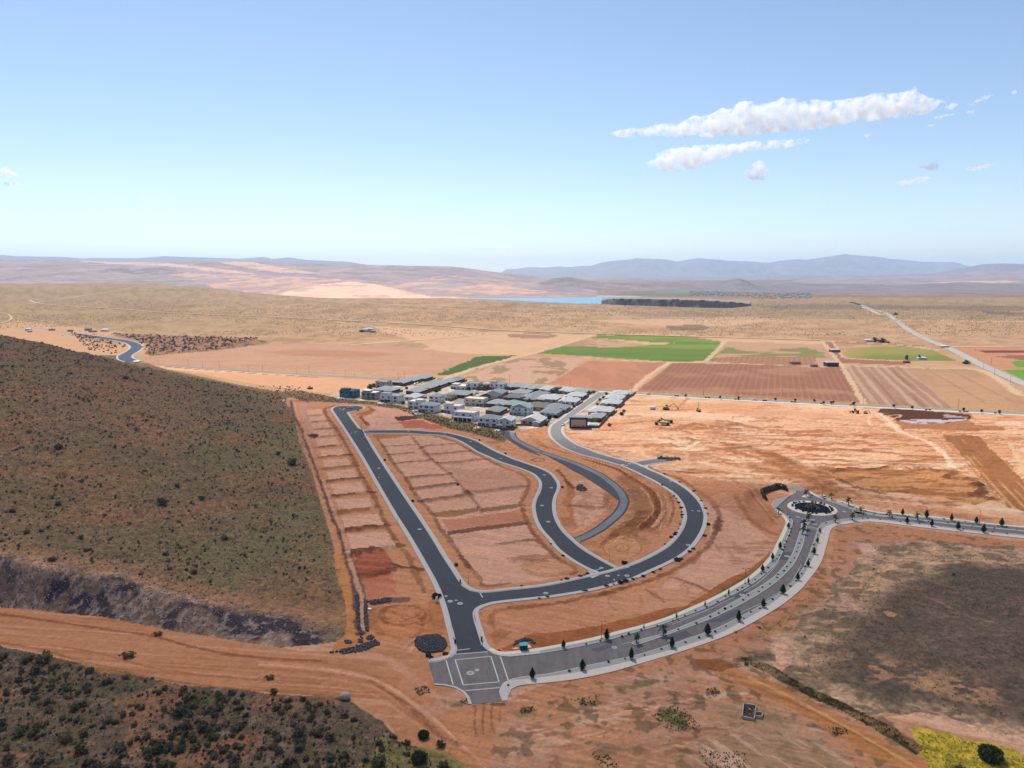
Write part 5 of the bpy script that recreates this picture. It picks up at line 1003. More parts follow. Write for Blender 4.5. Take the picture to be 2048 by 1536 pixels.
# highway
hwy = strip('highway', offset(cH, 4.2), offset(cH, -4.2), .05, .05, FARA, skirtA=.2, skirtB=.2, n=260)
east = [p for p in cH if p[0] > G(1190, 780)[0]]
strip('roadside_walk', offset(east, -5.2), offset(east, -9.0), .16, .16, PALEK, skirtA=.2, skirtB=.2, n=150); kerb(offset(east, -4.2), -1, 1.0, .1)
strip('verge', offset(east, 4.2), offset(east, 7.0), .03, .0, mat('dry grass verge', (.22, .22, .10), rough=1, noise=.4, scale=.4), n=150)
def gterr(P, dz): return [(x, y, gz(x, y) + dz) for x, y in P]
def ribbon(name, pts, wd, col, dz=.35, st=25, jit=.15):
    P = crom(W(pts), st); n = max(8, int(length(P) / st)); P = resample(P, n)
    r = (vn(np.arange(n) * .6, np.zeros(n), len(pts)) - .5) * wd * jit
    A = offset([tuple(p) for p in P], wd / 2); B = offset([tuple(p) for p in P], -wd / 2)
    if np.mean([p_[1] for p_ in P]) > 1100: dz = .35 if abs(terrain(np.array([p_[0] for p_ in P]), np.array([p_[1] for p_ in P]))).max() < .3 else 1.0; wd = wd * 1.25
    V = gterr([(a[0], a[1]) for a in A], dz) + gterr([(b[0], b[1]) for b in B], dz)
    Fq = [(i, i + 1, n + i + 1, n + i) for i in range(n - 1)]
    o = mesh_np(name, np.array(V), np.array(Fq), mat('sand track ' + str(col), col, rough=1, noise=.12, scale=.03)); o['kind'] = 'structure'; return o
PS = tuple(li(246, 204, 158)); PS2 = tuple(li(234, 196, 152))
for pts, wd, c in TRACKS: ribbon('dirt_track', pts, wd, tuple(c))
road2 = ribbon('desert_highway', R2, 14, (.36, .33, .30), .3, 20); ribbon('desert_highway', [(1722,610),(1700,604),(1690,604)], 14, (.36, .33, .30), .3, 20)
ribbon('dirt_track', [(1764,630),(1744,622),(1725,614)], 14, PS, .3, 20)
canal = ribbon('road_bend', [(150,668),(212,677),(241.7,680.8),(263.7,686.5),(273,694),(266,702),(251,711),(252,718),(266,723)], 15, (.055, .075, .105), .25, 8)
for s_ in (1, -1):
    P = offset(crom(W([(150,668),(212,677),(241.7,680.8),(263.7,686.5),(273,694),(266,702),(251,711),(252,718),(266,723)]), 8), s_ * 9); strip('road_shoulder', P, offset(P, 2.2 * s_), .3, .3, KERB)
flat('bridge_deck', W([(267,723.6),(279,722.6),(279,724.8),(268,726)]), 1.6, mat('white concrete', (.62, .6, .57), rough=.8), skirt=1.4)
# painted lines ------------------------------------------------------
def mark(pts, wd=.35, z=.032, parent=None, mt=None, name='road_marking'):
    P = W(pts); P = resample(P, max(2, int(length(P) / 3))); P = [tuple(p) for p in P]
    return strip(name, offset(P, wd / 2), offset(P, -wd / 2), z, z, mt or PAINT, parent=parent, n=len(P))
for p in (((445,520),(565,930)), ((600,414),(1160,371)), ((645,346),(850,322)), ((600,510),(1210,450)), ((1210,450),(1350,885)), ((600,510),(738,938)), ((738,938),(1350,885)), ((1370,447),(1505,855)), ((780,1035),(1362,984))): mark(z4(*p), parent=boulevard)
mark(z3((1108,650),(1155,725)), .4, .04, street); mark(z10((1470,517),(1560,480)), .35, .04, bstreet); mark(z1((735,602),(800,612),(830,628)), .5, .04, bstreet); mark(z10((1778,665),(1778,690)), .4, .04, curve)
mark(z13((-300,1440),(0,1322),(400,1150),(750,975)), .14, .032, boulevard); mark(z13((920,880),(1150,740),(1380,540),(1525,355)), .2, .032, boulevard); mark(z11((310,1500),(400,1450),(500,1385)), .14, .032, boulevard)
mark(z12((1290,760),(1600,655),(2048,490)), .12, .032, boulevard); mark(z13((860,1240),(1200,1090),(1560,870),(1730,720),(1900,430)), .16, .032, boulevard); mark(z12((540,1100),(690,1060)), .15, .032, boulevard)
mark(z11((995,790),(1155,830)), .5, .032, boulevard); mark(z11((985,810),(1150,848)), .3, .032, boulevard)
for k in range(12): mark([(1598 + k * 2.6 - 30, 1146 - k * 7.5 - 0), (1599.4 + k * 2.6 - 30, 1143 - k * 7.5)], .12, .032, boulevard) if k < 5 else None
for poly in (z12((1290,975),(1635,862),(1750,945),(1400,1058),(1345,1010)), z13((255,1410),(480,1330),(820,1170),(900,1225),(560,1400)), z13((745,965),(880,872),(1000,880),(905,965),(830,1000)), z13((1490,335),(1570,215),(1735,205),(1660,345)), z12((0,1190),(250,1120),(420,1130),(150,1230))):
    flat('asphalt_patch', W(poly), .020, PATCH, parent=boulevard, skirt=0)
RED = mat('red kerb paint', (.42, .06, .09), rough=.8); PINK = mat('pink kerb paint', (.60, .30, .27), rough=.8); YEL_ = mat('yellow tactile paint', (.66, .46, .18), rough=.8)
for pts, mt_ in ((z3((425,640),(490,795)), PINK), (z3((1008,1030),(1040,1145)), RED), (z3((1120,1385),(1160,1536)), RED), (z3((650,1410),(680,1480)), RED), (z4((565,130),(605,300)), PINK), (z3((1200,628),(1450,603)), PINK), (z10((1110,668),(1260,640)), PINK), (z10((1940,442),(2040,425)), RED), (z6((425,390),(430,470)), PINK)): mark(pts, .3, .185, None, mt_, 'kerb_paint')
for pts in (((440,475),(510,445)), ((1245,375),(1305,400)), ((1425,935),(1475,905))): mark(z4(*pts), 1.1, .19, None, YEL_, 'kerb_ramp')
# concrete collars round the manholes
COLL = mat('collar concrete', (.36, .35, .33), rough=.9, noise=.1, scale=3)
col_me = MB().lathe([(1.05, .0), (1.05, .02), (.42, .022), (.42, .012)], 20).mesh('manhole_collar', COLL); lid_me = MB().lathe([(.42, .0), (.42, .03), (.05, .035)], 14).mesh('manhole_cover', IRON)
for (x, y), s_, par in [((711.5,863.8),1.1,street), ((703,866.4),.55,street), ((757.8,936.5),1.1,street), ((757.8,955),.5,street), ((839,1058.4),1.1,street), ((757.8,955.2),.5,street), ((900.3,1202.6),1.15,street), ((920,1207),1.2,street), ((892,1192.4),.7,street), ((912,1200.8),.6,street), ((679.8,817.5),1.1,street),
        ((940.8,1346.1),1.35,boulevard), ((954,1340),.8,boulevard), ((1228.6,1294.8),1.0,boulevard), ((1484.3,1190),1.2,boulevard), ((1574,1112.5),1.2,boulevard), ((1596,1034.2),1.2,boulevard), ((1688.7,1023.3),1.0,boulevard), ((1630,1048.6),1.2,boulevard),
        ((889.3,867.7),1.1,bstreet), ((941.4,883),1.1,bstreet), ((1001.8,917.3),.8,bstreet), ((1089,949.8),1.1,bstreet), ((1102.6,975.6),1.1,bstreet), ((1083.9,1011),1.1,bstreet), ((1096.4,1043.4),1.2,bstreet), ((1202.8,1135.7),1.0,bstreet), ((817,862.5),.9,bstreet),
        ((1091.5,1186.3),1.1,curve), ((1215,1151.7),1.1,curve), ((1236.8,1150.7),.6,curve), ((1253.8,1151.5),1.15,curve), ((1376.4,1090),1.1,curve), ((1397.6,1022),1.0,curve), ((1384.7,1021.6),.6,curve), ((1341.4,962),1.1,curve), ((1149,894.5),1.0,curve), ((1258.7,927.3),1.1,curve), ((1253.4,931.2),1.0,curve)]:
    gx_, gy_ = G(x, y); o = bpy.data.objects.new('manhole_collar', col_me); COL.objects.link(o); o.location = (gx_, gy_, .022); s_ *= .85; o.scale = (s_, s_, 1); o.parent = par
    if s_ > .75: c_ = bpy.data.objects.new('manhole_cover', lid_me); COL.objects.link(c_); c_.parent = o
print('streets done')
# ------------------------------------------------------------------ plants
LEAF = {}
def leafmat(k, c): 
    if k not in LEAF:
        m = LEAF[k] = mat('foliage ' + k, c, rough=.9, noise=.35, scale=1.2, spec=.15); n = m.node_tree.nodes; l = m.node_tree.links; b = n['Principled BSDF']
        tl = n.new('ShaderNodeBsdfTranslucent'); l.new(b.inputs['Base Color'].links[0].from_socket, tl.inputs[0]); mx = n.new('ShaderNodeMixShader'); mx.inputs[0].default_value = .45
        l.new(b.outputs[0], mx.inputs[1]); l.new(tl.outputs[0], mx.inputs[2]); l.new(mx.outputs[0], n['Material Output'].inputs['Surface'])
    return LEAF[k]
def leaves(mb, cx, cy, cz, rx, ry, rz_, n, s, r, shape=None):
    for i in range(n):
        while True:
            x, y, z = r.uniform(-1, 1), r.uniform(-1, 1), r.uniform(-1, 1)
            d = x*x + y*y + z*z
            if .15 < d < 1: break
        if shape: x, y = x * shape(z), y * shape(z)
        p = Vector((cx + x*rx, cy + y*ry, cz + z*rz_)); a = Vector((r.gauss(0,1), r.gauss(0,1), r.gauss(0,.7))).normalized(); b_ = a.orthogonal().normalized(); k = s * r.uniform(.6, 1.4)
        b = len(mb.v); mb.v += [tuple(p + a*k), tuple(p - a*k*.5 + b_*k*.8), tuple(p - a*k*.5 - b_*k*.8)]; mb.f.append((b, b+1, b+2))
def conifer_proto(h, w_, r, thin=False):
    o = empty('conifer', (0, 0, -500)); t = MB(); t.tube((0,0,-.1), (0,0,h*.5), .07, .03, 6); kid(o, t.build('trunk', mat('tree bark', (.10,.07,.05), rough=1), o))
    m = MB(); prof = lambda z: max(.06, (1 - (z*.5+.5)) ** .75 * (1.25 if z > -.8 else .9)) ** .8 * (1 + .2 * r.uniform(-1, 1))
    leaves(m, 0, 0, h*.53, w_, w_, h*.48, 420 if not thin else 150, .17, r, prof)
    m.lathe([(w_*.1, h*.08), (w_*.62, h*.14), (w_*.66, h*.32), (w_*.42, h*.62), (w_*.14, h*.88), (.01, h*.98)], 8)
    kid(o, m.build('crown', leafmat('conifer', (.034, .062, .034)), o)); return o
def shrub_proto(rad, r, k, c, name='shrub', n=90):
    m = MB(); leaves(m, 0, 0, rad*.55, rad, rad, rad*.6, n, rad*.28, r); m.lathe([(rad*.35, 0), (rad*.6, rad*.3), (rad*.45, rad*.75), (.02, rad*.95)], 7)
    return m.build(name, leafmat(k, c), None, (0, 0, -500))
def palm_proto(h, r, nf=22, fl=1.6):
    o = empty('palm_tree', (0, 0, -500)); t = MB(); t.tube((0,0,-.1), (.05,0,h*.62), .19, .14, 8); kid(o, t.build('trunk', mat('palm trunk', (.16,.11,.075), rough=1, noise=.3, scale=6), o))
    m = MB(); c = Vector((.05, 0, h*.64))
    for i in range(nf):
        az = r.uniform(0, 6.28); el = r.uniform(-.5, 1.35); L_ = fl * r.uniform(.8, 1.1); d = Vector((math.cos(az)*math.cos(el), math.sin(az)*math.cos(el), math.sin(el))); side = d.cross(Vector((0,0,1))).normalized() * .22
        p0 = c; p1 = c + d*L_*.6; p2 = c + d*L_ + Vector((0,0,-.28*L_)); b = len(m.v)
        m.v += [tuple(p0 - side*.15), tuple(p0 + side*.15), tuple(p1 - side*1.3 + Vector((0,0,-.06))), tuple(p1 + Vector((0,0,.08))), tuple(p1 + side*1.3 + Vector((0,0,-.06))), tuple(p2 - side*.8), tuple(p2 + side*.8)]
        m.f += [(b, b+3, b+2), (b, b+1, b+3), (b+1, b+4, b+3), (b+2, b+3, b+5), (b+3, b+6, b+5), (b+3, b+4, b+6)]
    kid(o, m.build('crown', leafmat('palm', (.085, .095, .03)), o)); return o
rr = random.Random(3)
CP = [conifer_proto(3.0, .84, rr), conifer_proto(3.0, .94, rr), conifer_proto(3.0, .78, rr)]; CT = conifer_proto(3.0, .5, rr, True)
PP = [palm_proto(3.2, rr), palm_proto(3.2, rr, 18)]
def hm_(px, n): return n * mpp(px[1]) 
def place(proto, px, hpx, base, label, cat_, group, z=.14, kk=1.0):
    x, y = G(px[0], px[1], z); h = hpx * mpp(px[1]) * kk * 1.12; return tag(copy_tree(proto, (x, y, z), rr.uniform(0, 6.28), h / base), label, cat_, group)
ORD = ['first', 'second', 'third', 'fourth', 'fifth', 'sixth', 'seventh', 'eighth', 'ninth', 'tenth', 'eleventh', 'twelfth', 'thirteenth', 'fourteenth', 'fifteenth', 'sixteenth']
SOUTHT = [((1064.7,1356.5),21), ((1164.8,1339),20), ((1262.5,1317.5),22), ((1344.2,1294),20), ((1415,1269),22), ((1477.3,1241.5),20), ((1526.5,1214),17), ((1565.7,1187),18), ((1595.6,1160),15), ((1616,1132.7),13), ((1628.3,1107.7),13), ((1634.8,1084.8),10), ((1640,1064.9),8)]
NORTHT = [((1127,1295),15), ((1213.6,1278),21), ((1287.8,1258),9), ((1353,1236.5),12), ((1410,1213),12), ((1457.3,1190),12), ((1496.6,1166.5),12), ((1525,1142.5),13), ((1545,1119),13), ((1560,1096.5),13), ((1576.8,1055.5),10)]
for i, (p, h) in enumerate(SOUTHT): place(CP[i % 3], p, h, 3, 'dark conifer in the south gravel strip, %s from the painted crossing' % ORD[i], 'tree', 'conifers along the boulevard')
for i, (p, h) in enumerate(NORTHT): place(CT if h < 12.5 and i < 7 else CP[i % 3], p, h, 3, '%s in the north gravel strip, %s from the painted crossing' % ('slender young conifer' if h < 12.5 and i < 7 else 'dark conifer', ORD[i]), 'tree', 'conifers along the boulevard')
for i, (p, h) in enumerate([((1805,1029.5),12), ((1853,1035),15), ((1903,1041),13), ((1952.5,1046.5),13), ((2003,1051.5),15), ((2055,1057),14)][:5]): place(CP[i % 3], p, h, 3, 'dark conifer on the far verge of the eastern road, %s from the roundabout' % ORD[i], 'tree', 'conifers along the eastern road')
for i, (p, h) in enumerate([((1813.9,1046.6),13), ((1863.3,1052.6),14), ((1915.7,1058.7),15), ((1966.9,1064.8),15)]): place(CP[(i+1) % 3], p, h, 3, 'dark conifer on the near verge of the eastern road, %s from the roundabout' % ORD[i], 'tree', 'conifers along the eastern road')
for i, (p, h, lb) in enumerate([((1273.6,1285),18,'short palm at the rounded tip of the median'), ((1326.5,1270),22,'tallest palm, on the median just past its rounded tip'), ((1616.4,1040.9),15,'palm at the top of the median facing the roundabout'), ((1604.9,1067.5),14,'nearer palm of the pair at the upper end of the median'), ((1606.6,1057.5),18,'bushier palm of the pair at the upper end of the median'), ((1671,1044.8),14,'palm on the near side of the roundabout by the yellow sign'),
        ((1704.5,1039.7),14,'palm on the near side of the roundabout beside the right-hand lamp'), ((1721.3,1026),13,'thin palm on the splitter island right of the roundabout'), ((1696.9,1010.6),15,'palm on the far side of the roundabout, right of the pair'), ((1663,999),13,'palm on the far side of the roundabout, left of the pair'), ((1611.7,991.8),13,'palm on the splitter island behind the roundabout'), ((1557,1026.8),11,'small palm on the bank left of the roundabout'), ((1778.4,1033.2),13,'palm on the road median right of the roundabout, nearer of two'), ((1835,1040),15,'palm on the road median right of the roundabout, farther of two')]):
    place(PP[i % 2], p, h, 3.2, lb, 'palm tree', 'palms round the roundabout and medians')
SH = [shrub_proto(.6, rr, 'dark shrub', (.022,.026,.024)), shrub_proto(.6, rr, 'agave', (.06,.065,.045)), shrub_proto(.6, rr, 'bronze shrub', (.075,.05,.032)), shrub_proto(.6, rr, 'olive shrub', (.07,.075,.04))]
def srow(P, d0, step, n0, lab, grp, off=0.0, szs=(.7, 1.2), kinds=(0, 0, 1, 2), avoid=()):
    P = resample([tuple(a) for a in P], max(2, int(length(P)))); P = offset([tuple(a) for a in P], off); i = d0; c = 0
    while i < len(P) - 1:
        x, y = P[int(i)]; x += rr.uniform(-.5, .5); y += rr.uniform(-.5, .5)
        ppx = Pj(np.array([x]), np.array([y]), np.array([0.]))[0][0]
        if ppx < 2070:
            kk_ = rr.choice(kinds); o = SH[kk_].copy(); COL.objects.link(o); s_ = rr.uniform(*szs) * .72; o.location = (x, y, .13); o.scale = (s_, s_, s_ * rr.uniform(.7, 1.1)); o.rotation_euler = (0, 0, rr.uniform(0, 6))
            f_ = i / len(P); tag(o, ('dark ', 'grey-green spiky ', 'bronze ', 'olive ')[kk_] + lab + (', ' + ('first', 'second', 'third', 'fourth', 'last')[min(4, int(f_ * 5))] + ' fifth of the row'), 'shrub', grp); c += 1
        i += step * rr.uniform(.55, 1.5)
mid = [tuple((np.array(a) + np.array(b)) / 2) for a, b in zip(resample(mcA, 120), resample(mcB, 120))]
srow(mid[:100], 14, 5.6, 0, 'shrub in the gravel of the curving median', 'shrubs in the median gravel')
sm_ = [tuple((np.array(a) * .55 + np.array(b) * .45)) for a, b in zip(resample(cS, 300), resample(s_in, 300))]
srow([p for p in sm_ if p[1] > 0][18:], 6, 6.5, 0, 'shrub between boulevard and broad walk', 'shrubs on the south gravel strip')
nin = [p for p in n_out if Pj(np.array([p[0]]), np.array([p[1]]), np.array([0.]))[0][0] > 1100]
srow(nin, 8, 5.5, 0, 'shrub in the gravel north of the boulevard', 'shrubs on the north gravel strip', off=-3.2)
srow(ne_out, 6, 7, 0, 'shrub beyond the roundabout and road', 'shrubs on the far gravel strip', off=-3.0)
m2m = [tuple((np.array(a) + np.array(b)) / 2) for a, b in zip(resample(m2A, 80), resample(m2B, 80))]
srow(m2m, 10, 7, 0, 'shrub on the narrow eastern median', 'shrubs on the eastern median', szs=(.6, 1.1))
for k in range(26):
    a = k / 26 * 2 * math.pi + rr.uniform(-.08, .08); 
    if rr.random() < .2: continue
    kb = rr.choice((0, 2, 3)); o = SH[kb].copy(); COL.objects.link(o); s_ = rr.uniform(.8, 1.5); o.location = (ic[0] + 9.5 * math.cos(a), ic[1] + 9.5 * math.sin(a), .22); o.scale = (s_,) * 3; tag(o, ('dark', '', 'bronze', 'olive')[kb] + ' bush on the ' + ('right', 'far right', 'far', 'far left', 'left', 'near left', 'near', 'near right')[int(a / 6.2832 * 8 + .5) % 8] + ' rim of the pond in the roundabout', 'shrub', 'bushes round the pond')
# weeds at the kerbs of the residential streets
wk = []
for lst in (z8((920,790),(965,830),(1000,900),(1045,990),(1055,1060),(1062,1110),(1060,1150),(1030,1270),(1005,1350),(955,1420),(935,1450),(875,1490),(1385,870),(1430,950),(1460,1000),(1495,1085),(1495,1115),(1505,1255),(1510,1280),(1445,1465),(1245,705),(1270,700),(1015,550),(760,410),(725,605),(400,425)), z9((1300,390),(1275,430),(1215,467),(1110,585),(1590,665),(1530,715),(1300,870),(1350,845),(1385,840),(430,1215),(350,1250),(560,1185),(620,1165),(740,1135),(110,1300),(910,1065),(1030,1015),(1780,445)), z10((1240,875),(1290,872),(1640,790),(1770,760),(500,1000),(640,975),(1200,622),(1270,605),(970,670),(880,690),(200,782),(1330,560),(1320,580),(905,270),(700,70)), z4((1350,350),(435,415),(190,470),(130,450),(140,430))): wk += lst
for (x, y) in wk:
    o = SH[rr.choice((0, 3, 3))].copy(); COL.objects.link(o); gx_, gy_ = G(x, y); s_ = rr.uniform(.7, 1.6); o.location = (gx_, gy_, gz(gx_, gy_)); o.scale = (s_ * 1.2, s_, s_ * .7); tag(o, 'dark weed growing at the edge of a residential pavement', 'weed', 'weeds along the street edges')
for (x, y, s_, lb) in ((1249,1127,1.9,'black-green bush on the corner where the two curving streets meet'), (1355,1121,2.2,'bright green weed clump beside the outer curving street'), (1241.5,1166.5,1.8,'dark clump with a bluish tinge on the near side of the curving street'), (1251,1163,1.7,'green clump on the near side of the curving street'), (873,1195,2.6,'dark shrub beside the leaning white board at the street corner')):
    o = SH[0 if 'dark' in lb or 'black' in lb else 3].copy(); COL.objects.link(o); gx_, gy_ = G(x, y); o.location = (gx_, gy_, gz(gx_, gy_)); o.scale = (s_ * 1.3, s_, s_ * .9); tag(o, lb, 'shrub')
# creosote bushes on the near hillsides
B1 = [shrub_proto(1.0, rr, 'creosote', (.125,.118,.068), 'desert_bush', 70), shrub_proto(1.0, rr, 'creosote dark', (.095,.092,.055), 'desert_bush', 70), shrub_proto(1.0, rr, 'dry bush', (.17,.13,.08), 'desert_bush', 60)]
SWt = [(0,1300),(208,1345),(386,1380),(600,1398),(690,1410),(760,1455),(870,1515),(930,1560),(-60,1560),(-60,1300)]
cand = []
def scatter(n, x0, x1, y0, y1, test):
    x = NR.uniform(x0, x1, n); y = NR.uniform(y0, y1, n); z = terrain(x, y); px, py = Pj(x, y, z)
    k = test(x, y, px, py); return np.stack([x, y, px, py], 1)[k]
dens = lambda x, y: fbm(x, y, 16, 3, 120) * .6 + .4 * NR.random(len(x))
cutf = lambda x, y: y - np.interp(x, TOE[:, 0], TOE[:, 1])
a1 = scatter(6500, -190, 0, 150, 235, lambda x, y, px, py: inpoly(px, py, SWt) & (dens(x, y) > .47))
a2 = scatter(30000, -700, -50, 250, 760, lambda x, y, px, py: (px > -40) & (x < np.interp(y, HBs[:, 1], HBs[:, 0]) - 3) & (cutf(x, y) > 20) & (dens(x, y) > .50 - .06 * (y > 420)) & (NR.random(len(x)) < .9))
a3 = scatter(2500, 60, 420, 180, 330, lambda x, y, px, py: inpoly(px, py, [(1650,1110),(1800,1090),(2048,1110),(2048,1160),(1700,1200),(1560,1400),(1850,1500),(1800,1560),(1380,1560),(1300,1440),(1440,1290)]) & (dens(x, y) > .55) & (NR.random(len(x)) < .25))
B = np.concatenate([a1, a2, a3]); kind_ = np.r_[np.zeros(len(a1)), np.ones(len(a2)), np.full(len(a3), 2)]
sz = np.exp(NR.normal(-.15, .42, len(B))) * .66; app = sz / B[:, 1]; order = np.argsort(-app)
print('bushes', len(B))
lab3 = ('dark green creosote bush on the stony slope below the dirt road', 'dark green creosote bush on the grassy hillside left of the lots', 'low dark bush in the open soil south-east of the boulevard')
grp3 = ('bushes below the dirt road', 'bushes on the left hillside', 'bushes on the open soil')
for k in order[:290]:
    x, y, px, py = B[k]; bk = rr.choice((0, 0, 1, 1, 2)); o = B1[bk].copy(); COL.objects.link(o); o.location = (x, y, gz(x, y) - .05); s_ = float(sz[k]); o.scale = (s_ * rr.uniform(.9, 1.3), s_ * rr.uniform(.9, 1.3), s_); o.rotation_euler = (0, 0, rr.uniform(0, 6)); t = int(kind_[k]); hx = ('at the left edge', 'left of the middle', 'towards the middle', 'near the dirt track')[min(3, max(0, int(px / 230)))] if t == 0 else ('near the rock cut' if y < 300 else 'on the upper slope'); hy = '' if t else (', bottom row', ', lower part', ', middle part', ', upper part')[min(3, max(0, int((1536 - py) / 60)))]; tag(o, ('large ' if s_ > .9 else 'small ' if s_ < .6 else '') + ('olive ', 'dark green ', 'dry brown ')[bk] + ('bush below the dirt road ', 'bush on the left hillside ', 'bush in the south-east soil ')[t] + hx + hy, 'bush', grp3[t])
def mass(name, pts, szs, tri, hgt, mt, label, rnd=.5):
    """many tufts too small to tell apart, one object"""
    n = len(pts); base = np.array([gz(a, b) for a, b in pts]) if n < 9000 else terrain(pts[:, 0], pts[:, 1])
    c = np.repeat(np.stack([pts[:, 0], pts[:, 1], base], 1), tri, 0); s = np.repeat(szs, tri); m = len(c)
    th = NR.uniform(0, 6.28, m); rad = NR.uniform(0, .8, m) * s; hz_ = NR.uniform(.1, hgt, m) * s
    cen = c + np.stack([np.cos(th) * rad, np.sin(th) * rad, hz_], 1); dirs = NR.normal(size=(m, 3)); dirs /= np.linalg.norm(dirs, axis=1)[:, None]; d2 = np.cross(dirs, NR.normal(size=(m, 3))); d2 /= np.linalg.norm(d2, axis=1)[:, None]
    k = (s * rnd)[:, None]; V = np.stack([cen + dirs * k, cen - dirs * k * .5 + d2 * k * .8, cen - dirs * k * .5 - d2 * k * .8], 1).reshape(-1, 3)
    o = mesh_np(name, V, np.arange(m * 3).reshape(-1, 3), mt); tag(o, label, None, None, 'stuff'); return o
rest = order[290:]; mass('desert_bushes', B[rest][:, :2], sz[rest], 14, .9, leafmat('creosote mass', (.115,.105,.065)), 'dark bushes dotting the near hillsides')
g2 = scatter(52000, -520, -45, 245, 640, lambda x, y, px, py: (px > -30) & (x < np.interp(y, HBs[:, 1], HBs[:, 0]) - 1) & (cutf(x, y) > 18) & (NR.random(len(x)) < np.clip(1.5 - y / 500, .2, 1)))
mass('dry_grass', g2[:, :2], NR.uniform(.22, .5, len(g2)), 3, .8, leafmat('dry grass', (.21, .17, .10)), 'tufts of yellow-green dry grass on the hillside', .7)
g3 = scatter(16000, -200, 10, 140, 238, lambda x, y, px, py: inpoly(px, py, SWt)); mass('low_scrub', g3[:, :2], NR.uniform(.12, .34, len(g3)), 3, .6, leafmat('grey scrub', (.11, .095, .065)), 'low grey scrub between the bushes below the dirt road', .7)
g4 = scatter(26000, 40, 480, 160, 330, lambda x, y, px, py: inpoly(px, py, [(1600,1330),(1640,1270),(1690,1220),(1730,1150),(1790,1110),(2080,1110),(2080,1480),(1960,1452),(1760,1420)]) & (fbm(x, y, 18, 3, 130) > .42)); mass('low_scrub', g4[:, :2], NR.uniform(.12, .32, len(g4)), 3, .6, leafmat('brown scrub', (.10, .082, .062)), 'low grey-brown scrub covering the south-east field', .8)
g5 = scatter(16000, 90, 260, 130, 185, lambda x, y, px, py: inpoly(px, py, [(1835,1466),(1900,1470),(1968,1492),(2080,1530),(2080,1570),(1870,1560),(1840,1500)])); mass('yellow_flowers', g5[:, :2], NR.uniform(.15, .4, len(g5)), 4, .9, leafmat('yellow flowers', (.56, .44, .06)), 'patch of bright yellow wildflowers in the lower right corner', .7)
gk = [p for pl, n_, in (([(1300,1430),(1340,1412),(1370,1420),(1400,1452),(1395,1465),(1335,1462)], 420), ([(1140,1398),(1200,1390),(1190,1410),(1160,1412)], 150), ([(1040,1415),(1066,1412),(1062,1425),(1042,1428)], 90), ([(1410,1380),(1432,1375),(1446,1386),(1430,1396)], 150), ([(1470,1318),(1600,1384),(1760,1466),(1860,1510),(1780,1452),(1610,1368),(1500,1316)], 4200), ([(1655,1455),(1690,1455),(1698,1468),(1670,1472)], 120), ([(828,1375),(852,1370),(862,1385),(835,1392)], 130), ([(918,1402),(937,1396),(936,1412)], 80), ([(1180,1503),(1215,1510),(1240,1536),(1200,1536)], 150), ([(1395,1500),(1490,1505),(1500,1540),(1420,1540)], 250), ([(1560,1240),(1640,1170),(1650,1200),(1500,1290)], 350)) for p in [(rr.uniform(min(a for a, b in pl), max(a for a, b in pl)), rr.uniform(min(b for a, b in pl), max(b for a, b in pl))) for _ in range(n_)] if inpoly(np.array([p[0]]), np.array([p[1]]), pl)[0]]
gk = np.array([G(*p) for p in gk]); mass('green_weeds', gk, NR.uniform(.12, .34, len(gk)), 5, .7, leafmat('green weeds', (.055, .065, .028)), 'patches of green weeds in the open soil and along the ditch', .6)
gs = scatter(9000, -260, -90, 520, 740, lambda x, y, px, py: inpoly(px, py, [(560,783),(600,782),(680,797),(780,808),(850,826),(905,840),(960,850),(1010,860),(1008,884),(960,870),(900,857),(850,840),(800,820),(740,809),(680,806),(600,801)]))
gs2 = scatter(9000, -150, 0, 480, 640, lambda x, y, px, py: inpoly(px, py, [(780,808),(850,826),(905,840),(960,850),(1010,860),(1008,884),(960,870),(900,857),(850,840),(800,820)])); gs = np.concatenate([gs, gs2]); mass('low_scrub', gs[:, :2], NR.uniform(.4, .9, len(gs)), 4, .9, leafmat('scrub belt', (.085, .078, .045)), 'belt of scrub between the lots and the houses', .6)
gf = scatter(2600, -1100, -480, 950, 1500, lambda x, y, px, py: inpoly(px, py, [(212,664),(240,668),(512,676),(540,684),(420,700),(300,710),(290,700),(275,682)]) | inpoly(px, py, [(140,665),(215,678),(250,690),(240,712),(180,702)])); mass('distant_bushes', gf[:, :2], NR.uniform(1.2, 2.6, len(gf)), 8, .9, leafmat('far bushes', (.10, .08, .055)), 'dark bushes on the red soil beyond the highway bend', .7)
gp_ = scatter(30000, -1700, 1900, 1150, 3000, lambda x, y, px, py: (py < 672) & (fbm(x, y, 260, 3, 140) > .42)); mass('desert_shrubs', gp_[:, :2], NR.uniform(.8, 1.7, len(gp_)), 3, .8, leafmat('plain shrubs', (.31, .23, .14)), 'sparse shrubs dotting the far desert plain', .9)
# rocks
ROCK = mat('dark basalt rock', (.085, .078, .085), rough=1, noise=.5, scale=2.5, spec=.15); PROCK = mat('pale rock', (.30, .24, .20), rough=1, noise=.3, scale=2)
def rocks(name, pts, zs, sz_, mt, label, kind='stuff'):
    m = MB()
    for (x, y), z, s_ in zip(pts, zs, sz_): m.quadbox((x, y, z), (s_ * rr.uniform(.7, 1.3), s_ * rr.uniform(.7, 1.3), s_ * rr.uniform(.5, 1)), rr.uniform(0, 3), rr.uniform(.5, .95), Matrix.Rotation(rr.uniform(-.6, .6), 3, 'Y'))
    o = m.build(name, mt); tag(o, label, None, None, kind); return o
def inside(pl, n):
    out = []; xs = [a for a, b in pl]; ys = [b for a, b in pl]
    for _ in range(n):
        p = (rr.uniform(min(xs), max(xs)), rr.uniform(min(ys), max(ys)))
        if inpoly(np.array([p[0]]), np.array([p[1]]), pl)[0]: out.append(G(*p))
    return out
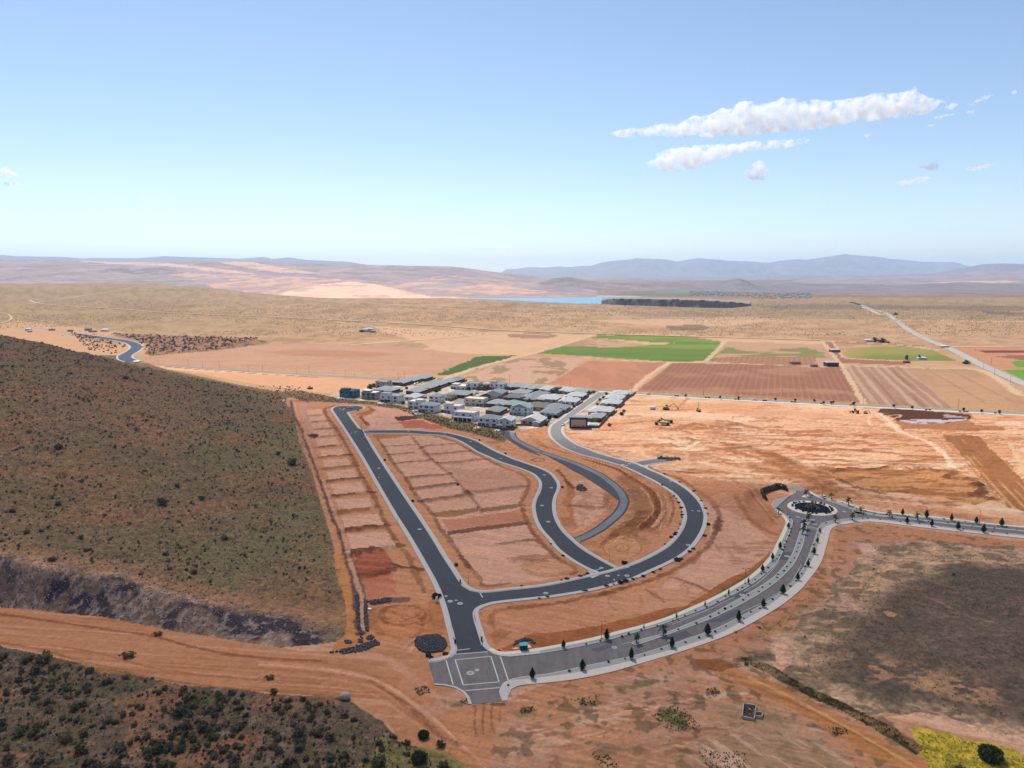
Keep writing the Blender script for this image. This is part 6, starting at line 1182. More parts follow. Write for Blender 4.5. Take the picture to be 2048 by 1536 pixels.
pile = zu((1620,1100),(1660,1045),(1760,1030),(1900,1020),(1990,1080),(2015,1150),(1960,1220),(1840,1235),(1760,1240),(1680,1210),(1625,1150))
pc = G(862.5, 1288); P = inside(pile, 1900); zs = [max(0, .75 - math.hypot((x - pc[0]) / 6.2, (y - pc[1]) / 8.5) * .6) + rr.uniform(-.05, .12) + gz(x, y) for x, y in P]
flat('rock_bed', W(pile), .06, BAS, skirt=.3)['kind'] = 'structure'
rocks('rock_pile', P, zs, [rr.uniform(.2, .5) for _ in P], ROCK, 'heap of dark basalt rock beside the crossing')
for pl, n_, lb in ((zu((590,1235),(780,1195),(950,1150),(1150,1090),(1195,1110),(1190,1150),(1000,1220),(800,1245)), 900, 'curved bank of dark rock at the end of the dirt road'), (zu((1040,1050),(1090,1035),(1135,1050),(1110,1085),(1050,1090)), 110, 'small oval patch of dark rock at the foot of the rock line'), (zu((910,520),(945,520),(960,760),(965,930),(1000,1000),(960,1010),(925,900),(915,700)), 420, 'line of dark rock down the western ditch'), (zu((1020,600),(1045,620),(1055,850),(1060,980),(1030,960),(1015,780)), 330, 'second line of dark rock beside the western lots'), (zu((1050,620),(1330,575),(1350,620),(1100,668)), 300, 'band of dark rubble at the foot of the red lot'),
                  (z6((1130,120),(1180,75),(1240,80),(1310,160),(1300,190),(1200,195),(1140,175)), 260, 'small mound of dark rubble on an empty lot'), (z4((1560,285),(1640,185),(1720,145),(1860,140),(1940,190),(1975,250),(1850,190),(1760,185),(1660,230)), 240, 'arc of dark stone behind the teal box'), (zt((455,765),(600,755),(650,775),(640,815),(520,800)), 90, 'dark rubble heap on the upper western lots'), (zu((780,1090),(860,1095),(850,1130),(790,1125)), 40, 'few dark rocks on the orange bench'), (zu((950,1040),(1000,1050),(990,1130),(950,1120)), 30, 'few dark rocks below the rock line')):
    P = inside(pl, n_); rocks('rock_line' if 'line' in lb else 'rock_heap', P, [gz(a, b) + rr.uniform(0, .25) for a, b in P], [rr.uniform(.3, .75) for _ in P], ROCK, lb)
cutp = scatter(5200, -205, -62, 222, 262, lambda x, y, px, py: (cutf(x, y) > .5) & (cutf(x, y) < 19) & (px > -30)); rocks('hillside_rubble', [tuple(a) for a in cutp[::2, :2]], [gz(a, b) + .05 for a, b in cutp[::2, :2]], [rr.uniform(.15, .55) for _ in cutp[::2]], mat('cut rubble', (.15, .12, .115), rough=1, noise=.5, scale=.6), 'broken grey-purple rock covering the road cut'); cc = cutp[1::4, :2]; rocks('pale_rubble', [tuple(a) for a in cc], [gz(a, b) + .1 for a, b in cc], [rr.uniform(.15, .45) for _ in cc], mat('pale rubble', (.36, .30, .27), rough=1, noise=.3, scale=1), 'pale stones among the dark rock of the road cut')
x, y = G(690.5, 1396); bm = bmesh.new(); bmesh.ops.create_icosphere(bm, subdivisions=3, radius=1)
for v_ in bm.verts:
    nz = fbm(np.array([v_.co.x * 1.3 + v_.co.z]), np.array([v_.co.y * 1.3]), 1, 3, 150)[0]; v_.co *= .75 + .5 * nz; v_.co.z *= .75; v_.co.x *= 1.1
me = bpy.data.meshes.new('boulder'); bm.to_mesh(me); bm.free(); me.materials.append(mat('pale boulder', (.34, .27, .24), rough=.95, noise=.35, scale=1.5)); o = bpy.data.objects.new('boulder', me); COL.objects.link(o); o.location = (x, y, gz(x, y) + .7); o.scale = (1.5, 1.4, 1.5); tag(o, 'large pale boulder at the near edge of the dirt road', 'boulder')
# boulder retaining wall by the roundabout
rw = empty('retaining_wall', (*G(1550, 992), 0)); tag(rw, 'dark curved boulder retaining wall left of the roundabout', 'retaining wall'); bx0, by0 = G(1550, 992)
wl = crom(W(z11((285,345),(240,300),(225,262),(260,235),(340,205),(430,175),(520,150),(600,170),(640,190))), .9); rkm = [MB().quadbox((0,0,0), (1.1,.9,.8), .3, .75, Matrix.Rotation(.3, 3, 'X')).mesh('rock', ROCK), MB().quadbox((0,0,0), (.9,1.0,.7), 1.1, .65, Matrix.Rotation(-.3, 3, 'Y')).mesh('rock', mat('dark brown rock', (.06, .045, .04), rough=1, noise=.4, scale=2))]
for lv in range(4):
    for i, (x, y) in enumerate(wl):
        if rr.random() < .06: continue
        o = bpy.data.objects.new('rock', rkm[rr.random() < .5]); COL.objects.link(o); o.parent = rw; o.location = (x - bx0 + rr.uniform(-.2, .2) - lv * .25, y - by0 + rr.uniform(-.2, .2) + lv * .35, .4 + lv * .75); o.scale = (rr.uniform(.8, 1.3),) * 3; o.rotation_euler = (rr.uniform(-.3, .3), rr.uniform(-.3, .3), rr.uniform(0, 3))
x, y = G(1980, 1518); rb = shrub_proto(1.0, rr, 'round bush', (.055, .075, .03), 'round_bush', 900)
rb.location = (x, y, gz(x, y)); rb.scale = (2.5, 2.5, 2.5); tag(rb, 'large round dark green bush among the yellow flowers', 'bush')
for (x, y, s_, lb) in ((838,1522,2.4,'rounded dark bush at the bottom edge, left of the dirt track'), (847,1474,1.8,'rounded dark bush beside the track near the bottom'), (882,1492,1.7,'spiky purplish bush beside the track near the bottom'), (548,1386,1.5,'dark bush standing on the lower edge of the dirt road'), (1925,1552,2.6,'dark purplish bush at the bottom edge of the flower patch')):
    o = rb.copy() if 'round' in lb else B1[1].copy(); COL.objects.link(o); gx_, gy_ = G(x, y); o.location = (gx_, gy_, gz(gx_, gy_)); o.scale = (s_ * .75, s_ * .75, s_ * .75); tag(o, lb, 'bush')
for k, (x, y, s_, lb) in enumerate(((316,1271,1.6,'dry weed growing near the far edge of the dirt road'), (257,1314,2.2,'olive weed in the middle of the dirt road'), (540,1358,1.4,'dry reddish weed on the dirt road, right of the olive one'))):
    o = B1[2].copy(); COL.objects.link(o); gx_, gy_ = G(x, y); o.location = (gx_, gy_, gz(gx_, gy_)); o.scale = (s_ * 1.2, s_ * .8, s_ * .6); tag(o, lb, 'weed')
print('plants done')
# ------------------------------------------------------------------ houses
VA = math.radians(-20.4)
def lx(x, y, a=VA): return (x * math.cos(a) - y * math.sin(a), x * math.sin(a) + y * math.cos(a))
GLASSM = mat('window glass', (.03, .04, .055), rough=.15, spec=.6); GAR = mat('garage door', (.10, .095, .095), rough=.7); DARKM = mat('dark opening', (.03, .03, .035), rough=.9)
DRIVE = mat('driveway concrete', (.56, .50, .43), rough=.95, noise=.1, scale=.5); FENCE = mat('brown block wall', (.14, .085, .065), rough=1, noise=.2, scale=1)
ROOFC = {'grey': (.27,.28,.285), 'blue': (.20,.22,.235), 'pale': (.42,.43,.42), 'dark': (.075,.075,.085), 'olive': (.15,.14,.12), 'cream': (.62,.52,.40), 'white': (.72,.70,.66), 'teal': (.22,.27,.27), 'green': (.28,.31,.27)}
WALLC = {'white': (.62,.62,.62), 'cream': (.56,.47,.37), 'tan': (.36,.29,.23), 'taupe': (.26,.22,.20), 'brown': (.15,.09,.07), 'charcoal': (.06,.06,.07), 'teal': (.05,.17,.24), 'pink': (.42,.32,.29)}
def hip(m, x0, x1, y0, y1, z, rise, over=.6, gable=False):
    x0 -= over; x1 += over; y0 -= over; y1 += over; cx_, cy_ = (x0+x1)/2, (y0+y1)/2; b = len(m.v); w_, d_ = x1-x0, y1-y0
    if gable:      # ridge running away from the viewer, gable end to the front
        m.v += [(x0,y0,z),(x1,y0,z),(x1,y1,z),(x0,y1,z),(cx_,y0,z+rise),(cx_,y1,z+rise)]; m.f += [(b,b+4,b+5,b+3),(b+1,b+2,b+5,b+4),(b,b+1,b+4),(b+2,b+3,b+5),(b,b+3,b+2,b+1)]
    else:
        if w_ >= d_: r0, r1 = (x0+d_/2, cy_), (x1-d_/2, cy_)
        else: r0, r1 = (cx_, y0+w_/2), (cx_, y1-w_/2)
        m.v += [(x0,y0,z),(x1,y0,z),(x1,y1,z),(x0,y1,z),(r0[0],r0[1],z+rise),(r1[0],r1[1],z+rise)]
        m.f += ([(b,b+1,b+5,b+4),(b+2,b+3,b+4,b+5),(b+3,b,b+4),(b+1,b+2,b+5)] if w_ >= d_ else [(b,b+1,b+4),(b+2,b+3,b+5),(b+3,b,b+4,b+5),(b+1,b+2,b+5,b+4)]) + [(b,b+3,b+2,b+1)]
def house(px, py, wpx, kind, roof, wall, st, label, depth=None, seed=0, gar=2, h=None):
    r = random.Random(seed + int(px)); x, y = G(px, py); w_ = wpx * mpp(py) * .95; d = depth or r.uniform(12, 16); hh = h or (3.1 * st + .3)
    o = empty('house', (x, y, 0), VA); tag(o, label, 'house', 'houses of the small estate')
    rm = mat('roof ' + roof, ROOFC[roof], rough=.85, noise=.12, scale=.8); wm = mat('stucco ' + wall, WALLC[wall], rough=.95, noise=.06, scale=.6)
    W_, R_ = MB(), MB()
    W_.quadbox((0, d/2, hh/2 - .1), (w_, d, hh + .2))
    wing = r.choice((-1, 1)); ww = w_ * r.uniform(.35, .5); wx = wing * (w_/2 - ww/2); wd = r.uniform(2.5, 4)
    if kind in ('hip', 'gable'):
        if st == 1 or kind == 'gable': W_.quadbox((wx, -wd/2 + .3, 1.55), (ww - .3, wd, 3.1))
        hip(R_, -w_/2, w_/2, 0, d, hh, min(w_, d) * .2 if kind == 'hip' else w_ * .2, gable=kind == 'gable')
        if st == 1 or kind == 'gable': hip(R_, wx - ww/2, wx + ww/2, -wd + .3, 2.5, 3.1, ww * .2, .4, gable=r.random() < .4)
        fz, front = (3.1, -wd + .3) if (st == 1 or kind == 'gable') else (hh, 0)
    else:                                   # flat roof behind a parapet, one higher block
        R_.quadbox((0, d/2, hh + .06), (w_ - .6, d - .6, .12)); t = .25
        for bx_ in ((0, t/2, w_, t), (0, d - t/2, w_, t), (-w_/2 + t/2, d/2, t, d - 2*t - .01), (w_/2 - t/2, d/2, t, d - 2*t - .01)): W_.quadbox((bx_[0], bx_[1], hh + .3), (bx_[2], bx_[3], .55))
        if st == 1 or r.random() < .5: W_.quadbox((wx, d*.45, hh + .9), (ww, d*.5, 1.6)); R_.quadbox((wx, d*.45, hh + 1.78), (ww + .6, d*.5 + .6, .16))
        if st == 1: R_.quadbox((-wx*.6, -.6, 2.75), (w_*.4, 1.4, .16))
        fz, front = hh, 0
    W_.build('wall', wm, o); R_.build('roof', rm, o)
    gm = MB().quadbox((0, 0, 0), (1, .12, 1)).mesh('garage_door', GAR); wn = MB().quadbox((0, 0, 0), (1, .1, 1)).mesh('window', GLASSM)
    for k in range(gar):
        g = bpy.data.objects.new('garage_door', gm); COL.objects.link(g); g.parent = o; gw = min(ww*.42, 4.2); g.scale = (gw, 1, 2.4); g.location = (wx + (k - (gar-1)/2) * (gw + .5), (front if kind in ('hip','gable') and (st==1 or kind=='gable') else 0) - .03, 1.25)
    n = max(2, int(w_ / 5))
    for lv in range(st):
        for k in range(n):
            xx = -w_/2 + (k + .5) * w_ / n
            if lv == 0 and abs(xx - wx) < ww/2 + .4: continue
            g = bpy.data.objects.new('window', wn); COL.objects.link(g); g.parent = o; g.scale = (r.uniform(1.4, 3.0), 1, r.uniform(1.1, 2.0)); g.location = (xx, -.02, 1.7 + lv * 3.1)
    for k in range(2):
        g = bpy.data.objects.new('window', wn); COL.objects.link(g); g.parent = o; g.rotation_euler = (0, 0, math.pi/2); g.scale = (1.8, 1, 1.2); g.location = (w_/2 + .01, d * (.3 + .4*k), 1.8 + (st-1)*3.1)
    if kind == 'hip' and st == 1:            # rear ell breaks up the roof
        e = MB(); ex = -wx * .8
        e.quadbox((ex, d + 1.5, 1.55), (w_*.4, 5, 3.1)); e.build('rear_wing', wm, o); e2 = MB(); hip(e2, ex - w_*.2, ex + w_*.2, d - 3, d + 4, 3.35, w_*.09); e2.build('wing_roof', rm, o)
    if st == 1: MB().quadbox((w_/2 + 1.6, d*.5, .85), (.22, d * 1.3, 1.7)).build('yard_wall', FENCE, o)
    dr_ = MB().quadbox((wx, -4.4 - (wd if kind != 'flat' else 0)/2, .03), (ww * .95, 8.2, .1)).build('driveway', DRIVE, o)
    return o
HS = [(762,776,26,'flat','grey','pink',2,'small two-storey box house at the back left corner of the estate'),(797,771,30,'hip','grey','charcoal',1,'leftmost long grey-roofed house in the back row of the estate'),(818,766,30,'hip','grey','brown',1,'second long grey-roofed house of the back row'),(840,761.5,30,'hip','grey','charcoal',1,'third long grey-roofed house of the back row, by the highway'),
 (765,787,46,'hip','grey','charcoal',1,'grey hipped house behind the flat-roofed taupe house'),(826,789,34,'hip','grey','charcoal',1,'grey roofed house at the near end of the second row'),(846,782,34,'hip','grey','brown',1,'grey roofed house in the middle of the second row'),(866,775.5,34,'hip','grey','brown',1,'grey roofed house with a tree at its right, second row'),(890,770,30,'hip','grey','charcoal',1,'grey roofed house near the far end of the second row'),(906,766,26,'hip','blue','charcoal',1,'blue-grey roofed house at the far end of the second row'),
 (693,795,34,'flat','dark','teal',2,'teal two-storey house with a dark roof, far left of the estate'),(737,799,34,'flat','white','taupe',2,'taupe two-storey house with a pale flat roof next to the teal house'),(778,805,44,'flat','green','white',2,'white two-storey house with covered terrace, third from left in the front row'),(820,801,30,'hip','pale','white',1,'low white house with a pale hipped roof in the front row'),(828,818,30,'flat','white','white',2,'stacked white flat-roofed house above the scrub belt'),(868,806,24,'hip','blue','white',2,'two-storey house with a dark blue roof behind the white porch house'),
 (853,825,38,'hip','teal','white',2,'white house with a blue-green roof and columned porch'),(903,827,36,'flat','cream','white',2,'cream flat-roofed two-storey house beside the row of four garages'),(890,801,24,'flat','olive','cream',1,'olive cube house at the bend of the estate street'),(912,796,46,'hip','teal','charcoal',1,'long house with a grey-green roof facing the estate street'),(916,779,34,'flat','cream','white',1,'low house with a bright cream flat roof in the third row'),(944,779,28,'flat','blue','white',2,'grey two-storey house at the far end of the third row'),
 (962,781,18,'flat','dark','brown',1,'narrow dark brown house left of the white modern one'),(993,780,31,'flat','blue','white',2,'white modern two-storey house with a dark glass centre'),(990,792,34,'hip','blue','white',1,'blue-grey roofed house in front of the white modern one'),(973,801,38,'gable','dark','pink',1,'house with a steep charcoal gable roof at mid estate'),(1027,780,36,'hip','grey','charcoal',1,'grey house right of the white modern one in the back row'),(1053,782,24,'hip','green','brown',1,'small green-grey roofed house in the back row'),(1070,783,26,'hip','green','brown',1,'green-roofed house, centre of the right back row'),(1090,785,26,'hip','pale','cream',1,'pale-roofed house behind the big hipped roof'),
 (1108,787,18,'flat','dark','charcoal',1,'narrow black house in the right back row'),(1129,788,30,'hip','pale','pink',1,'pale hipped house, second from the right end of the back row'),(1157,790,32,'hip','green','pink',1,'last house of the back row, beside the main street'),(1036,793,38,'hip','grey','tan',1,'grey hipped house, left of the two in the third row right'),(1023,802,36,'hip','olive','brown',1,'brown house with a dark olive roof and arched gable'),(1048,803,22,'gable','grey','pink',1,'small pinkish gabled house in the third row'),(1073,797,34,'hip','blue','charcoal',1,'blue-grey roofed house behind the big hipped one'),(1060,804,28,'hip','blue','brown',1,'house with small blue hip roof and red-brown walls'),
 (1092,805,46,'hip','pale','tan',1,'large house with a big pale hipped roof at mid estate'),(1148,799,36,'hip','pale','cream',1,'pale hipped house behind the one with tall columns'),(1134,810,38,'hip','pale','white',1,'pale-roofed house with tall front columns by the main street'),(947,812,44,'flat','cream','cream',2,'stepped cream house with two flat roof levels'),(990,815,42,'hip','grey','charcoal',1,'grey hipped house right of the stepped cream house'),(1022,817,42,'hip','teal','brown',1,'grey-green hipped house in the fourth row'),(986,829,34,'hip','blue','brown',1,'blue hipped house with a terrace above the gabled one'),(1070,821,44,'hip','olive','tan',1,'house with a dark olive-brown hipped roof'),
 (1110,824,46,'hip','blue','cream',1,'blue hipped house at the corner of the main street'),(1096,833,38,'hip','blue','white',1,'low blue-roofed house with a pale garage gable'),(1039,830,40,'gable','teal','white',2,'white house with two dormers and a steep roof'),(927,841,48,'flat','cream','white',2,'long white house with four dark garage bays facing the scrub'),(975,853,44,'hip','blue','white',2,'blue-roofed house with a two-level balcony at the scrub edge'),(1009,857,28,'gable','pale','white',2,'pale double-gabled house at the lower corner of the estate'),(1061,850,44,'gable','pale','pink',1,'wide gabled house above the orange lot'),
 (1236,795,34,'hip','pale','pink',1,'farthest pale-roofed house in the row right of the main street'),(1226,804,36,'hip','pale','pink',1,'second pale-roofed house in the row right of the main street'),(1219,814,38,'hip','pale','pink',1,'third pale-roofed house in the row right of the main street'),(1199,830,46,'hip','pale','pink',1,'fourth and widest pale-roofed house right of the main street'),(1188,843,30,'hip','grey','tan',1,'tan-roofed house beside the swimming pool')]
for i, a in enumerate(HS): house(*a[:7], a[7], seed=i * 7, gar=0 if a[0] in (693,737,927,1061,1226,1199,1236,1219) else 2, depth=17 if a[6] == 1 else 12)
x, y = G(927, 841); ghost = None
o = empty('garage_block', (*G(925, 843.5), 0), VA); tag(o, 'open white carport front with four dark bays before the long white house', 'garage'); m = MB(); 
for k in range(5): m.quadbox((-8 + k*4, 0, 1.6), (.5, .8, 3.2))
m.quadbox((0, 0, 3.6), (17, 1.2, .9)); m.build('frame', mat('stucco white', WALLC['white']), o); bay = MB().quadbox((0, .5, 1.55), (3.4, .1, 3.0)).mesh('bay', DARKM)
for k in range(4): b_ = bpy.data.objects.new('bay', bay); COL.objects.link(b_); b_.parent = o; b_.location = (-6 + k*4, 0, 0)
# the square dark-framed house by the street
o = empty('house', (*G(1157, 857), 0), math.radians(-4)); tag(o, 'square house with a thick charcoal frame round a beige panel by the main street', 'house', 'houses of the small estate')
m = MB(); m.quadbox((0, 4, 4.3), (14.2, 7.5, 8.6)); m.build('wall', mat('stucco charcoal', WALLC['charcoal']), o); MB().quadbox((0, .12, 4.3), (11.4, .3, 5.4)).build('panel', mat('beige panel', (.46,.34,.30), rough=.95), o); MB().quadbox((0, 4, 8.75), (15, 8.3, .3)).build('roof', mat('roof blue', ROOFC['blue']), o)
wn = MB().quadbox((0, 0, 0), (1.3, .12, .7)).mesh('window', GLASSM)
for k in (-3, 0, 3.6): g = bpy.data.objects.new('window', wn); COL.objects.link(g); g.parent = o; g.location = (k, -.08, 2.3 - .5 * (k == 0))
# dark glass centre of the modern house
pool = empty('swimming_pool', (*G(1186.5, 850.5), .05), math.radians(-6)); tag(pool, 'bright turquoise swimming pool with a pale surround behind the dark-framed house', 'swimming pool')
MB().quadbox((0, 0, .06), (9.6, 11, .12)).build('surround', mat('pool deck', (.62,.55,.48)), pool); MB().quadbox((0, 0, .14), (7.2, 7.2, .05)).build('water', mat('pool water', (.05,.42,.48), rough=.1, spec=.5), pool)
def wall_run(pts, h, label, wd=.3, mt=FENCE, name='garden_wall'):
    m = MB(); P = W(pts)
    for a, b in zip(P[:-1], P[1:]):
        L_ = math.hypot(b[0]-a[0], b[1]-a[1]); m.quadbox(((a[0]+b[0])/2, (a[1]+b[1])/2, h/2), (L_ + wd*.5, wd, h), math.atan2(b[1]-a[1], b[0]-a[0]))
    for a in P: m.quadbox((a[0], a[1], h/2 + .06), (wd + .12, wd + .12, h + .1))
    tag(m.build(name, mt), label, 'wall')
wall_run(((1271,787),(1250,802),(1231,818),(1208,815.5)), 2.0, 'brown garden wall stepping down the right side of the estate, upper length')
wall_run(((1229,821),(1212,840),(1197,856),(1176,855.5)), 2.0, 'brown garden wall stepping down the right side of the estate, lower length')
wall_run(((1143,856.5),(1176,857)), 1.8, 'dark wall under the square framed house', mt=mat('stucco charcoal', WALLC['charcoal']))
wall_run(((985,856),(1006,860),(1028,861)), 1.8, 'dark brown wall below the double-gabled house'); wall_run(((1032,851.5),(1060,852),(1085,853)), 1.6, 'low dark wall in front of the wide gabled house'); wall_run(((757,803),(774,807)), 1.4, 'low dark wall left of the terrace house')
wall_run(((757,803),(772,808),(783,806)), .5, 'white angled terrace edge below the scrub belt houses', .6, mat('white concrete', (.62,.6,.57)), 'terrace_edge'); wall_run(((1085,793),(1092,787),(1100,784)), 1.8, 'short brown wall between the back-row houses')
EST = flat('estate_street', W([(797,795),(806,790.5),(850,767.5),(862,764),(866,765.5),(853,769.5),(812,792),(803,796)]), .06, FARA); flat('estate_street', W([(886,812),(893,806),(922,797),(947,786),(955,781),(962,780),(975,782),(962,787),(945,795),(930,805),(905,816)]), .06, FARA)
flat('estate_street', W([(1015,832),(1060,834),(1085,836),(1110,838),(1108,842),(1080,841),(1016,838)]), .06, FARA); flat('estate_street', W([(1150,814),(1140,816),(1128,813),(1126,815.5),(1140,819),(1149,818)]), .06, FARA)
green = leafmat('garden', (.045,.062,.022)); gt = [shrub_proto(1.6, rr, 'garden', (.045,.062,.022), 'garden_tree', 70), shrub_proto(1.6, rr, 'garden dark', (.025,.035,.02), 'garden_tree', 70), shrub_proto(1.6, rr, 'garden gold', (.12,.10,.035), 'garden_tree', 70)]
for (x, y, s_, lb, k) in ((1021,857,1.5,'bright green garden tree at the lower corner of the estate',0),(1013,853,1.3,'dark garden tree beside the bright green one',1),(1004,853,1.1,'dark bush under the double-gabled house',1),(1131,823,1.6,'large dark tree at the corner house on the main street',1),(1124,822,1.1,'dark tree left of the large corner tree',1),(1098,838,1.3,'dark tree right of the pale garage gable',1),(1112,836,1.1,'dark bush by the low blue-roofed house',1),(1161,800,1.4,'yellow-green tree at the verge of the main street, nearer of the pair',2),(1170,797,1.4,'yellow-green tree at the verge of the main street, farther of the pair',2),(1178,788,1.3,'golden tree at the end of the back row',2),(1188,786,1.1,'golden bush where the main street meets the highway',2),
        (1213,789,1.1,'dark golden bush by the farthest right-hand house',2),(1208,797,1.2,'pale green bush on the right verge of the main street',2),(1200,801,1.0,'small pale bush on the right verge of the main street',2),(1195,810,.9,'little bush right of the main street, beside the third house',2),(1147,850,1.4,'dark green shrubbery left of the square framed house',0),(1092,851,1.1,'green bush at the right end of the wide gabled house',0),(1198,844,1.3,'yellow-green tree behind the swimming pool',2),(1194,843,1.0,'small dark tree left of the pool tree',1),(938,781,1.1,'dark bush by the low cream roof',1),(872,784,1.6,'olive tree in the gap of the second row',0),(879,781,1.3,'golden-green tree in the gap of the second row',2),(918,795,1.5,'dark tree at the end of the long green-grey roof',1),(1008,786,1.6,'dark palm-like tree right of the white modern house',1),(1012,790,1.2,'second dark tree right of the white modern house',1),(741,777,2.0,'reddish-brown bush behind the estate at left',2),(748,774,1.7,'brown bush behind the estate at left, upper one',2),(813,778,1.1,'dark tree in front of the first back-row house',1),
        (908,838,1.4,'dark shrub left of the four garage bays',1),(885,825,1.2,'dark tree between the porch house and the cream house',1),(1148,815,.9,'small tree beside the column house',1),(1075,806,1.0,'dark bush left of the big pale roof',1),(1052,836,.9,'low bush below the dormer house',0),(1002,805,1.0,'dark bush between the hipped roofs',1),(835,806,1.2,'dark shrub above the stacked white house',1),(806,808,1.2,'dark shrub right of the terrace house',1),(1219,852,1.0,'dry bush outside the garden wall near the pool',2),(1243,830,1.2,'dark bush outside the garden wall, lower',1),(1248,824,1.0,'dry bush outside the garden wall, upper',2)):
    o = gt[k].copy(); COL.objects.link(o); gx_, gy_ = G(x, y); o.location = (gx_, gy_, 0); o.scale = (s_ * 1.15, s_ * 1.15, s_ * 1.2); tag(o, lb, 'garden tree' if 'tree' in lb else 'bush')
# ------------------------------------------------------------------ vehicles
TYRE = mat('tyre', (.02,.02,.02), rough=.9)
def car(px, py, rz, col, label, L_=4.6, kind='car', z=.06, cat_='car'):
    x, y = G(px, py); o = empty({'car':'parked_car','pickup':'pickup_truck','van':'van'}[kind], (x, y, z + (gz(x, y) if z == 0 else 0)), rz); tag(o, label, cat_)
    pm = mat('car paint ' + str(col), col, rough=.3, spec=.5); m = MB(); w_ = 1.85; h_ = 1.0 if kind != 'van' else 1.2
    prof = {'car': [(-.5,.35),(-.5,.8),(-.42,.95),(.22,.98),(.47,.8),(.5,.55),(.5,.35)], 'pickup': [(-.5,.45),(-.5,1.05),(-.1,1.05),(.22,1.1),(.47,1.0),(.5,.7),(.5,.45)], 'van': [(-.5,.35),(-.5,1.2),(-.45,1.2),(.3,1.2),(.47,1.0),(.5,.6),(.5,.35)]}[kind]
    b = 0; n = len(prof)
    for sx in (-w_/2, w_/2): m.v += [(sx, a*L_, zz) for a, zz in prof]
    m.f += [tuple(range(n)), tuple(range(2*n-1, n-1, -1))] + [(i, (i+1) % n, n + (i+1) % n, n + i) for i in range(n)]; m.build('body', pm, o)
    c = MB(); cz = {'car': (-.12, .48, .97, 1.45), 'pickup': (.08, .3, 1.08, 1.8), 'van': (-.12, .6, 1.19, 2.0)}[kind]
    c.quadbox((0, cz[0]*L_ + .0, (cz[2] + cz[3])/2), (w_ * .9, cz[1]*L_, cz[3] - cz[2]), 0, .8); c.build('cabin', GLASSM, o); MB().quadbox((0, cz[0]*L_, cz[3] + .02), (w_*.72, cz[1]*L_*.78, .05)).build('roof', pm, o)
    wm_ = MB(); wm_.tube((-.11,0,0), (.11,0,0), .34, .34, 12); wme = wm_.mesh('wheel', TYRE)
    for sx in (-1, 1):
        for sy in (-.31, .31): g = bpy.data.objects.new('wheel', wme); COL.objects.link(g); g.parent = o; g.location = (sx*w_*.46, sy*L_, .34)
    return o
WH = (.75,.75,.75)
car(699.5, 816.5, 1.3, WH, 'white car parked in the bulb of the cul-de-sac', 5.6, 'van'); car(1126, 851, -.4, WH, 'white pickup parked at the bend of the main street', 5.2, 'pickup'); car(949.5, 793.5, -.5, (.45,.5,.6), 'silver car by the charcoal gabled house', 5)
car(831, 768, -.3, (.35,.42,.6), 'bluish car parked at the far end of the back row'); car(835, 766.5, -.3, WH, 'white car parked beside the bluish one'); car(1139, 788, 1.2, WH, 'white car before the last pair of back-row houses', 5.2); car(954, 788, .6, (.2,.25,.35), 'dark blue car near the two-storey grey house')
car(1324, 917.5, 1.45, (.015,.015,.02), 'black pickup on the short side street beside a clump of brush', 6.2, 'pickup'); car(1508, 800.5, 1.3, (.6,.7,.68), 'white car driving on the highway behind the site', 5, z=.06); car(1646, 995, .2, (.6,.6,.62), 'white and dark car parked behind the roundabout lamp', 4.8, z=0)
YM = mat('machine yellow', (.42,.27,.06), rough=.6, noise=.2, scale=2); TM = mat('machine tan', (.45,.34,.18), rough=.7)
def machine(px, py, rz, kind, label, s=1.0):
    x, y = G(px, py); o = empty(kind, (x, y, gz(x, y)), rz); o.scale = (s, s, s); tag(o, label, 'construction machine')
    wh = lambda x_, y_, r_: kid(o, MB().tube((x_-.35, y_, r_), (x_+.35, y_, r_), r_, r_, 14).build('wheel', TYRE, o))
    if kind == 'scraper':
        MB().quadbox((0, 5.2, 1.9), (2.6, 3.2, 1.6), 0, .85).build('tractor', YM, o); MB().quadbox((.5, 4.0, 3.1), (1.3, 1.4, 1.2)).build('cab', GLASSM, o); MB().quadbox((0, 2.9, 2.6), (.8, 2.6, .7)).build('gooseneck', YM, o)
        MB().quadbox((0, -.6, 1.9), (3.2, 5.2, 2.2), 0, 1.1).build('bowl', TM, o); MB().quadbox((0, -4.0, 1.9), (2.2, 2.0, 1.4)).build('rear_engine', YM, o)
        for sx in (-1.4, 1.4): wh(sx, 5.2, 1.1); wh(sx, -3.9, 1.1)
    elif kind in ('excavator', 'drill_rig', 'bulldozer'):
        for sx in (-1.1, 1.1): MB().quadbox((sx, 0, .5), (.6, 4.2, 1.0)).build('track', TYRE, o)
        MB().quadbox((0, -.3, 1.7), (2.6, 3.4, 1.3)).build('body', YM, o); MB().quadbox((-.7, .6, 2.7), (1.1, 1.4, 1.2)).build('cab', GLASSM, o)
        if kind == 'excavator': MB().tube((.5, 1, 1.8), (.5, 5, 4.4), .35, .3, 6).build('boom', YM, o); MB().tube((.5, 5, 4.4), (.5, 8.2, 1.8), .28, .2, 6).build('arm', YM, o); MB().quadbox((.5, 8.5, 1.0), (1.1, 1.0, 1.2), 0, .7).build('bucket', YM, o)
        elif kind == 'drill_rig': MB().tube((.4, 1.2, 1.8), (.9, 2.0, 9), .28, .18, 6).build('mast', YM, o)
        else: MB().quadbox((0, 2.9, .8), (3.8, .3, 1.4)).build('blade', YM, o)
    else:
        MB().quadbox((0, -1, 1.8), (2.4, 3.4, 1.4)).build('body', YM, o); MB().quadbox((0, .3, 3.0), (1.6, 1.5, 1.3)).build('cab', GLASSM, o); MB().quadbox((0, 3.6, 1.2), (2.8, 1.2, 1.2), 0, .8).build('bucket', YM, o)
        for sx in (-1.2, 1.2): wh(sx, 1.6, .85); wh(sx, -1.8, .85)
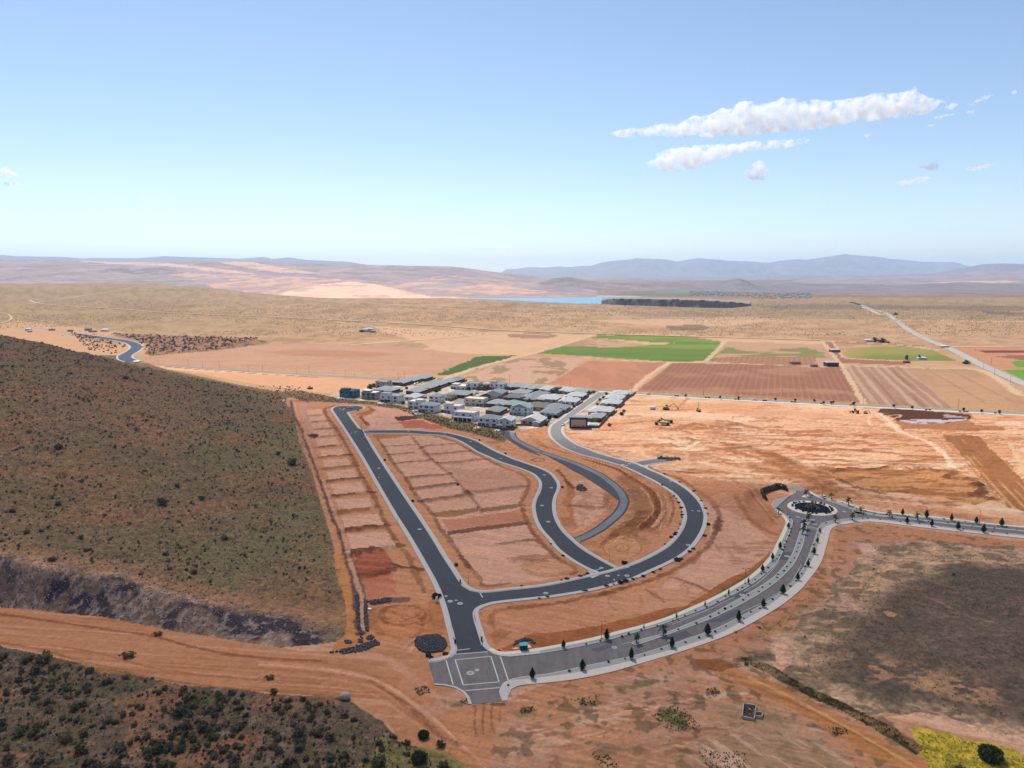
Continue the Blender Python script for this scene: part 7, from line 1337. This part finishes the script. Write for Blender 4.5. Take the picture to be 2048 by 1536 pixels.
machine(1326, 850, 1.35, 'scraper', 'tan and yellow earth scraper, nearer of the two parked side by side'); machine(1333, 845, 1.35, 'scraper', 'tan and yellow earth scraper, farther of the two parked side by side'); machine(1332, 819, -1.5, 'excavator', 'yellow excavator with its long arm reaching down to the right', 1.25); machine(1397, 823, .3, 'drill_rig', 'yellow tracked rig with an upright mast in the open sand', .95)
machine(1710, 826, 1.3, 'loader', 'yellow wheel loader by the highway, left of the pair', 1.1); machine(1731, 827, -.9, 'excavator', 'yellow excavator by the highway, right of the pair', .75); machine(1621, 776 + 2, 0, 'bulldozer', '', .01) if False else None; machine(621, 778, 1.3, 'bulldozer', 'dark bulldozer on the pale dirt left of the estate', 1.0)
x, y = G(1305, 819); o = empty('water_tank', (x, y, 0), .2); tag(o, 'white tank trailer left of the long-armed excavator', 'tank trailer'); MB().tube((-2.6, 0, 1.7), (2.6, 0, 1.7), 1.3, 1.3, 14).build('tank', mat('white paint', WH), o); MB().quadbox((0, 0, .35), (5, 1.6, .4)).build('chassis', TYRE, o)
# ------------------------------------------------------------------ lamps, poles, signs
LMP = mat('bronze lamp metal', (.05,.04,.035), rough=.6); 
def lamp_proto(double=False):
    o = empty('street_lamp', (0, 0, -500)); p = MB(); p.tube((0,0,0), (0,0,6.6), .09, .06, 8); p.lathe([(.26,0),(.26,.35),(.1,.45)], 8); kid(o, p.build('pole', LMP, o))
    for s_ in ((1, -1) if double else (1,)): kid(o, MB().tube((0,0,6.5), (s_*1.1,0,6.7), .04, .04, 6).build('arm', LMP, o)); kid(o, MB().quadbox((s_*1.25,0,6.68), (.7,.3,.14)).build('lamp_head', LMP, o))
    return o
L1, L2 = lamp_proto(), lamp_proto(True)
for (x, y, h, dbl, rz, lb) in ((858.8,1317.4,43,0,0,'street lamp standing in front of the dark rock pile'), (1203,1278.4,38,0,0,'street lamp on the north side of the boulevard beside the second conifer'), (1490,1168,32,1,0,'street lamp with a long arm midway along the north side of the boulevard'), (1579,1042.6,19,0,1,'street lamp left of the roundabout on the inner bend'), (1643.9,995.5,24,0,2,'street lamp on the far side of the roundabout'), (1725.6,1038.5,27,0,1.5,'dark street lamp right of the roundabout on the near kerb'), (1958.8,1046,27,0,2,'street lamp on the far side of the eastern road'),
        (936.9,1167.2,24,0,0,'street lamp inside the corner of the straight street and the curving street'), (1219,1124,21,0,.5,'street lamp at the fork of the two curving streets'), (795.6,1049.6,18,0,0,'street lamp halfway down the straight street, left side'), (1076,974,18,0,0,'street lamp inside the first bend of the inner street'), (956,901.5,15,0,0,'street lamp beside the inner street near its upper end'), (1348.4,991.4,16,0,0,'street lamp inside the bend of the outer street'), (1253.5,919.5,16,0,0,'street lamp by the mouth of the short side street'), (675.7,811.7,14,0,0,'street lamp behind the cul-de-sac'), (723.4,857,16,0,0,'street lamp at the upper junction of the straight street')):
    gx_, gy_ = G(x, y); tag(copy_tree(L2 if dbl else L1, (gx_, gy_, .1), rz, h * mpp(y) * 1.02 / 6.75), lb, 'street lamp', 'street lamps')
WOODM = mat('weathered pole wood', (.11,.08,.06), rough=1); o = empty('utility_pole', (0,0,-500)); kid(o, MB().tube((0,0,0), (0,0,10), .17, .11, 7).build('pole', WOODM, o)); kid(o, MB().quadbox((0,0,9.4), (2.2,.14,.14)).build('crossarm', WOODM, o)); UP = o
UPL = [(316,729,11,'l'), (376.6,731,12,'l'), (405,736.8,15,'l'), (438.5,736,15,'l'), (496.6,743.6,14,'l'), (525.6,742,13,'l'), (593,748.5,12,'l'), (618,746,15,'l'), (690.5,752,12,'l'), (708.4,752.5,13,'l'), (796.5,759,13,'l'), (808.8,757,15,'l'), (906.4,762.5,14,'c'), (1019.5,768,18,'c'), (1140,777,19,'c'), (1263.6,783.5,18,'c'), (1407,791.2,19,'r'), (1563.8,798,19,'r'), (1726,807.5,19,'r'), (1916,818,20,'r'), (1966,739,13,'h'), (1982,731,16,'h'), (1988.6,751,15,'h'), (2020.6,766,15,'h'), (1957,722,10,'h'), (1624.6,680,12,'f'), (1796,684.5,12,'f'), (1720,677,9,'f'), (1385,668,9,'f'), (1250,667,9,'f'), (998,661,9,'f'), (940,659,8,'f')]
cnt = {}
for (x, y, h, s_) in UPL:
    cnt[s_] = cnt.get(s_, 0) + 1; gx_, gy_ = G(x, y); where = {'l': 'along the highway left of the estate', 'c': 'behind the houses of the estate', 'r': 'by the ploughed fields', 'h': 'beside the desert highway', 'f': 'at the foot of the desert plain'}[s_]
    tag(copy_tree(UP, (gx_, gy_, gz(gx_, gy_)), rr.uniform(-.3, .3), (h*mpp(y)*1.0/10,)*3), 'wooden utility pole %s, %s from the left' % (where, ORD[cnt[s_]-1]), 'utility pole', 'utility poles')
def sign(px, py, h, label, col, shape, rz=0, text=None):
    x, y = G(px, py, .16); o = empty('road_sign', (x, y, .16), rz); tag(o, label, 'road sign'); MB().tube((0,0,0), (0,0,h), .035, .035, 6).build('post', IRON, o)
    n = 8 if shape == 'oct' else 4; ph = math.pi/8 if shape == 'oct' else 0; r_ = .42 if shape == 'oct' else .55; m = MB(); pts = [(r_*math.cos(ph + 2*math.pi*i/n), r_*math.sin(ph + 2*math.pi*i/n)) for i in range(n)]; 
    m.v = [(a, -.05, h - .1 + b) for a, b in pts] + [(a, -.03, h - .1 + b) for a, b in pts]; m.f = [tuple(range(n-1, -1, -1)), tuple(range(n, 2*n))] + [(i, (i+1) % n, n + (i+1) % n, n + i) for i in range(n)]; m.build('sign_panel', mat('sign ' + label[:9], col, rough=.5), o)
    if text:
        c = bpy.data.curves.new('lettering', 'FONT'); c.body = text; c.size = .3; c.align_x = 'CENTER'; c.align_y = 'CENTER'; c.extrude = .004; t0 = bpy.data.objects.new('lettering', c); COL.objects.link(t0); me_ = bpy.data.meshes.new_from_object(t0.evaluated_get(bpy.context.evaluated_depsgraph_get())); bpy.data.objects.remove(t0); t_ = bpy.data.objects.new('lettering', me_); COL.objects.link(t_); t_.parent = o; t_.location = (0, -.06, h - .1); t_.rotation_euler = (math.pi/2, 0, 0); me_.materials.append(mat('white paint', WH))
sign(1016.5, 1384, 2.3, 'red octagonal stop sign at the near right corner of the crossing', (.30,.02,.06), 'oct', .1, 'STOP'); sign(1640.5, 1054.5, 2.2, 'yellow warning sign on the kerb entering the roundabout', (.75,.62,.05), 'dia'); sign(1629.5, 1097, 2.3, 'yellow warning sign between two conifers below the roundabout', (.75,.62,.05), 'dia', -.1); sign(1337, 1294, 2.4, 'small white roadside sign beside the fourth south conifer', (.7,.7,.7), 'dia')
# utility boxes and site bits
def box(px, py, sz, mt_, label, cat_='utility box', name='utility_box', lid=None, z=None):
    x, y = G(px, py); o = empty(name, (x, y, gz(x, y) if z is None else z), rr.uniform(-.3, .3)); tag(o, label, cat_); MB().quadbox((0,0,sz[2]/2), sz, 0, .95).build('body', mt_, o); MB().quadbox((0,0,sz[2]+.04), (sz[0]*1.08, sz[1]*1.08, .08)).build('lid', lid or mt_, o); return o
BXM = mat('black box', (.03,.03,.035), rough=.6)
for (x, y, lb) in ((769.5,921,'black utility box beside the straight street, upper right side'), (825.5,1003,'black utility box beside the straight street at mid length'), (912.5,1131,'black box with a grey lid near the lower end of the straight street'), (1124.7,975.5,'black utility box inside the middle bend'), (716,821.5,'black utility box at the mouth of the cul-de-sac'), (915.5,970,'small dark box on the far edge of the middle lots'), (959,881,'dark utility box above the inner street'), (1011,908,'dark utility box above the inner street, lower one')): box(x, y, (1.3,1.0,1.0), BXM, lb)
for (x, y, lb) in ((920.5,1166,'black mailbox cluster on the right kerb above the junction'), (910.5,1287,'black mailbox cluster on the left kerb near the crossing'), (963.5,1282,'black mailbox cluster on the right kerb near the crossing')): box(x, y, (.5,.5,1.2), BLACK, lb, 'mailbox', 'mailbox_cluster', z=.16)
box(1047.5, 1299, (2.4,1.9,1.9), mat('dark teal', (.02,.05,.06)), 'dark box with a bright teal top in front of the stone arc', 'container', 'pump_box', mat('bright teal', (.02,.36,.46), rough=.5)); flat('concrete_pad', W(z4((1560,318),(1650,300),(1700,312),(1640,326))), .06, PALEK); flat('concrete_pad', W(z4((1838,252),(1860,250),(1905,300),(1840,304))), .06, PALEK)
for (x, y, lb, c) in ((961.5,1226,'white and yellow hydrant at the corner of the curving street',(.7,.6,.35)), (1158.5,1084,'small white post where the footpath meets the street',(.7,.7,.7))):
    gx_, gy_ = G(x, y); m = MB(); m.lathe([(.3,0),(.3,.1),(.2,.15),(.2,.8),(.26,.85),(.05,1.1)], 10); m.tube((-.35,0,.6), (.35,0,.6), .1, .1, 8); tag(m.build('fire_hydrant', mat('hydrant', c, rough=.6), None, (gx_, gy_, gz(gx_, gy_))), lb, 'hydrant')
x, y = G(873, 1204); o = empty('leaning_board', (x, y, gz(x, y)), .5); tag(o, 'white board leaning at the left kerb by a dark shrub', 'board'); MB().quadbox((0,0,1.2), (.9,.08,2.6), 0, 1, Matrix.Rotation(.25, 3, 'X')).build('panel', mat('white paint', WH), o)
x, y = G(739.5, 1219.5); o = box(739.5, 1220, (1.2,.8,.5), mat('white paint', WH), 'small white box beside the ring of wheel tracks'); 
x, y = G(305, 1358); box(305, 1357, (.9,.6,.6), mat('teal bin', (.02,.24,.22)), 'tiny teal bin in the scrub below the dirt road', 'bin', 'bin')
# ruin in the south field
o = empty('ruined_foundation', (*G(1498, 1428), 0)); tag(o, 'rectangular roofless foundation with rubble inside and a small annex', 'ruin'); ox, oy = G(1498, 1428); TI = mat('grey timber', (.36,.29,.24), rough=1, noise=.3, scale=3)
for rect in ([(1487,1411),(1512,1415),(1508,1442),(1484,1437)], [(1509,1427),(1525,1429),(1523,1438),(1508,1435)]):
    P = [(a - ox, b - oy) for a, b in W(rect)]
    for a, b in zip(P, P[1:] + P[:1]): MB().quadbox(((a[0]+b[0])/2, (a[1]+b[1])/2, .35), (math.hypot(b[0]-a[0], b[1]-a[1]) + .2, .28, .9), math.atan2(b[1]-a[1], b[0]-a[0])).build('wall', TI, o)
m = MB()
for k in range(70):
    a, b = G(rr.uniform(1488, 1508), rr.uniform(1415, 1437)); m.quadbox((a - ox, b - oy, .2), (rr.uniform(.2,.9), rr.uniform(.1,.5), .25), rr.uniform(0, 3), 1, Matrix.Rotation(rr.uniform(-.4,.4), 3, 'Y'))
t_ = m.build('rubble', mat('dark rubble', (.09,.06,.05), rough=1, noise=.5, scale=3), o); t_['kind'] = 'stuff'; t_['label'] = 'broken timber and rubble'
# farms and sheds out on the plain
def shed(px, py, wm, dm, hm, roof, wall, label, rz=0.0, name='shed'):
    x, y = G(px, py); o = empty(name, (x, y, gz(x, y)), rz); tag(o, label, 'farm building'); MB().quadbox((0,0,hm/2), (wm,dm,hm)).build('wall', mat('shed wall ' + str(wall), wall), o); r_ = MB(); hip(r_, -wm/2, wm/2, -dm/2, dm/2, hm, hm*.4, .4); r_.build('roof', mat('shed roof ' + str(roof), roof), o)
for a in ((729,663.5,14,10,5,(.45,.45,.47),(.5,.5,.5),'pale shed at the isolated farm on the plain, left one'), (738,663,16,10,6,(.5,.52,.55),(.4,.4,.4),'pale shed at the isolated farm on the plain, middle one'), (746,665,10,8,4,(.3,.3,.32),(.3,.25,.2),'small grey shed at the isolated farm, right one'), (57,661,10,8,4,(.6,.6,.6),(.5,.5,.5),'white trailer at the far left beyond the hillside'), (53+2,663,6,5,3,(.2,.15,.12),(.2,.15,.12),'dark shed beside the far-left white trailer') if False else (104,661,10,7,3.5,(.3,.22,.2),(.3,.22,.2),'dark shed between the farms at far left'),
          (54*1.0+0,662,1,1,1,(.5,.5,.5),(.5,.5,.5),'x') if False else (141,663,9,7,3.5,(.3,.2,.15),(.3,.2,.15),'brown shed beyond the hillside'), (54+0.0,662,1,1,1,(.5,)*3,(.5,)*3,'x') if False else (55+5,664,8,5,3,(.55,.5,.48),(.4,.35,.3),'low pale trailer beyond the hillside'), (177,661,12,8,4,(.2,.16,.18),(.2,.16,.15),'dark cluttered shed near the highway bend'), (210,663,14,8,4.5,(.7,.7,.7),(.6,.6,.62),'white building near the highway bend'), (186,664,14,8,3,(.24,.2,.22),(.2,.17,.16),'low dark shed near the highway bend'),
          (1669,704,14,10,4,(.5,.42,.45),(.12,.09,.09),'shed on the narrow red strip between green fields'), (1662,732.5,16,10,5.5,(.52,.36,.34),(.05,.04,.05),'dark barn with a pink-grey roof beside the farm lane'), (1590,728,12,8,3,(.2,.14,.12),(.2,.14,.12),'low brown shed in the dry field'), (1628,733,8,6,2.5,(.2,.15,.14),(.2,.15,.14),'small dark shed left of the barn'), (1737,684,14,9,4,(.62,.5,.5),(.5,.4,.4),'pale farmhouse left of the dark green trees'), (1843,719,12,5,3,(.6,.66,.68),(.5,.52,.52),'white open shelter in front of the yellow-green field'), (1838,719,2.5,2.5,5,(.06,.05,.04),(.06,.05,.04),'narrow dark silo beside the white shelter'), (1813,719,3,3,5,(.08,.06,.05),(.08,.06,.05),'narrow dark silo above the red machine'), (1813,726,8,4,2.5,(.30,.06,.06),(.25,.05,.05),'red farm machine below the yellow-green field'), (1888,695,12,7,3,(.6,.6,.62),(.5,.4,.35),'white shed where the desert highway widens')):
    if a[-1] != 'x': shed(*a)
for (x, y, s_, lb) in ((1748,683.5,3.6,'left clump of dark green trees at the pale farmhouse'), (1764,685,3.6,'right clump of dark green trees at the pale farmhouse'), (1776,686,1.6,'small tree at the right end of the farmhouse trees'), (1791,630,3.5,'green tree at the crest of the desert highway'), (723,664,2.5,'dark tree left of the isolated farm'), (1932,728,2.5,'brown bush at the corner of the stubble field')):
    o = gt[0].copy(); COL.objects.link(o); gx_, gy_ = G(x, y); o.location = (gx_, gy_, gz(gx_, gy_)); o.scale = (s_*1.4, s_*1.1, s_*1.1); tag(o, lb, 'tree')
k_ = -1
for (x, y) in sorted(q(1200,750,3.793,[(650,172),(910,184),(1050,188),(1330,200),(1480,205),(1625,211),(1695,226),(1770,222),(1920,236)]) + q(1640,750,5.02,[(340,306),(740,332),(925,347),(1440,368),(1620,384),(1800,392),(110,298)])):
    k_ += 1; gx_, gy_ = G(x, y); o = empty('street_tree', (gx_, gy_, .1)); tag(o, 'small dark street tree in the highway verge, %s from the left' % (ORD + ['last'])[min(k_, 16)], 'tree', 'street trees along the highway'); MB().tube((0,0,0), (0,0,1.6), .1, .06, 5).build('trunk', mat('tree bark', (.1,.07,.05)), o); m = MB(); leaves(m, 0, 0, 2.3, 1.2, 1.2, 1.2, 60, .5, rr); m.lathe([(.3,1.4),(.8,2.2),(.3,3.1)], 6); m.build('crown', leafmat('garden dark', (.025,.035,.02)), o)
vb = [(gx_ + rr.uniform(-.5,.5), gy_ - .4) for (x, y) in [(1296,789.5),(1298,789.6),(1350,792.5),(1356,792.7),(1412,796),(1418,796.2),(1470,799.2),(1476,799.4),(1528,802),(1532,802.2),(1583,804.6),(1590,804.9),(1642,808),(1700,811),(1852,820),(1858,820.3),(1920,823.5),(1928,823.8),(1934,824),(1990,827),(1998,827.3)] for gx_, gy_ in [G(x, y)]]
for (x, y) in vb:
    o = SH[0].copy(); COL.objects.link(o); o.location = (x, y, .1); o.scale = (2.2, 1.2, 1.6); tag(o, 'low black shrub in the verge of the highway behind the building site', 'shrub', 'verge shrubs along the highway')
tw = MB()
for k in range(300):
    x = rr.uniform(1380, 1620); y = rr.uniform(586, 597) if x > 1500 else rr.uniform(583, 592); gx_, gy_ = G(x, y); tw.quadbox((gx_, gy_, 2), (rr.uniform(7, 18), 12, 4.5), rr.uniform(-.3,.3))
tag(tw.build('distant_town', mat('town walls', (.42,.38,.36), rough=1, noise=.3, scale=.02)), 'far-off town, pale specks below the right-hand hills', None, None, 'stuff')
flat('green_belt', W([(1230,588),(1300,585.5),(1400,584),(1480,583),(1470,588),(1390,590),(1300,590)], .6), .6, mat('distant green', (.12,.15,.08), rough=1, noise=.3, scale=.01), skirt=0)
# gravel spread on the side street beside the black pickup
bp = [G(1332 + rr.uniform(0, 28), 918 + rr.gauss(0, 1.7)) for _ in range(180)]; mass('brush_pile', np.array(bp), NR.uniform(.3, .8, len(bp)), 5, .9, leafmat('dry brush', (.17,.13,.07)), 'heap of dry brush behind the black pickup', .6)
print('objects done')
dead = []
for o in list(bpy.data.objects):          # originals parked below ground are only sources of copies
    if o.parent is None and o.location.z < -400: dead += [o] + list(o.children_recursive)
bpy.data.batch_remove(dead)
